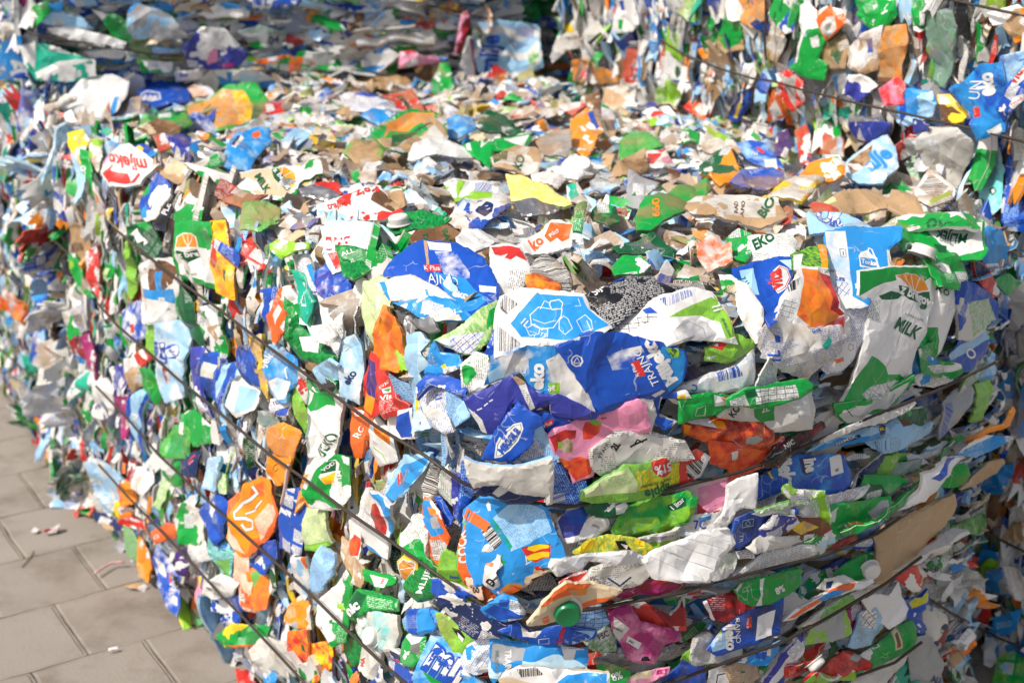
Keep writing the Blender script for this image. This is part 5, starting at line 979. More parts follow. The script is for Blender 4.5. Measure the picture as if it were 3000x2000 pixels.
K('I', 'we0', '1500 380 1640 240 1680 150 1720 130 1900 60 2010 60 1900 120 1740 220 1560 350', 'thin pale blue sheet above the long green one', [('b', '1700 150 1950 20 2040 -20 1960 50 1760 170')], lift=.075)
K('I', 'wn9', '1170 210 1260 100 1370 0 1380 20 1300 140 1250 210', 'narrow white and navy sheet in the dark recess')
K('I', 'lj5', '1340 150 1360 40 1480 0 1560 0 1500 50 1400 140', 'small lime crumple in the dark recess')
K('I', 'eg1', '1350 150 1480 90 1630 30 1600 110 1440 150', 'grey green printed sheet in the dark recess')
K('I', 'ho0', '1350 560 1480 450 1640 380 1880 280 1890 360 1820 500 1700 600 1640 690 1500 800 1420 880 1330 860 1370 660', 'bent sheet of plain brown corrugated cardboard', lift=.055, fold=.35, name='cardboard_sheet', cat='cardboard', dirt=-.5, tilt=.05)
K('I', 'ho0', '1930 230 2000 160 2100 60 2200 35 2220 60 2150 130 2040 190', 'curled brown cardboard strip at the end of the front bale', lift=.07, name='cardboard_sheet', cat='cardboard', dirt=-.5)
K('I', 'oe9', '1650 690 1700 640 1800 560 1900 520 1960 520 1980 545 1800 640 1660 720 1500 790', 'thin grey board sheet with pink edge below the brown cardboard', lift=.075)
K('I', 'r', '1480 840 1560 770 1640 760 1680 830 1640 850 1640 920 1600 930 1540 880', 'bright red torn carton corner below the brown cardboard', [('o', '1620 760 1690 760 1685 850 1650 820')], lift=.05)
K('I', 'wx1', '370 830 460 780 560 700 740 640 880 610 920 650 900 690 740 750 560 790 400 840', 'long white carton with grey print pressed flat above the lower wire', [('gd0', '840 610 900 560 1000 540 1090 500 1080 560 960 600')], lift=.055, fold=.5)
K('I', 'ge0', '860 600 940 560 1060 510 1090 500 1060 600 930 690 900 680', 'green carton with pale square cap lying above the lower wire', [('q', '940 590 1050 560 1060 600 960 640')], lift=.06)
K('I', 'wj1', '230 750 290 690 400 690 340 800 300 830 200 850', 'white and lime scrap beside the ruled sheet', lift=.05)
K('I', 'OR8', '970 670 1080 600 1200 570 1190 610 1080 640', 'dark orange strip in the layers')
K('I', 'bO8', '1210 620 1260 580 1350 560 1350 610 1290 650 1220 650', 'small blue and orange crumple beside the brown cardboard', lift=.03)
K('I', 'gw0', '1060 800 1180 720 1300 660 1390 640 1400 700 1360 780 1300 830 1200 860 1080 830', 'green shaded carton with white oval cap', [('w', '1290 670 1380 640 1390 670 1330 700')], cap=[('w', 1275, 780, 62, (.7, .3))], lift=.04)
K('I', 'gd0', '380 960 360 920 440 870 560 840 700 800 810 770 800 900 720 960 600 1010 500 1030 400 1000', 'green carton wing with white percent lettering and white stripe', [('w', '530 850 560 840 530 980 545 1030 500 1035 520 960'), ('gx1', '680 810 800 780 760 900 710 850'), ('o', '350 890 420 870 370 940')], [('8%', 'w', 640, 955, 700, 925, 1.2, .05)], lift=.06, fold=.6)
K('I', 'Rr3', '160 1010 250 970 350 960 480 1050 400 1110 300 1140 200 1120', 'deep red carton panel above the shaded blue milk carton', [('g', '90 1150 130 1020 170 1180 100 1230'), ('w', '130 980 160 980 200 1130 200 1190 160 1180')], lift=.045)
K('I', 'bn3', '290 1180 440 1090 600 1010 690 960 680 1100 670 1230 500 1290 400 1320 250 1370 180 1330', 'shaded royal blue milk carton lying on its side with red tag and white date panel', [('w', '520 1110 640 1060 625 1240 505 1275'), ('r', '440 1120 475 1110 475 1180 438 1190'), ('l', '215 1230 260 1200 260 1300 210 1310'), ('sw3', '180 1260 300 1200 300 1320 200 1350')], [('RAJNO', 'w', 350, 1120, 365, 1290, .9, 0), ('ijeko', 'w', 280, 1160, 295, 1340, 1.2, .05), ('K Plus', 'w', 452, 1185, 455, 1120, .8), ('2,8', 'w', 225, 1245, 225, 1300, 1)], lift=.055, fold=.5, dirt=-.2)
K('I', 'oe3', '90 1270 200 1240 300 1330 400 1320 390 1380 200 1430 60 1480', 'pale grey carton side under the royal blue milk carton', lift=.04)
K('I', 'wO9', '720 1140 800 1060 960 980 1100 900 1280 860 1290 850 1300 880 1180 930 1000 1000 880 1070 780 1130', 'white sheet with blue, orange and green bands along the wire', [('O', '730 1130 830 1050 940 990 970 1000 880 1050 780 1120'), ('c', '940 990 1050 930 1130 920 1080 970 980 1010'), ('d', '810 1160 960 1080 1000 1070 900 1140')], lift=.06, fold=.5)
K('I', 'oj8', '830 1190 940 1090 1100 990 1290 900 1410 860 1400 890 1260 970 1120 1040 960 1130', 'pale dotted sheet with lime band above the wire', [('lj3', '1010 1040 1120 1000 1210 1000 1150 1040 1030 1060')], lift=.055, fold=.5)
K('I', 'on0', '930 910 1000 850 1100 830 1140 850 1200 870 1100 880 1010 920', 'folded white corner with navy stroke', [('n', '990 870 1040 860 1020 910 985 915')], lift=.05)
K('I', 'we0', '1250 1000 1340 960 1420 980 1480 880 1490 960 1540 1050 1500 1130 1430 1180 1380 1130 1300 1060', 'wrinkled plain white paper bag corner', lift=.055, fold=1.2, name='crumpled_paper', cat='paper')
K('I', 'mp3', '1140 1080 1180 1040 1240 1050 1240 1120 1200 1250 1160 1230', 'magenta crumple beside the wrinkled white corner')
K('I', 'sx1', '1160 1310 1200 1230 1240 1120 1330 1060 1380 1140 1400 1200 1300 1290 1200 1320', 'pale blue nutrition panel below the wrinkled white corner', [('wk7', '1240 1060 1330 1070 1330 1190 1240 1180')], lift=.04)
K('I', 'b', '1480 1140 1550 1030 1640 990 1690 930 1680 1020 1600 1120 1520 1150', 'blue carton fold with yellow edge at the lower end', [('yl5', '1580 1020 1690 930 1680 1000 1600 1060')], lift=.045)
K('I', 'b', '1570 1120 1620 1090 1670 1180 1665 1235 1620 1200', 'pointed blue scrap at the lower end', lift=.04)
K('I', 'gw8', '1240 1370 1380 1290 1480 1190 1580 1140 1600 1200 1560 1320 1440 1400 1300 1480 1200 1550', 'shaded green carton with torn spout at the lower end', [('H', '1440 1210 1480 1180 1500 1320 1450 1340'), ('u', '1455 1230 1475 1210 1485 1310 1460 1320')], [('MLI', 'w', 1290, 1345, 1350, 1310, 1)], lift=.05)
K('I', 'el3', '830 1310 910 1190 1020 1130 1140 1090 1150 1220 1080 1250 930 1280', 'glossy grey carton with lime stripes above the lower wire', [('l', '850 1260 910 1185 905 1280 840 1320'), ('l', '1100 1240 1150 1130 1155 1230')], lift=.04)
K('I', 'wi9', '560 1560 620 1480 700 1380 810 1250 900 1210 850 1330 760 1420 640 1568', 'white and violet checked carton edge', [('ib1', '660 1340 740 1270 770 1290 690 1360')], lift=.04)
K('I', 'cb0', '400 1420 480 1360 580 1320 660 1280 640 1360 560 1420 470 1425', 'bright blue crumple with white emblem below the blue milk carton', [('b', '500 1360 570 1340 560 1400 500 1390')], lift=.05)
K('I', 'rk4', '690 1500 760 1440 840 1420 960 1360 1030 1290 1020 1330 930 1430 800 1500 700 1540', 'red and black carton top with pale oval cap', [], [], cap=[('w', 865, 1385, 58, (.6, .2))], lift=.045)
K('I', 'rR4', '970 1490 1040 1410 1140 1360 1200 1370 1310 1430 1300 1470 1180 1480 1010 1540', 'red juice carton with torn grey spout', [('e', '1140 1400 1210 1365 1260 1390 1200 1420'), ('r', '1010 1540 1090 1490 1310 1430 1300 1500 1150 1500')], lift=.06)
K('I', 'rl8', '960 1500 1090 1540 1220 1480 1230 1568 880 1568', 'lime and red juice carton front at the lower edge', [('w', '945 1500 975 1490 1000 1540 1090 1550 1200 1490 1230 1500 1200 1530 1090 1568 980 1560'), ('l', '880 1568 950 1510 1010 1555 1090 1568')], lift=.06)
K('I', 'ow8', '1200 1560 1300 1480 1480 1390 1540 1340 1520 1440 1400 1568', 'white streaked sheet right of the red juice carton', [('g', '1320 1400 1540 1290 1500 1330 1380 1410')], lift=.05)
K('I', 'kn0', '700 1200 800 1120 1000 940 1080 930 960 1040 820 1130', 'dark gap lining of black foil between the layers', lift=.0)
K('I', 'ho1', '290 1460 400 1420 540 1400 560 1500 500 1568 330 1568', 'pale brown printed carton side at the lower edge', lift=.03)
K('I', 'wk0', '180 1568 200 1470 290 1440 330 1568', 'white carton end with black square mark at the lower edge', [], [], [('k', 10, '230 1568 240 1510 310 1500')], lift=.04)
K('I', 'dg0', '335 1540 400 1490 420 1500 410 1568 340 1568', 'small dark green carton cap corner at the lower edge', lift=.04)
K('I', 'lj5', '0 1400 80 1330 90 1400 50 1480 0 1480', 'green and white striped scrap at the lower edge', lift=.04)
# ---- shaded lower bale at the right edge
K('I', 'Rr8', '1950 1050 2010 980 2080 990 2110 1080 2090 1150 2020 1160 1960 1110', 'dark red carton with white badge in the shade', [('w', '1980 1030 2050 1010 2060 1060 2020 1120 1985 1110')], [('WES', 'k', 1990, 1100, 2050, 1040, 1, .03)])
K('I', 'on8', '1670 1180 1700 1030 1760 1060 1800 1110 1830 1180 1800 1290 1700 1250', 'shaded white carton with small black square mark', [('R', '1740 1270 1830 1180 1840 1250 1830 1400 1800 1420')], [], [('k', 9, '1770 1190 1800 1180 1805 1215 1775 1220 1770 1190')])
K('I', 'es0', '1560 1280 1680 1250 1730 1280 1790 1430 1780 1520 1750 1600 1600 1600', 'grey blue carton with navy capitals at the lower end', [], [('ALI', 'n', 1690, 1540, 1760, 1568, 1.2, .04)], lift=.03)
K('I', 'ec8', '2080 960 2110 800 2200 790 2230 880 2260 960 2150 980', 'grey shaded carton with blue lower edge', [('c', '2100 960 2260 960 2300 980 2200 985')])
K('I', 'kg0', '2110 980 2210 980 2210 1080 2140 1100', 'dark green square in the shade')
K('I', 'cb0', '2150 1120 2300 1070 2320 1080 2280 1200 2200 1230 2150 1180', 'shaded blue carton with pale capitals', [], [('DEKO', 's', 2165, 1190, 2270, 1170, 1.3, .04)])
K('I', 'cw8', '2080 1420 2090 1240 2170 1280 2160 1400 2120 1440', 'sky blue flap in the shade')
K('I', 'gl3', '2140 1568 2180 1400 2280 1350 2352 1400 2352 1568', 'rounded green carton with pale blue leaf shape', [('s', '2180 1450 2220 1420 2250 1500 2200 1480')], lift=.03)
K('I', 'cb8', '2250 1380 2352 1300 2380 1400 2300 1450', 'blue carton with navy badge at the right edge')
K('I', 'jd5', '1860 510 2000 440 2080 400 2090 480 2040 540 1960 520', 'olive green carton wing in the shade', [('k', '2050 400 2090 410 2080 450')])
K('I', 'cb0', '2010 130 2120 60 2230 80 2300 60 2250 170 2190 250 2120 250 2040 200', 'mid blue crumple in the shade beside the curled cardboard', fold=1.5)
K('I', 'ho8', '2220 560 2270 500 2352 450 2352 560 2290 610', 'beige crumple under the wire in the shade')
K('I', 'we8', '2260 380 2352 330 2352 450 2270 470', 'pale carton corner with black stroke in the shade')
K('I', 'eo8', '1940 800 2040 820 2070 860 2060 940 1960 870', 'grey folded scrap in the shade')
K('I', 'cs8', '2040 720 2060 660 2150 680 2140 750 2080 770', 'small blue scrap in the shade')
K('I', 'jl8', '2040 760 2120 720 2160 740 2120 850 2050 850', 'small lime scrap in the shade')
K('I', 'ow9', '2200 760 2300 800 2352 850 2352 1000 2290 980 2230 880', 'pale folded strips in the shade')
# ---- sunlit left side of the front bale
K('D', 'gw0', '1200 0 1260 -30 1450 -20 1465 180 1440 420 1380 390 1240 310 1215 180', 'green and white milk carton with sun badge standing upright on the sunlit side', [('w', '1225 180 1340 130 1440 150 1450 400 1240 320'), ('w', '1225 60 1260 35 1340 35 1365 60 1365 130 1340 200 1280 250 1240 200 1230 150'), ('a', '1232 65 1262 42 1340 42 1358 65 1356 135 1232 130'), ('d', '1235 150 1290 170 1350 150 1350 200 1285 245 1245 200'), ('gx1', '1400 20 1450 -20 1465 140 1420 160')], [('z bre', 'w', 1240, 205, 1345, 200, 1.1, .04), ('LONG', 'd', 1265, 330, 1330, 330, .8, 0)], [('w', 7, '1300 130 1260 50'), ('w', 7, '1300 130 1300 40'), ('w', 7, '1300 130 1340 50')], lift=.03, dirt=-.3)
K('D', 'ay4', '1460 -20 1550 -30 1560 100 1570 200 1590 330 1600 470 1560 460 1480 420 1470 200', 'amber juice carton upright with red tag beside the sun badge carton', [('r', '1470 105 1510 95 1530 240 1490 290 1465 200'), ('zO0', '1550 10 1640 0 1650 120 1570 100'), ('d', '1550 290 1565 300 1562 380 1548 350')], [('Cēvita', 'w', 1478, 240, 1490, 120, .9, .03)], lift=.024)
K('D', 'b', '1505 95 1620 170 1620 210 1600 250 1510 150', 'glossy blue ribbed corner across the amber juice carton', lift=.05)
K('D', 'wc0', '980 280 1040 240 1160 230 1210 400 1210 530 1120 660 970 640', 'white and blue milk carton bent over the wire with dirty fold', [('c', '985 420 1080 430 1200 420 1205 530 980 480'), ('ou8', '1000 280 1100 220 1210 280 1200 380 1120 430 1040 430'), ('c', '1075 300 1115 300 1115 500 1080 500')], [('m', 'w', 1085, 505, 1120, 505, 1, .06)], lift=.04, dirt=.1)
K('D', 'bw3', '850 590 930 530 970 520 1010 650 1000 730 930 770 870 720', 'royal blue carton with cloud and red tag left of the bent milk carton', [('r', '895 670 925 660 935 720 905 725')], lift=.022)
K('D', 'sw3', '1070 680 1220 670 1260 800 1230 900 1240 1150 1150 1180 1080 1000 1060 820', 'pale blue milk carton with bold white lettering under the second wire', [('wR4', '1120 960 1140 960 1160 1060 1140 1080')], [('lije', 'b', 1062, 900, 1225, 880, 1.1, .075), ('lije', 'w', 1066, 898, 1222, 879, 1.05, .04)], lift=.03)
K('D', 'jl5', '1010 700 1060 660 1080 760 1060 880 1020 840', 'small meadow green panel left of the bold lettering carton')
K('D', 'R', '470 760 500 740 570 780 600 880 590 910 480 860', 'dark red open carton mouth on the sunlit side', [('p', '500 720 620 730 560 770 500 750')])
K('D', 'm', '570 770 630 750 640 880 630 1030 590 920', 'hot pink carton strip hanging below the dark red mouth', lift=.03)
K('D', 'i', '1310 850 1370 840 1400 900 1380 1060 1400 1200 1410 1290 1360 1220 1340 1060', 'glossy violet carton edge upright on the sunlit side', lift=.026)
K('D', 'bn3', '1400 890 1480 880 1530 970 1500 1100 1510 1210 1400 1150 1385 1000', 'royal blue carton with white label upright on the sunlit side', [('o', '1410 920 1490 950 1470 1040 1390 1020')], lift=.026)
K('D', 'sb9', '1510 980 1590 950 1640 1040 1560 1080 1540 1180 1560 1320 1500 1260 1500 1100', 'pale and dark blue banded carton upright beside the blue one', lift=.024)
K('D', 'wb0', '1550 1060 1650 1020 1770 1100 1740 1240 1640 1290 1560 1200', 'white carton with blue curve and rusty stain above the second wire', [('s', '1640 1080 1770 1120 1740 1240 1640 1280')], dirt=.2)
K('D', 'bn3', '1640 860 1700 820 1760 930 1770 1080 1700 1060 1640 960', 'deep blue carton panel in the middle of the sunlit side', lift=.024)
K('D', 'cs3', '1835 830 1900 820 2010 920 2020 1040 1960 1100 1960 1180 1870 1180 1850 1000', 'sky blue carton with white milk splash and slanted lettering', [('ws3', '1870 1060 1920 1030 1990 1060 1960 1180 1870 1190')], [('ijeko', 'w', 1840, 970, 1910, 850, 1.1, .02)], [('w', 12, '1975 1040 1960 970 1975 950')], lift=.024)
K('D', 'yh4', '1700 780 1760 770 1850 1100 1840 1180 1790 1080 1740 900', 'yellow and olive stained strip hanging on the sunlit side', dirt=.3)
K('D', 'gw8', '1400 560 1510 560 1500 700 1530 800 1540 880 1470 900 1430 820 1420 680', 'green carton with white wave and brown stains above the second wire', [('wh8', '1420 690 1500 660 1540 720 1500 780 1440 720')], dirt=.35, lift=.024)
K('D', 'dg8', '1215 400 1260 420 1330 540 1340 640 1380 700 1390 830 1330 760 1260 640 1230 540', 'dark green folded carton hanging under the sun badge carton', lift=.02)
K('D', 'xw8', '1330 520 1400 560 1420 700 1400 760 1340 700', 'grey green paper scrap with half sun badge', [('ay4', '1320 510 1370 500 1380 560 1340 580')])
K('D', 'gd5', '1960 640 2020 640 2050 720 2200 850 2290 900 2200 950 2060 900 1960 780', 'green carton bottom bent with white oval inset near the corner', [('w', '2050 760 2160 770 2180 870 2080 850'), ('c', '2050 690 2180 650 2250 680 2180 720 2080 730')], lift=.036, curl=1.5)
K('D', 'we0', '2150 690 2260 680 2300 740 2250 790 2170 760', 'white spout plate in the green carton bottom', lift=.04)
K('D', 'Op0', '1845 610 1890 560 1930 430 1980 420 1980 640 1890 800 1850 700', 'coral orange carton strip with white cut-out label', [('w', '1885 600 1930 520 1950 560 1900 670')], lift=.024)
K('D', 'bn0', '1800 450 1880 430 1880 560 1850 640 1810 580', 'dark navy hollow of an upright carton beside the coral strip', [('o', '1770 440 1815 450 1810 620 1850 720 1780 680')])
K('D', 'wg8', '1980 450 2020 440 2070 560 2140 600 2130 660 2040 640 1980 560', 'white and green torn carton near the front corner')
K('D', 'tc0', '2000 310 2040 330 2100 430 2140 500 2130 640 2090 600 2060 480', 'teal carton with white oval emblem near the front corner', [('w', '2070 440 2110 440 2130 540 2090 540'), ('t', '2078 455 2105 455 2120 525 2095 525')], [('VIA', 'w', 2090, 530, 2100, 460, .8)], lift=.024)
K('D', 'wb1', '2000 200 2100 200 2190 370 2240 430 2220 480 2120 400 2040 300', 'white panel of print beside the bright blue crumple at the corner', [('c', '2100 260 2200 220 2260 370 2180 400')], [('Nøt', 'b', 2150, 450, 2200, 450, .8)])
K('D', 'bi8', '2190 360 2260 260 2330 300 2350 440 2250 500', 'royal blue crumple at the upper corner of the front bale', fold=1.6)
K('D', 'lj0', '1870 110 1920 80 2000 110 2120 110 2100 140 2000 140 1940 190 1880 150', 'bright lime rolled carton rim on the top edge near the corner', lift=.04, fold=1.4)
K('D', 'wx1', '2190 480 2250 530 2330 560 2340 700 2320 860 2260 760 2220 600', 'white text panel hanging at the front corner', lift=.028)
K('D', 'sx1', '2170 980 2290 900 2330 940 2310 1040 2230 1060', 'pale blue print flap under the first wire near the corner', lift=.03)
K('D', 'gk8', '2120 1040 2180 1020 2290 1080 2300 1120 2180 1140 2130 1090', 'green carton fold under the first wire', lift=.03)
K('D', 'wg0', '2110 1060 2180 1140 2310 1130 2320 1230 2310 1420 2280 1568 2100 1568 2120 1300', 'tall green and white milk carton below the first wire at the corner', [('g', '2105 1080 2180 1130 2310 1140 2305 1230 2250 1220 2200 1250 2130 1270 2105 1240'), ('w', '2120 1110 2160 1140 2110 1230'), ('xw1', '2100 1280 2130 1300 2110 1568 2090 1568')], [('IJEKO', 'd', 2220, 1568, 2335, 1440, 1.2, .02)], lift=.03, dirt=-.1)
K('D', 'wr0', '2030 960 2060 1000 2110 1080 2110 1200 2060 1130 2030 1060', 'white strip with red capitals beside the tall green carton', [], [('MI', 'r', 2035, 1060, 2090, 1140, 1, .04)])
K('D', 'jl5', '1990 1060 2060 1080 2100 1330 2060 1400 2010 1200', 'leaf green strip left of the tall green carton')
K('D', 'ax1', '1850 1400 1940 1360 2030 1400 2050 1420 2010 1568 1900 1540 1860 1480', 'amber carton with small print pressed under the second wire', lift=.03)
K('D', 'xw1', '1780 1280 1880 1270 1910 1370 1850 1400 1780 1340', 'grey green text scrap above the amber carton')
K('D', 'wb1', '1890 1190 1980 1130 2000 1200 1960 1300 1880 1270', 'white one litre scrap with blue lower edge', [('b', '1900 1260 1990 1230 1970 1300 1890 1290')], [('1L', 'n', 1895, 1220, 1920, 1210, 1.1)])
K('D', 'w', '640 1080 720 1060 760 1140 760 1260 700 1310 640 1280', 'rounded plain white carton end on the sunlit side', lift=.03)
K('D', 'gd0', '590 1160 630 1160 630 1290 600 1330 580 1250', 'small green bottle-shaped scrap beside the white end')
K('D', 'sb9', '880 1200 960 1140 1000 1180 950 1300 960 1420 980 1568 900 1400 870 1290', 'periwinkle blue carton strip with pale letters', [], [('Od', 'w', 930, 1380, 950, 1290, 1, .04)], lift=.026)
K('D', 'm', '820 1180 880 1170 870 1300 880 1440 850 1420 830 1300', 'hot pink strip beside the periwinkle carton')
K('D', 'gw8', '1230 1290 1330 1270 1430 1360 1440 1470 1330 1480 1250 1400', 'green carton with white lettering patch between the wires', lift=.024)
K('D', 'gd0', '970 980 1040 1000 1080 1100 1070 1200 1000 1120', 'green carton with pale ring emblem on the sunlit side', [], [], [('l', 7, '1010 1050 1050 1060 1055 1100 1020 1105 1005 1075 1010 1050')], lift=.024)
K('D', 'gj5', '1100 1480 1180 1380 1280 1370 1300 1450 1280 1568 1120 1568', 'green crushed carton with text patch above the third wire', [('gx1', '1150 1440 1300 1440 1280 1568 1140 1568')])
K('D', 'wh8', '870 920 960 910 970 1040 900 1120 860 1040', 'dirty white carton with faded letters between the wires', dirt=.4)
K('D', 'iw9', '780 980 860 970 860 1060 840 1190 780 1200', 'violet and white lettered strip on the sunlit side')
K('D', 'r', '940 880 1010 830 1040 880 960 960', 'bright red triangular scrap by the second wire', lift=.024)
K('D', 'r', '595 190 650 150 665 260 660 400 680 500 640 500 620 340', 'narrow bright red carton strip upright near the top edge', [], [('K2', 'w', 625, 270, 640, 200, 1)], lift=.026)
K('D', 'lj5', '850 130 870 120 900 260 920 420 900 490 870 440', 'narrow lime strip upright near the top edge')
K('D', 'gd8', '910 0 1020 -20 1080 120 1070 200 980 160 920 80', 'faded green folded carton just below the top edge')
K('D', 'hu8', '480 0 560 -10 590 130 560 220 510 160', 'brown stained strip at the top left end of the front bale', dirt=.5)
K('D', 'gl8', '500 210 540 200 580 380 620 460 590 460 530 360', 'green narrow strip beside the red strip')
K('D', 'cb8', '230 390 290 300 320 440 290 540 240 480', 'bright blue carton panel on the farther left bale')
K('D', 'z', '130 220 220 160 290 250 280 400 180 380', 'pale peach carton on the farther left bale')
K('D', 'aO8', '-20 500 80 470 160 540 180 690 100 620 -20 560', 'orange crumple on the farther left bale', fold=1.5, dirt=.2)
K('D', 'sb8', '180 700 290 680 300 780 240 830 190 780', 'sky blue scrap on the farther left bale')
K('D', 'tw8', '160 890 240 890 250 960 190 1000', 'mint green scrap on the farther left bale')
K('D', 'wt8', '480 1130 560 1010 640 1040 590 1110 480 1180', 'white and mint scrap near the foot of the farther bale')
K('D', 'gt0', '190 0 270 10 260 110 200 60', 'small bright green scrap at the top of the farther left bale')
K('D', 'kx0', '420 240 480 200 500 290 480 370 440 320', 'dark grey glossy scrap beside the stained strip')
K('D', 'dw0', '160 1050 220 1000 300 1020 320 1100 240 1110', 'white blue-striped scrap low on the farther left bale', [('c', '260 1060 340 1050 330 1110 270 1110')])
K('G', 'Oa8', '1600 330 1700 230 1800 170 1860 180 1890 320 1900 390 1850 500 1780 590 1700 690 1640 680 1590 600 1550 560 1600 440', 'large orange juice bag with looping white letters on the sunlit side', [('a', '1650 300 1790 170 1870 180 1890 330 1760 500 1700 680 1600 480'), ('z', '1560 480 1640 580 1690 680 1600 640 1550 590'), ('zO1', '1760 440 1830 330 1890 340 1900 400 1790 590'), ('O', '1740 240 1770 200 1810 180 1800 280 1740 280')],
  [], [('k', 30, '1680 470 1700 510 1740 500 1745 450 1700 430 1650 430 1635 390 1680 330 1740 300 1770 260 1750 210'), ('w', 22, '1680 470 1700 510 1740 500 1745 450 1700 430 1650 430 1635 390 1680 330 1740 300 1770 260 1750 210'), ('k', 20, '1700 400 1750 380 1790 310'), ('w', 12, '1700 400 1750 380 1790 310')], lift=.034)
K('G', 'zO1', '1620 690 1700 690 1720 860 1720 1060 1650 1040 1630 860', 'pale printed side of the orange juice bag hanging down', [('O', '1640 910 1720 950 1725 1060 1650 1040'), ('wk2', '1645 940 1680 950 1680 1010 1650 1000')], lift=.024)
K('G', 'Oa4', '1720 800 1800 790 1840 900 1840 1030 1760 1050 1720 960', 'orange segment picture beside the hanging printed side', [('j', '1730 800 1800 800 1740 920')], lift=.024)
K('G', 'bn0', '1960 260 2080 250 2100 420 2070 580 2060 690 1960 650 1910 640 1930 420', 'flat royal blue carton side upright on the sunlit side', lift=.03, fold=.5)
K('G', 'b', '1380 400 1470 290 1530 360 1530 540 1480 600 1420 480', 'royal blue carton side left of the orange juice bag', lift=.026)
K('G', 'sg5', '1430 540 1540 600 1590 690 1570 860 1500 800 1440 660', 'pale blue carton with pine picture below the royal blue side', [('j', '1480 720 1590 700 1570 860 1510 810')], [('Mlije', 'b', 1450, 600, 1560, 640, 1)], lift=.022)
K('G', 'bw8', '1720 690 1800 620 1870 600 1880 700 1820 800 1740 740', 'blue panel with white figure eight right of the orange juice bag', [], [('8', 'w', 1735, 720, 1770, 640, 1, .05)], lift=.026)
K('G', 'gw8', '2110 230 2200 60 2290 20 2400 30 2400 260 2340 350 2240 360 2140 350', 'green and white carton with half sun badge below the second wire', [('w', '2090 -20 2300 -10 2200 80 2120 230 2080 200'), ('w', '2210 140 2260 40 2300 30 2330 60 2300 180 2240 200'), ('ay4', '2220 150 2300 120 2290 190 2240 200'), ('d', '2220 120 2260 40 2300 40 2300 110')], [('VOD', 'w', 2235, 110, 2300, 60, .9, .03), ('MLIJEKO', 'w', 2310, 110, 2340, 330, .8, .02)], lift=.03)
K('G', 'fx1', '2110 380 2240 400 2250 600 2180 640 2090 640', 'pale green panel of small print beside the flat blue side', [('lj5', '2080 620 2240 600 2260 680 2100 700')], lift=.022)
K('G', 'sb1', '2130 820 2200 640 2260 700 2250 820 2180 930 2110 900', 'light blue panel of print above the lowest wires', lift=.03)
K('G', 'w', '2010 710 2120 710 2120 860 2100 980 2030 900', 'white open carton with orange round end', [('O', '2110 680 2170 640 2180 720 2130 770')], lift=.026)
K('G', 'aO0', '1860 20 1960 -10 1990 50 1970 180 1900 190 1860 100', 'amber carton with small ring mark under the second wire', [], [], [('k', 6, '1890 70 1910 60 1920 90 1900 110 1885 95 1890 70')], lift=.03)
K('G', 'bw3', '1090 640 1160 740 1210 860 1230 1000 1220 1100 1150 1020 1100 900 1060 740', 'royal blue carton with white date label standing on the pavement', [('o', '1070 700 1120 740 1130 830 1090 800'), ('r', '1145 790 1165 800 1165 870 1150 860'), ('w', '1190 960 1225 980 1225 1040 1200 1020')], [('TRA', 'w', 1200, 960, 1185, 850, .9, 0)], lift=.03)
K('G', 'sw3', '600 60 670 40 760 100 860 200 800 420 720 380 660 240', 'sky blue carton with clouds low on the sunlit side near the farther end', lift=.026)
K('G', 'ni0', '670 400 740 420 820 440 830 500 740 490 680 450', 'dark violet carton band low on the sunlit side', [('ho8', '690 450 780 490 770 580 720 540')], lift=.024)
K('G', 'Oa8', '810 230 860 190 910 230 900 320 840 330', 'orange red crumple by the lowest wire', fold=1.4)
K('G', 'ay8', '800 340 860 320 880 400 840 440 810 410', 'amber scrap by the lowest wire')
K('G', 'Rr0', '870 60 910 80 920 220 890 190', 'brick red upright strip near the farther end')
K('G', 'ow8', '930 100 1010 100 1040 180 990 260 920 210', 'cream carton with brown mark near the farther end', dirt=.3)
K('G', 'rO8', '1050 530 1140 490 1210 510 1190 560 1090 590', 'red orange band with white lettering on the lowest wire', [], [('CE', 'w', 1070, 575, 1110, 560, 1)], lift=.03)
K('G', 'r', '840 450 900 440 990 480 980 510 880 490', 'thin red carton fold above the dark violet band', lift=.024)
K('G', 'jx5', '850 490 910 540 960 640 980 740 940 740 880 660', 'green printed panel beside the orange wedge low down', lift=.02)
K('G', 'aO0', '930 560 1000 640 1020 760 1010 850 950 800 960 680', 'orange wedge low on the sunlit side', lift=.022)
K('G', 'ly8', '1200 820 1240 840 1290 1060 1300 1140 1250 1160 1230 1060', 'yellow green bottle-like strip standing on the pavement', lift=.03)
K('G', 'bp8', '1320 800 1370 820 1420 960 1440 1120 1420 1190 1390 1100 1350 960', 'blue, pink and violet lettered strip near the pavement', [('i', '1320 810 1370 820 1390 920 1340 900'), ('y', '1330 830 1350 830 1360 920 1345 910')], lift=.024)
K('G', 'vm0', '1230 680 1310 640 1350 700 1280 740 1270 820 1225 800', 'purple carton fold under the lowest wire', lift=.024)
K('G', 'gw8', '1300 580 1390 600 1420 700 1340 720 1310 660', 'green crumple right of the purple fold')
K('G', 'og8', '1230 450 1290 340 1370 390 1390 560 1350 600 1240 590', 'green patterned cream carton between the wires', lift=.022)
K('G', 'we0', '1440 880 1500 850 1600 900 1580 960 1500 960 1440 930', 'white plastic spout neck by the lowest wire', cap=[('o', 1480, 895, 42, (.3, .2))], lift=.03)
K('G', 'bw8', '1480 960 1640 980 1650 1060 1560 1080 1480 1060', 'blue carton top with white neck print under the lowest wire')
K('G', 'wb8', '1520 1100 1640 1080 1630 1190 1520 1200', 'white panel with big blue letters under the lowest wire', [], [('EU', 'b', 1540, 1180, 1605, 1110, 1.4, .05)], lift=.024)
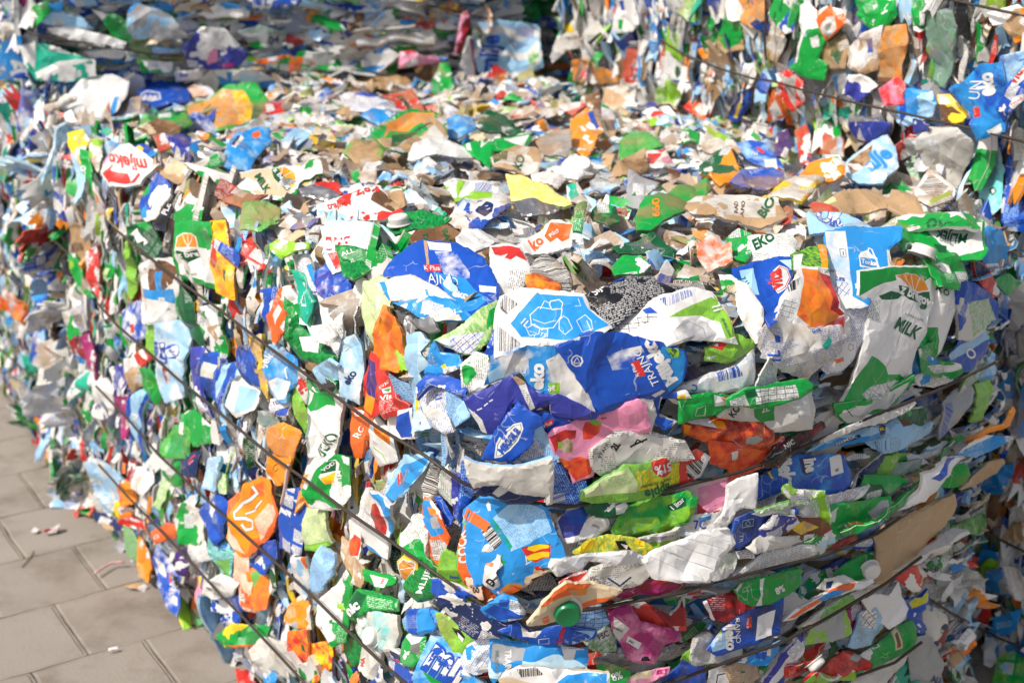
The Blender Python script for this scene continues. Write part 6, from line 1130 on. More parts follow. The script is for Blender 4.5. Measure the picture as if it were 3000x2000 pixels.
K('G', 'gy8', '1490 1240 1620 1180 1820 1170 1800 1240 1700 1290 1540 1300', 'green fruit carton with white curve near the bottom', [('O', '1540 1300 1700 1300 1760 1290 1720 1370 1600 1330')], lift=.026)
K('G', 'ow1', '1720 1360 1800 1270 1990 1290 2040 1420 2030 1500 1900 1540 1780 1460', 'large dirty white carton side under the lowest wire', lift=.024, dirt=.3)
K('G', 'ar4', '2000 1230 2110 1220 2120 1300 2130 1500 2040 1420 2010 1330', 'yellow orange juice carton with dark leaf mark near the bottom', [('d', '2060 1300 2100 1320 2090 1370 2060 1350')], lift=.022)
K('G', 'ry4', '2130 1330 2250 1300 2260 1450 2170 1560 2130 1480', 'red and yellow peach picture near the bottom', lift=.022)
K('G', 'oa8', '1980 1060 2050 980 2120 1040 2120 1180 2030 1160 1960 1140', 'orange and white torn box corner near the bottom', [('e', '2000 1160 2040 1130 2060 1200 2020 1210')], lift=.026)
K('G', 'gw8', '2190 1010 2290 930 2352 820 2400 900 2380 1260 2300 1290 2210 1140', 'bright green carton with sun badge edge and white cap near the lowest wires', [('ay4', '2200 940 2270 860 2280 880 2210 970'), ('w', '2290 1060 2352 1020 2352 1170 2300 1140')], lift=.034)
K('G', 'cw0', '1820 1460 1900 1500 1870 1568 1830 1540', 'blue triangular scrap at the bottom of the sunlit side', lift=.04)
K('G', 'dg0', '1820 750 1880 760 1890 880 1850 980 1860 850', 'dark green bottle neck shape between the lower wires', lift=.024)
K('G', 'rp8', '1640 1490 1710 1480 1760 1568 1660 1568', 'red scrap at the bottom edge of the sunlit side', lift=.024)
K('G', 'gw8', '1110 0 1230 10 1220 200 1170 190 1120 90', 'green carton with white ring letters by the third wire')
K('G', 'nr0', '1240 0 1350 -10 1340 130 1260 110', 'navy carton with red swirl by the third wire', [], [], [('r', 14, '1310 50 1330 10 1345 -5'), ('p', 8, '1320 60 1345 30')])
K('G', 'sw1', '1430 40 1500 20 1520 130 1450 220 1400 200', 'light blue carton with white label upright under the third wire')
K('G', 'lw5', '1490 130 1550 150 1560 240 1500 240', 'small lime carton panel by the third wire')
K('G', 'gw8', '1250 340 1300 300 1340 280 1310 380 1280 420', 'white and green bottle carton with red cap', cap=[('r', 1295, 180, 24, (0, 0))])
# ---- top of the front bale, farther bales
K('A', 'gd8', '1270 700 1440 650 1640 610 1760 580 1850 720 1880 780 1970 800 1960 850 1760 830 1700 860 1500 890 1340 850', 'rust stained milk carton with half sun badge lying on the top at the far side', [('ah4', '1290 700 1440 650 1560 630 1680 640 1740 720 1720 820 1600 850 1480 880 1330 850 1270 760'), ('ay4', '1610 640 1690 650 1740 720 1720 800 1640 810 1620 720')], [('MILK', 'd', 1410, 860, 1440, 680, 1.1, .03)], [('H', 6, '1600 730 1700 660'), ('H', 6, '1600 730 1735 720'), ('H', 6, '1600 730 1700 810')], dirt=.45)
K('A', 'gd8', '960 870 1000 780 1250 740 1310 830 1230 870 1080 830', 'green carton end with rust stains beside the half sun badge on the top', dirt=.35)
K('A', 'Hu8', '980 880 1080 830 1240 880 1220 900 1000 910', 'stained cream carton edge on the top at the far side', dirt=.5)
K('A', 'w', '480 640 600 540 760 520 870 560 850 640 780 750 620 860 380 860 440 720', 'large plain white carton sheet on the farther bale top', [('s', '350 680 460 620 400 760 340 800'), ('c', '745 780 785 660 815 660 790 760 755 800')], lift=.02, dirt=-.1)
K('A', 'o', '860 560 920 520 980 550 990 640 940 740 760 800 830 660', 'light grey folded carton panel beside the plain white sheet', lift=.02)
K('A', 'bn0', '950 650 1000 590 1110 570 1300 600 1290 690 1200 700 940 760', 'royal blue carton with white oval badge on the farther bale top', [('w', '965 650 1010 625 1100 640 1110 680 1050 690 980 690'), ('b', '975 652 1010 634 1092 645 1098 676 1050 682 985 680')], [('dukat', 'w', 985, 680, 1085, 680, .9, .03)], lift=.02, dirt=-.1)
K('A', 'c', '290 600 400 560 560 550 540 600 420 630 310 650', 'bright blue crumple at the far left of the top', fold=1.4)
K('A', 'z', '1300 600 1380 580 1430 640 1340 660', 'peach scrap beside the blue oval badge carton')
K('A', 'ow0', '1370 560 1460 490 1490 560 1480 640 1400 620', 'white creased carton peak on the farther bale top')
K('A', 'wc9', '1480 490 1720 490 1850 530 1960 570 1720 610 1490 580', 'white carton with teal windows lying on the farther bale top', [('c', '1560 500 1600 500 1600 590 1570 590'), ('q', '1650 510 1780 530 1770 580 1660 580')])
K('A', 'we1', '1220 500 1420 480 1420 540 1230 560', 'thin white carton edge with blue letters on the farther bale top', [], [('jne', 'b', 1240, 525, 1290, 520, 1, .03)])
K('A', 'wr0', '690 1040 850 980 960 1050 1050 1110 950 1200 940 1240 760 1270 700 1180', 'white and coral milk carton with red splash on the top corner', [('r', '705 1190 790 1140 780 1190 860 1180 880 1240 930 1170 950 1190 920 1250 750 1265'), ('p', '680 1020 740 1000 720 1130 680 1110')], [('mijeko', 'r', 990, 1090, 770, 1080, 1.3, .03)], lift=.024, dirt=-.1)
K('A', 'yx0', '455 910 560 900 600 960 570 1080 540 1110 480 1000', 'bright yellow carton corner at the far left end of the front bale', lift=.024)
K('A', 'sw1', '470 960 510 1020 540 1200 570 1340 540 1400 510 1240', 'pale blue upright strip below the yellow corner')
K('A', 'gw0', '550 1040 600 1060 620 1200 650 1360 610 1340 570 1180', 'narrow green upright carton strip at the far left end', [], [('2.8', 'w', 590, 1240, 580, 1140, .8)])
K('A', 'lw8', '620 980 690 960 690 1060 650 1150 620 1060', 'pale lime upright strip at the far left end')
K('A', 'cs3', '1530 1120 1620 940 1740 890 1850 900 1850 1000 1760 1060 1720 1130 1600 1140', 'sky blue carton with red disc and white curve on the top', [('O', '1735 920 1780 905 1800 930 1770 960 1735 950'), ('w', '1590 1040 1660 940 1680 960 1620 1050'), ('n', '1590 1020 1640 940 1655 945 1605 1040')], lift=.02)
K('A', 'og8', '1290 1150 1480 1060 1540 1060 1530 1120 1400 1160', 'cream and pale blue dirty strip on the top', dirt=.3)
K('A', 'r', '1065 940 1130 940 1200 990 1110 1040', 'coral red carton corner on the top', lift=.024)
K('A', 'in0', '1160 960 1260 930 1310 1000 1300 1100 1220 1060', 'dark violet carton piece with faint print on the top', dirt=.3)
K('A', 'cb8', '920 1000 1000 1000 1060 1040 1000 1080', 'blue scrap with yellow disc on the top', [('y', '925 1010 960 1000 990 1020 980 1045 940 1045')])
K('A', 'hH8', '1110 1190 1200 1090 1280 1150 1300 1230 1220 1250 1140 1220', 'brown stained cream carton peak on the top edge', dirt=.6)
K('A', 'gw8', '1290 1150 1420 1160 1560 1170 1620 1170 1870 1170 2050 1150 2100 1110 2200 1120 2230 1230 2060 1270 2040 1330 1960 1370 1840 1360 1560 1280 1430 1220', 'green and white milk carton with sun badge lying on the top edge', [('wH8', '1560 1180 1880 1180 1960 1200 2040 1330 1960 1365 1840 1355 1700 1310 1540 1270'), ('w', '1890 1180 1960 1160 2030 1190 2050 1260 2020 1320 1960 1290'), ('ay4', '1920 1180 1965 1165 2030 1195 2045 1260 2015 1300'), ('d', '1880 1180 1930 1180 2010 1300 1980 1320 1900 1250')], [('MILK', 'd', 1760, 1230, 1830, 1340, 1.2, .03), ('z breg', 'w', 1890, 1190, 1990, 1310, .7, .03)], [('w', 6, '1940 1240 1960 1165'), ('w', 6, '1950 1245 2020 1190'), ('w', 6, '1960 1260 2045 1250')], lift=.024, dirt=.1)
K('A', 'Rr8', '1490 1330 1530 1240 1600 1280 1740 1350 1830 1340 1680 1430 1560 1380', 'dark red glossy carton below the sun badge carton on the top edge', lift=.026)
K('A', 'gj5', '1660 1568 1690 1400 1820 1380 1910 1430 1900 1520 1780 1568', 'green crumpled carton hanging over the top edge', lift=.026, fold=1.4)
K('A', 'eo6', '2070 1290 2180 1270 2340 1340 2300 1380 2100 1340', 'silver foil lining torn open on the top edge', name='torn_foil_scrap', cat='foil scrap')
K('A', 'rR0', '2180 1260 2320 1250 2352 1320 2230 1320', 'red box corner on the top edge', lift=.02)
K('A', 'wb8', '960 1400 1060 1200 1130 1240 1120 1350 1080 1480 1000 1510 970 1470', 'white carton with blue geometric print hanging on the top edge', [('g', '960 1280 1010 1210 1030 1330 960 1370'), ('c', '970 1430 1010 1410 1010 1500 970 1500')], lift=.024)
K('A', 'gd0', '1200 1480 1300 1420 1390 1440 1370 1540 1330 1568 1200 1568', 'bright green carton top hanging below the top edge', lift=.024)
K('A', 'kn1', '1060 1530 1150 1400 1170 1420 1130 1568 1070 1568', 'black upright strip with white letters below the top edge', [], [('PLE', 'w', 1145, 1480, 1170, 1400, .9)])
K('A', 'wr8', '2180 1400 2352 1370 2600 1290 2780 1440 2640 1480 2400 1500 2200 1490', 'dirty white milk carton with red lettering on the top edge', [('s', '2190 1450 2352 1470 2400 1500 2210 1490'), ('uh8', '2600 1300 2760 1400 2700 1440 2560 1400')], [('trajno', 'r', 2260, 1450, 2400, 1420, 1, .02), ('2,8%', 'r', 2460, 1370, 2620, 1320, 1.1, .03)], dirt=.25, lift=.02)
K('A', 'b', '2352 1290 2480 1260 2620 1270 2600 1310 2400 1340', 'mid blue carton edge behind the red lettered carton', lift=.02)
# shaded upper bale, top left
K('A', 'tw8', '150 320 240 300 380 340 640 420 650 520 480 550 250 550 170 440', 'turquoise milk carton with white wave on the shaded upper bale', [('w', '140 300 235 310 235 480 170 400'), ('t', '240 320 400 360 630 400 640 440 400 440 240 470'), ('w', '235 500 420 420 640 405 640 420 460 460 350 540 250 540')], [('2.8', 'w', 480, 530, 560, 530, 1, .03)], lift=.03)
K('A', 'ec0', '890 80 950 20 1150 100 1180 130 1290 250 1100 260 890 260', 'large grey white carton pulled open on the shaded upper bale', [('c', '840 30 960 0 1140 10 1180 120 1250 190 1240 160 1150 90 950 20 890 100'), ('w', '1180 0 1290 0 1280 230 1230 160')], lift=.04)
K('A', 'gd0', '640 80 800 120 930 190 880 280 780 240 720 150', 'dark green folded carton under the open grey one', lift=.03)
K('A', 'wi8', '1270 330 1400 200 1540 210 1640 320 1700 380 1640 450 1480 470 1320 460', 'violet, pink and white carton crumpled on the shaded upper bale', [('wp8', '1410 370 1500 330 1500 430 1430 450'), ('m', '1500 460 1570 440 1620 390 1640 400 1600 470'), ('i', '1520 400 1620 330 1710 390 1640 460')], lift=.05)
K('A', 'bn0', '1700 0 2080 0 2060 60 1980 80 1800 90', 'blue plastic bowl-shaped carton base on the shaded upper bale', lift=.04, curl=2)
K('A', 'gw8', '140 170 230 60 320 20 330 90 260 150 200 200', 'bright green crumple at the lit corner of the upper left bale', lift=.03, fold=1.5)
K('A', 'c', '330 40 420 20 420 80 350 80', 'blue crumple at the lit corner of the upper left bale', lift=.03)
K('A', 'sx9', '280 150 380 80 500 110 560 130 640 200 560 200 340 170', 'pale blue striped carton on the shaded upper bale', lift=.03)
K('A', 'we0', '340 200 480 190 700 240 860 290 840 330 600 290 380 240', 'long grey white carton edge on the shaded upper bale', lift=.03)
K('A', 'wb9', '590 360 780 340 930 360 790 400 670 410', 'white strip with blue letters on the shaded upper bale')
K('A', 'gw8', '970 430 1180 420 1170 490 990 500', 'dark green lettered carton edge on the shaded upper bale')
K('A', 'gO8', '1780 430 1960 390 2150 410 2170 490 2000 480', 'green and white flattened carton in the shade', [('O', '1890 340 2060 340 2050 380 1900 400')])
K('A', 'wc8', '1390 100 1560 40 1720 60 1700 120 1460 130', 'clear plastic dome scrap on the shaded upper bale', name='plastic_bag_scrap', cat='bag scrap')
K('A', 'ex9', '1650 220 1800 190 1960 230 1930 330 1760 320', 'grey carton with dim digits in the shade', [('g', '1680 310 1780 280 1830 340 1720 350')], [('04', 'n', 1850, 310, 1930, 300, 1)])
K('A', 'R', '1970 230 2100 290 2000 320', 'dark red triangular scrap in the shade')
# dark gap and right upper bale
K('B', 'sw9', '920 160 1100 150 1340 180 1360 300 1370 450 1240 510 1080 520 950 490 910 330', 'light blue milk carton hanging at the edge of the dark gap', [('wb2', '1200 190 1340 180 1320 270 1200 240'), ('ec3', '1140 260 1300 310 1200 350'), ('wj3', '1280 360 1360 260 1370 440 1300 460')], [('mlije', 'b', 1070, 510, 1090, 250, 1.3, .04)], lift=.05)
K('B', 'cg8', '910 60 1050 10 1260 10 1340 40 1370 150 1150 140 920 130', 'blue and green crushed top of the hanging carton', [('g', '1150 130 1200 60 1340 30 1370 140')], lift=.05)
K('B', 'pR8', '780 370 830 110 870 90 880 180 840 340', 'pink carton strip left of the hanging blue carton', lift=.05)
K('B', 'we0', '830 440 860 270 900 270 920 500 880 530', 'white narrow strip left of the hanging blue carton', [('m', '880 260 910 280 950 510 920 510')], lift=.045)
K('B', 'eo8', '1440 380 1520 200 1700 90 1750 150 1850 280 1760 320 1560 330 1460 420', 'grey box with yellow tag and black edge at the far end of the top', [('jt8', '1480 200 1590 130 1560 220 1480 250'), ('y', '1520 190 1580 160 1605 220 1560 230'), ('k', '1690 300 1780 220 1850 290 1780 330'), ('w', '1720 300 1790 240 1810 260 1740 320')], lift=.03)
K('B', 'wo0', '1870 230 1900 -20 1990 -20 2050 160 1990 210', 'white and blue lettered flap hanging at the far end of the upper right bale', [('b', '1910 10 1945 0 1940 80 1915 80'), ('g', '1905 140 1930 140 1930 210 1905 200')], lift=.04)
K('B', 'ah4', '1590 430 1680 420 1800 490 1920 540 1880 570 1700 580 1600 560', 'yellow stained carton with bright blue patch at the far end of the top', [('c', '1700 410 1800 410 2040 390 1980 530 1880 480 1760 450')], dirt=.4)
K('B', 'ho9', '1800 590 2010 550 2000 780 1900 770 1800 690', 'brown striped paper box at the foot of the upper right bale', lift=.03, dirt=.3)
K('B', 'pr8', '410 470 420 370 500 360 560 400 720 400 700 430 520 440', 'pink and blue torn box at the far end of the top', [('c', '470 340 640 330 780 440 740 460 640 380'), ('w', '440 440 520 390 530 430 460 470')], lift=.04, up=.2)
K('B', 'hu8', '520 480 570 420 680 420 640 520 640 600 580 590', 'rusty brown folded carton standing on the top', lift=.05, dirt=.5)
K('B', 'gd0', '640 560 680 440 740 430 760 600 720 640 640 620', 'bright green upright flap beside the rusty brown fold', lift=.06)
K('B', 'Hh8', '110 520 300 510 440 520 470 570 340 610 280 600', 'cream dirty carton with orange edge on the top', [('a', '340 500 500 490 520 520 440 540')], dirt=.5)
K('B', 'rR0', '290 640 390 610 480 620 560 750 500 760 400 730', 'red tea box with dark label on the top', [('k', '370 650 420 650 500 750 460 750')], lift=.03)
K('B', 'wb1', '0 650 60 640 220 670 360 740 440 760 180 750 60 740', 'white folded carton with blue print on the top', [('b', '80 660 160 620 240 650 280 680')], lift=.03)
K('B', 'cb0', '150 800 230 760 440 780 380 830 270 850', 'mid blue carton on the top', [], [('IU', 'w', 330, 830, 380, 790, 1, .03)], lift=.02)
K('B', 'gh8', '220 940 300 840 480 770 640 780 710 830 720 960 600 1000 420 1060 340 1070 270 990', 'large rust stained green box corner on the top', [('ha4', '320 840 480 780 640 780 640 830 480 880 340 900 290 980'), ('d', '335 1060 350 940 600 860 640 850 500 920 420 1000'), ('ho8', '540 930 640 870 720 940 590 1000')], lift=.05, dirt=.45, fold=1.2)
K('B', 'jh8', '30 1040 90 960 220 940 290 1030 260 1120 130 1120', 'olive stained carton corner on the top', [('a', '290 1030 380 1130 370 1150 300 1090')], dirt=.5)
K('B', 'cs3', '720 840 800 800 900 800 920 880 800 940 730 920', 'sky blue carton patch on the top', dirt=.25)
K('B', 'dk0', '940 890 990 790 1150 780 1250 890 1180 900 1000 910', 'dark green hollow carton on the top', lift=.03, fold=1.4)
K('B', 'wx1', '470 1090 500 1010 600 970 720 970 820 1000 910 1060 800 1080 600 1070 500 1100', 'white carton panel of grey print on the top', lift=.03, dirt=-.1)
K('B', 'gw0', '810 1000 960 970 1150 940 1280 910 1290 930 1250 1000 1060 1030 1030 1140 940 1080', 'green and white wedge carton with percent print on the top', [('w', '1120 960 1290 915 1250 1000 1130 980'), ('w', '860 1000 890 1000 900 1050 870 1040')], [('2.8', 'w', 965, 1030, 1060, 975, 1, .03)], lift=.035, dirt=-.1)
K('B', 'ho8', '1040 1060 1130 1000 1320 1010 1380 1060 1340 1170 1250 1170 1060 1140', 'brown stained carton with dark green letters on the top', [('ad8', '1040 1060 1090 1040 1100 1110 1050 1130'), ('d', '1090 1100 1110 1020 1150 1040 1140 1110')], [('KO', 'd', 1235, 1170, 1265, 1080, 1.2, .03)], lift=.035, dirt=.5)
K('B', 'ah0', '1590 840 1690 720 1780 850 1780 900 1690 1080 1580 1010', 'amber open carton standing upright on the top', [('bn0', '1690 780 1720 740 1780 860 1760 890'), ('a', '1530 850 1600 810 1600 900 1540 870')], lift=.06, dirt=.3, up=-.1)
K('B', 'eh8', '1350 970 1480 900 1580 900 1570 1000 1550 1090 1400 1050', 'grey brown box side below the amber open carton', lift=.05, dirt=.45)
K('B', 'u', '1690 700 1780 640 1790 850 1770 850', 'dark brown board flap of the amber open carton', lift=.06)
K('B', 'rw8', '1510 720 1680 700 1700 720 1600 780 1520 750', 'red and white scrap behind the amber open carton', lift=.03)
K('B', 'wo0', '1460 1150 1590 1090 1700 1100 1720 1180 1620 1240 1490 1190', 'white carton shoulder with round white cap on the top', [], [], [], cap=[('w', 1650, 1160, 66, (.25, .1))], lift=.03, dirt=-.2)
K('B', 'we0', '1320 1200 1410 1190 1540 1220 1480 1270 1330 1240', 'white ribbed crumple left of the round cap on the top')
K('B', 'kn0', '620 1210 800 1180 1020 1160 1140 1170 1050 1220 900 1230 760 1230', 'thin black board edge on the top', lift=.05, up=.2)
K('B', 'lw8', '720 1240 800 1220 1000 1250 1120 1310 1160 1380 1000 1370 800 1370', 'white label carton with lime end on the top', [('l', '800 1240 860 1240 800 1360 790 1300'), ('wb2', '920 1260 1040 1260 1040 1320 920 1330'), ('we7', '1040 1300 1120 1300 1150 1370 1040 1370')], lift=.035, dirt=-.2)
K('B', 'fy5', '1140 1180 1240 1200 1400 1290 1580 1410 1540 1430 1300 1370 1180 1370', 'pale lime carton panel on the top near the edge', lift=.025, dirt=.15)
K('B', 'ee6', '1180 1400 1340 1370 1490 1440 1420 1460 1260 1470', 'grey foil carton inside on the top edge', name='torn_foil_scrap', cat='foil scrap')
K('B', 'bw8', '740 1490 820 1400 960 1370 1150 1370 1160 1400 1050 1470 900 1540 840 1530', 'royal blue carton with white dashes on the top edge', [('n', '920 1440 1000 1390 1050 1410 1040 1450 960 1490'), ('w', '915 1445 1000 1480 960 1495'), ('sw3', '760 1450 840 1400 900 1390 800 1480')], [], [('w', 8, '990 1420 1010 1415'), ('w', 8, '1000 1440 1025 1430')], lift=.035)
K('B', 'gd5', '300 1568 310 1480 420 1440 600 1470 740 1490 600 1568', 'green carton shoulder with white screw cap on the top edge', cap=[('w', 395, 1530, 68, (-.5, 0))], lift=.035)
K('B', 'hw8', '-40 1460 60 1330 220 1300 400 1290 440 1410 300 1460 120 1470', 'stained white carton with faded red figures on the top', [], [('2,8%', 'r', 120, 1370, 270, 1320, 1.1, .02)], dirt=.5, lift=.025)
K('B', 'wO0', '130 1200 180 1130 280 1110 240 1160 230 1250 170 1240', 'white carton corner with brown inside on the top', [('u', '230 1170 280 1120 280 1180'), ('c', '290 1130 400 1170 390 1210 310 1220')], lift=.04)
K('B', 'gd8', '1730 1480 1780 1420 1880 1430 1900 1500 1830 1530 1740 1510', 'bright green scrap on the top edge by the striped spike', lift=.03)
K('B', 'gw1', '1600 1568 1620 1440 1670 1360 1690 1380 1660 1568', 'narrow white and green striped spike standing on the top edge', lift=.07)
K('B', 'ga0', '2040 1480 2100 1380 2352 1290 2500 1240 2540 1300 2352 1440 2150 1540 2060 1540', 'green folded carton with yellow digits on the top edge', [], [('660', 'a', 2190, 1500, 2180, 1400, 1, .04)], lift=.04)
K('B', 'eo0', '1960 1400 1990 1200 2110 1230 2180 1240 2060 1420', 'open grey white carton mouth on the top', lift=.04)
K('B', 'wr8', '2100 1150 2110 1040 2220 1050 2290 1130 2200 1150', 'white carton with red mountain print on the top', [('r', '2110 1050 2210 1060 2150 1140 2110 1140'), ('p', '2200 1100 2250 1070 2290 1120 2220 1140')], lift=.035)
K('B', 'hu8', '1860 1180 1920 1110 2080 1040 2100 1150 2000 1180', 'brown crumple left of the red mountain carton', lift=.03, dirt=.4)
K('B', 'gj5', '1930 960 2000 880 2100 890 2200 1000 2140 1020 2040 1080 1930 1080', 'green carton fold on the top near the upper right bale', dirt=.3, lift=.03)
K('C', 'yo8', '560 1310 700 1250 800 1230 970 1200 960 1220 880 1290 820 1370 700 1350', 'yellow and white pouch on the top', [('w', '680 1250 820 1200 970 1205 870 1280'), ('a', '810 1370 960 1250 1100 1110 1100 1190 940 1320')], lift=.04)
K('C', 'a', '820 1200 880 1120 1000 1100 1110 1110 1100 1180 1000 1210 900 1230', 'amber pouch end on the top', lift=.045, fold=1.4)
K('C', 'ad8', '130 1120 250 1050 330 1030 410 1130 400 1180 260 1220 130 1190', 'orange pouch with green striped end on the top', [('dw9', '130 1110 190 1090 215 1190 150 1190'), ('k', '330 1040 420 1080 430 1140 380 1130')], lift=.045, fold=1.3)
K('C', 'bn0', '340 1240 420 1160 600 1170 680 1200 690 1250 560 1300 440 1290', 'flat blue carton piece on the top between orange pouches', lift=.045)
K('C', 'bs3', '330 980 480 970 560 1010 620 1060 690 1150 600 1140 440 1050', 'dull blue carton with red tag on the top at the foot of the upper bale', [('r', '510 1005 570 1040 550 1050 515 1025'), ('oh0', '560 1080 640 1100 660 1160 580 1160')], [('TRA', 'w', 470, 1050, 520, 1060, .8)], dirt=.1)
K('C', 'ol8', '140 1000 190 900 330 970 400 1040 280 1040 160 1050', 'cream carton peak with lime edge on the top', [('l', '150 920 180 900 300 960 290 970')], lift=.04)
K('C', 'sw3', '1130 1110 1260 1020 1400 920 1450 1000 1470 1130 1370 1240 1220 1240 1140 1180', 'pale carton with blue letters and brown stain on the top', [('uh4', '1130 1120 1310 1000 1290 1100 1220 1160 1160 1180')], [('alje', 'c', 1300, 1190, 1450, 1060, 1.1, .04)], lift=.04, dirt=.15)
K('C', 'oe0', '1620 960 1700 890 1860 880 1980 980 1970 1080 1880 1290 1780 1250 1680 1140 1620 1030', 'large light grey carton leaning at the foot of the upper right bale', lift=.05, dirt=-.1)
K('C', 'gw5', '1540 1130 1610 1040 1640 1060 1700 1190 1640 1280 1590 1240', 'green cow pasture panel beside the light grey carton', [('k', '1540 1060 1580 1070 1570 1120 1545 1110')], lift=.05)
K('C', 'wg0', '1610 1300 1700 1190 1850 1290 1840 1360 1710 1420 1640 1370', 'white bar code panel with lime edge', [('wk2', '1630 1290 1700 1210 1830 1290 1740 1390'), ('l', '1690 1400 1840 1310 1850 1340 1720 1420')], lift=.05)
K('C', 'wr8', '1470 1010 1560 950 1620 960 1610 1040 1500 1100', 'white carton with coral letters left of the light grey one', lift=.05)
K('C', 'Tq3', '1980 1200 1960 1080 2060 1030 2180 1030 2200 1180 2190 1420 2130 1470 2060 1350', 'aqua green carton with small red and green emblem', [('wx1', '1940 1090 2060 1030 2190 1030 2190 1090 2000 1170'), ('w', '2070 1180 2130 1150 2130 1190 2080 1200'), ('d', '2115 1300 2150 1285 2165 1320 2140 1345 2118 1330'), ('w', '2125 1305 2148 1297 2155 1320 2138 1333')], [('Peskir', 'R', 2050, 1160, 2115, 1120, 1)], lift=.05)
K('C', 'bw0', '2210 1150 2250 1050 2400 1010 2420 1400 2400 1600 2220 1568 2210 1380', 'royal blue carton at the right edge below the wire', [('w', '2250 1190 2400 1160 2400 1330 2230 1280'), ('bs1', '2220 1400 2330 1380 2330 1568 2220 1568')], lift=.05)
K('C', 'h', '920 1380 1060 1340 1120 1330 1290 1290 1420 1330 1440 1260 1560 1280 1660 1460 1560 1480 1400 1400 1230 1410 1080 1470 1000 1420', 'khaki cloth-like strip lying on the top', [('fh0', '910 1370 1000 1340 1060 1400 980 1420')], lift=.05, name='cloth_strip', cat='cloth', dirt=-.2)
K('C', 'rR0', '890 1410 920 1390 1060 1430 1050 1470 930 1460', 'shiny red wrapper end under the khaki strip', lift=.055)
K('C', 'oh8', '0 1400 100 1340 300 1340 540 1370 640 1390 700 1500 600 1540 400 1500 200 1480 60 1460', 'long white carton with brown and green lettering on the top edge', [('o', '300 1380 640 1390 640 1500 320 1480'), ('s', '640 1370 760 1360 860 1430 720 1440')], [('BIO', 'd', 560, 1500, 640, 1400, 1.1, .05), ('RAD', 'u', 380, 1470, 380, 1390, .9, .02), ('ANO', 'u', 420, 1490, 430, 1390, .8, .02)], lift=.05)
K('C', 'rR0', '680 1460 720 1420 750 1450 740 1520 690 1520', 'round red seal on the long lettered carton', [], [('VIN', 'w', 695, 1490, 735, 1470, .9)], lift=.058)
K('C', 'sw0', '870 1460 1000 1450 1140 1480 1300 1568 900 1568', 'pale blue milk carton with large white letters on the top edge', [], [('OK', 'b', 910, 1500, 1120, 1560, 1.25, .08), ('OK', 'w', 914, 1500, 1116, 1558, 1.2, .045)], lift=.05)
K('C', 'wg8', '1330 1490 1500 1460 1700 1470 2000 1480 2040 1568 1400 1568', 'white milk carton with dark green capitals near the blue swinging jug', [('g', '1900 1460 2000 1470 2040 1568 1960 1568'), ('wg1', '1340 1490 1500 1470 1480 1520 1380 1530')], [('EKO', 'd', 1850, 1568, 1700, 1490, 1.2, .04)], lift=.05)
K('C', 'gw0', '820 230 940 210 970 300 920 400 980 440 980 540 860 520 740 460 800 420', 'green carton with white marks on the sunlit upper right bale', [('w', '880 270 940 240 950 320 900 330'), ('wr0', '740 440 780 250 820 30 830 240 800 430')], [('M', 'w', 890, 310, 940, 300, 1, .05)], lift=.035)
K('C', 'w', '800 60 860 30 920 110 960 230 830 240 810 150', 'white carton neck above the green one on the upper right bale', lift=.03)
K('C', 'Or0', '915 100 990 60 1080 80 1110 150 1050 210 990 270 950 200', 'orange red carton with round white spout hole', [('o', '965 190 990 120 1050 110 1060 200 1010 260 975 240')], cap=[('o', 1010, 190, 46, (.2, .3))], lift=.035)
K('C', 'wh8', '1140 330 1220 250 1360 190 1350 300 1330 470 1240 500 1140 450', 'dirty white carton with blue tag on the upper right bale', [('b', '1265 270 1310 260 1320 360 1280 365')], dirt=.55, lift=.02)
K('C', 'ah4', '1340 560 1360 380 1400 200 1520 190 1540 300 1500 440 1520 550 1420 570', 'amber brown dirty carton on the upper right bale', dirt=.6, lift=.02)
K('C', 'dh8', '910 430 960 320 1060 240 1110 330 1100 460 980 470', 'dark green brown stained carton on the upper right bale', dirt=.5, lift=.02)
K('C', 'gd0', '1210 100 1300 -20 1440 -20 1450 100 1400 170 1280 180', 'bright green carton at the top of the upper right bale', lift=.02)
K('C', 'xg1', '1700 90 1860 70 1870 200 1840 320 1790 600 1690 580 1700 340', 'pale green text panel hanging on the upper right bale', [('g', '1650 280 1690 300 1700 580 1660 500')], lift=.02)
K('C', 'g', '1580 20 1640 -10 1660 80 1650 160 1590 170', 'glossy green bottle shape at the top of the upper right bale', lift=.03)
K('C', 'kk0', '1870 20 1960 10 1960 160 1960 280 1920 240 1890 120', 'black glove-like rag on the upper right bale', lift=.04, name='black_rag', cat='rag', dirt=-.5)
K('C', 'gw9', '2110 90 2300 40 2330 60 2250 180 2140 170', 'green and white striped carton at the top right corner', lift=.03)
K('C', 'ah8', '2220 180 2290 80 2380 60 2380 240 2280 300', 'amber crumple at the top right corner', lift=.03)
K('C', 'r', '660 520 730 490 810 570 830 690 740 760 700 660', 'vermilion carton fold hanging under the main wire on the upper right bale', lift=.03)
K('C', 'wi8', '1110 640 1150 530 1230 530 1300 600 1200 700', 'white folded carton with violet edge on the upper right bale', [('i', '1110 600 1150 540 1160 640 1300 640 1400 730 1200 710')], lift=.035)
K('C', 'rp3', '1340 620 1460 540 1510 600 1500 710 1390 720', 'raspberry red carton corner on the upper right bale', lift=.04)
K('C', 'cs8', '1490 830 1500 660 1560 620 1690 650 1720 720 1690 800 1550 860', 'white and blue carton under the main wire of the upper right bale', [('s', '1620 660 1720 640 1710 790 1640 810'), ('b', '1500 680 1540 650 1540 790 1500 860')], lift=.03)
K('C', 'yu8', '1750 680 1830 680 1940 790 1920 830 1780 840', 'yellow and brown carton under the main wire of the upper right bale', [('u', '1780 750 1850 740 1920 790 1800 780'), ('w', '1750 680 1820 680 1840 720 1760 730')], lift=.03)
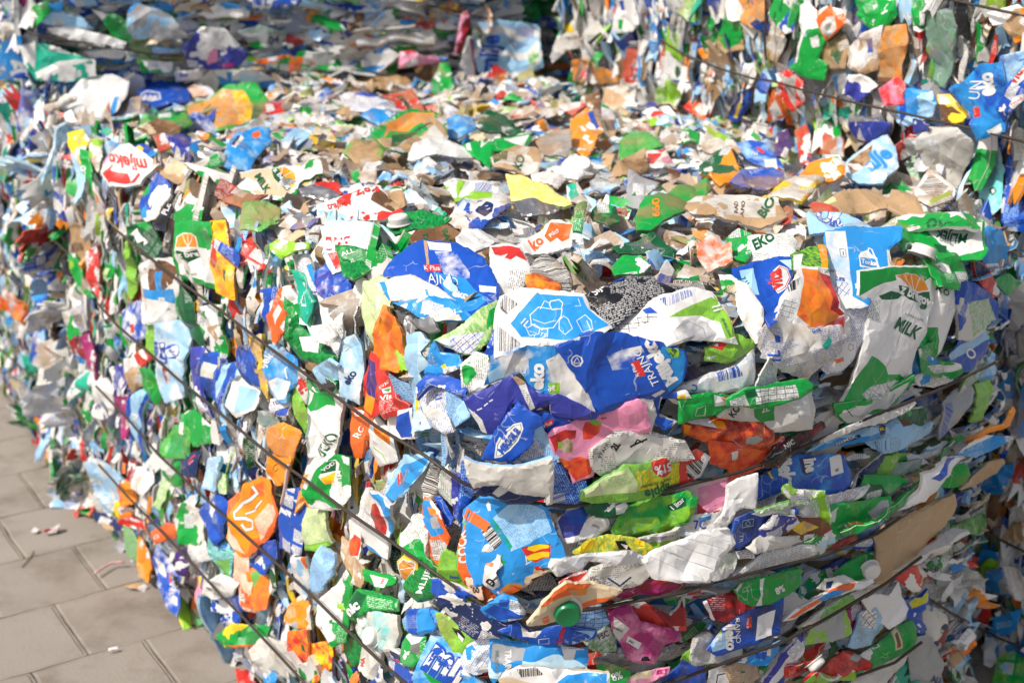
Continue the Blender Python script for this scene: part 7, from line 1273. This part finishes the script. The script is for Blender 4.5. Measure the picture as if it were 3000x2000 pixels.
K('C', 'cb3', '1850 620 1960 560 2060 460 2180 440 2190 600 2180 750 2180 900 2010 970 1990 780', 'big blue milk carton with red tag hanging at the right edge', [('c', '1980 900 2180 820 2190 900 2100 960 2020 970'), ('r', '2005 740 2050 730 2060 800 2020 810'), ('w', '2100 900 2170 860 2180 920 2110 950')], [('UN', 'w', 2055, 680, 2070, 560, 1.1, 0), ('eko', 'w', 2140, 660, 2130, 500, 1.3, .05)], lift=.055)
K('C', 'sb3', '2160 580 2200 400 2352 360 2352 420 2240 600', 'pale blue carton side with blue capitals at the right edge', [], [('MLI', 'b', 2225, 540, 2150, 530, 1, .03)], lift=.06)
K('C', 'b', '2170 740 2240 600 2380 440 2380 640 2200 820', 'blue carton with red and white oval badges at the right edge', [('w', '2260 590 2320 450 2380 420 2380 520 2300 590'), ('w', '2250 730 2290 660 2350 650 2350 700 2280 760')], [('VICA', 'r', 2290, 590, 2370, 440, 1.2, .04), ('TWAR', 'r', 2270, 735, 2345, 680, .8)], lift=.065)
K('C', 'ib1', '1160 880 1170 800 1400 860 1380 940 1260 980 1180 920', 'violet text carton below the main wire of the upper right bale', [('e', '1150 720 1260 740 1340 840 1160 840')], lift=.03)
K('C', 'i', '1590 830 1690 860 1680 900 1600 910', 'violet scrap with white dashes below the main wire', lift=.04)
K('C', 'wr8', '920 1080 940 960 1040 890 1100 960 1100 1070 1020 1110', 'white carton with red letters at the foot of the upper right bale', [('s', '1070 930 1110 960 1100 1090 1070 1080')], [('MI', 'r', 920, 1080, 970, 1060, 1, .04)], lift=.035)
K('C', 'r', '780 920 850 880 870 1000 880 1110 820 1080', 'red upright carton strip at the foot of the upper right bale', lift=.035)
K('C', 'rO8', '20 740 80 670 170 750 130 810', 'red square box end on the upper right bale', lift=.03)
K('C', 'nb9', '300 810 370 660 450 610 440 730 360 830', 'navy carton with yellow stripes on the upper right bale', [('y', '340 810 390 700 410 710 360 820')], lift=.03)
K('C', 'Or0', '580 830 620 640 660 620 690 800 620 830', 'vermilion box corner under the knotted wire', [('w', '600 750 640 680 690 790 620 820')], lift=.03)
K('C', 'tw8', '1080 840 1090 760 1140 750 1150 860 1110 880', 'bright green scrap with digits on the upper right bale', lift=.025)
K('C', 'vm0', '640 1050 660 930 720 900 740 1000 700 1080', 'dark purple hollow at the foot of the upper right bale', lift=.02)
K('C', 'js8', '60 20 130 0 120 150 60 160', 'pale blue upright carton at the far end of the upper right bale', [('c', '45 150 110 150 110 240 60 250')])
K('C', 'gw8', '150 170 260 0 270 60 200 200', 'green upright wedge at the far end of the upper right bale')
K('C', 'ah4', '360 0 540 -20 560 130 480 180 400 140', 'faded orange carton at the top of the upper right bale', dirt=.3)
K('C', 'gh8', '240 290 300 120 390 140 410 330 300 350', 'green rusty carton on the upper right bale', dirt=.4)
K('C', 'oh8', '560 370 610 180 660 170 690 280 640 420', 'cream speckled carton on the upper right bale', dirt=.6)
K('C', 'b', '660 180 740 80 800 70 760 200 720 220', 'violet blue triangular carton on the upper right bale')
K('C', 'a', '110 350 210 310 210 390 150 400', 'orange scrap at the far end of the upper right bale')
K('C', 'gw8', '0 940 20 870 110 920 100 970 20 980', 'bright green crumple at the far end of the top')
# ---- loose bits on the pavement
def L(*a, **k): K(*a, lift=.012, up=1.2, tilt=.15, skirt=.004, grow=0, **k)
L('G', 'sb0', '340 350 420 240 550 220 560 270 530 350 440 345', 'pale blue carton corner with bar code lying on the pavement', [('wb2', '440 250 510 245 520 345 445 345')])
L('G', 'gh8', '520 380 560 300 640 280 680 340 650 420 560 400', 'green and tan scrap on the pavement at the foot of the farther bale')
L('G', 'oR8', '300 520 350 490 410 480 420 500 380 520 310 530', 'small white and maroon torn flake on the pavement')
L('G', 'y', '305 30 340 15 390 25 370 45 315 45', 'small yellow flake on the pavement')
L('G', 'H', '205 515 240 490 275 505 250 525', 'tiny pale flake on the pavement')
L('G', 'hu0', '850 880 940 870 1020 890 1000 930 900 910', 'tan scraps sticking out at the foot of the front bale')
L('G', 'w', '745 1330 810 1310 815 1325 750 1342', 'thin white strip of paper on the pavement joint')
L('G', 'ga0', '345 1530 380 1520 410 1530 380 1565 350 1560', 'green flake on the pavement by the farther bale') if False else None
L('D', 'g', '340 1530 380 1520 410 1535 380 1565 345 1560', 'green flake on the pavement by the farther bale')
WIRES += [
 ('332 667 442 757 527 824 640 905 765 1000 867 1075 980 1158 1100 1247 1245 1334 1354 1412 1480 1465 1667 1483 1810 1466 2000 1423 2170 1381 2296 1335 2550 1222 2742 1145 2915 1062', 'uppermost thick wire round the corner of the front bale, under the sun badge carton'),
 ('283 886 345 955 442 1037 515 1105 595 1169 700 1255 791 1332 900 1408 1000 1485 1157 1593 1306 1700 1420 1775 1560 1803 1723 1785 2000 1735 2064 1712 2240 1668 2425 1623 2570 1562 2660 1500', 'second wire of the front bale, passing under the torn white paper'),
 ('281 1130 372 1225 463 1330 548 1410 640 1495 723 1572 829 1666 915 1745 1000 1829 1106 1929 1183 1997 1300 2070', 'third wire down the sunlit side of the front bale'),
 ('1700 2075 2000 1985 2150 1930 2290 1882 2440 1800 2595 1708 2700 1630', 'lower wire of the front bale in the shade under the brown cardboard'),
 ('289 1360 380 1460 468 1551 540 1625 604 1695 650 1745 720 1815 800 1900 867 1972 920 2030', 'lowest wire near the pavement on the sunlit side of the front bale'),
 ('2300 2070 2480 1990 2620 1940 2700 1880', 'lowest wire of the front bale in the shade at the bottom edge'),
 ('-30 765 40 820 110 880 187 948 240 1000', 'upper wire on the farther bale at the left edge'),
 ('-30 1000 20 1040 60 1075 120 1120 160 1160 210 1200', 'lower wire on the farther bale at the left edge'),
 ('60 640 123 675 158 705 215 755', 'short wire near the top corner of the farther left bale'),
 ('2000 159 2060 182 2102 200 2204 230 2264 238 2353 264 2490 298 2663 336 2850 378 3020 420', 'main wire across the sunlit upper bale at the top right'),
 ('2740 -8 2810 5 2900 25 3020 50', 'wire at the very top of the sunlit upper right bale'),
 ('1935 115 1962 135 2000 159', 'wire start at the far corner of the upper right bale'),
 ('2243 -10 2243 60 2240 120 2244 178', 'vertical wire on the upper right bale'),
 ('-20 52 30 75 80 97 150 115 220 122 293 131 360 145 450 160 540 158', 'wire across the shaded upper bale at the top left'),
 ('1250 15 1330 32 1400 50 1468 64 1560 62 1640 55 1720 45', 'wire across the dark gap at the top centre above the hanging blue carton'),
 ('2870 1550 2940 1585 3020 1625', 'upper wire on the shaded lower right bale'),
 ('2700 1740 2780 1790 2850 1830 2930 1870 3020 1905', 'lower wire on the shaded lower right bale'),
 ('2930 395 3030 425', 'short wire under the blue carton at the right edge'),
]
STRAWS = [('G', '655 825 700 795 770 755 860 750', .003, 'pale pink drinking straw poking out of the front bale over the pavement', (.75, .45, .45), .02),
          ('G', '1995 330 2020 200 2045 50', .0028, 'red striped wrapped straw stuck upright in the sunlit side', (.8, .6, .6), .05),
          ('G', '150 770 210 700 230 660', .0012, 'thin dry twig on the pavement', (.25, .17, .09), .004)]
# ------------------------------------------------------------------ build
ground()
for args, kw in DATA: carton(*args, **kw)
for src, lab in WIRES: wire(src, lab)
for zone, path, rad, lab, c, off in STRAWS:
    pts = []
    for x, y in P2(zone, path):
        p, n, ow = hit(x, y); pts.append(p + n * off * .3 + (CAM - p).normalized() * off)
    o = tube('dry_twig' if 'twig' in lab else 'drinking_straw', pts, rad, plain('straw_' + lab[:4], c, .4)); tag(o, lab, 'twig' if 'twig' in lab else 'straw')
for bi, b in enumerate(BALES): fill_bale(bi, b)
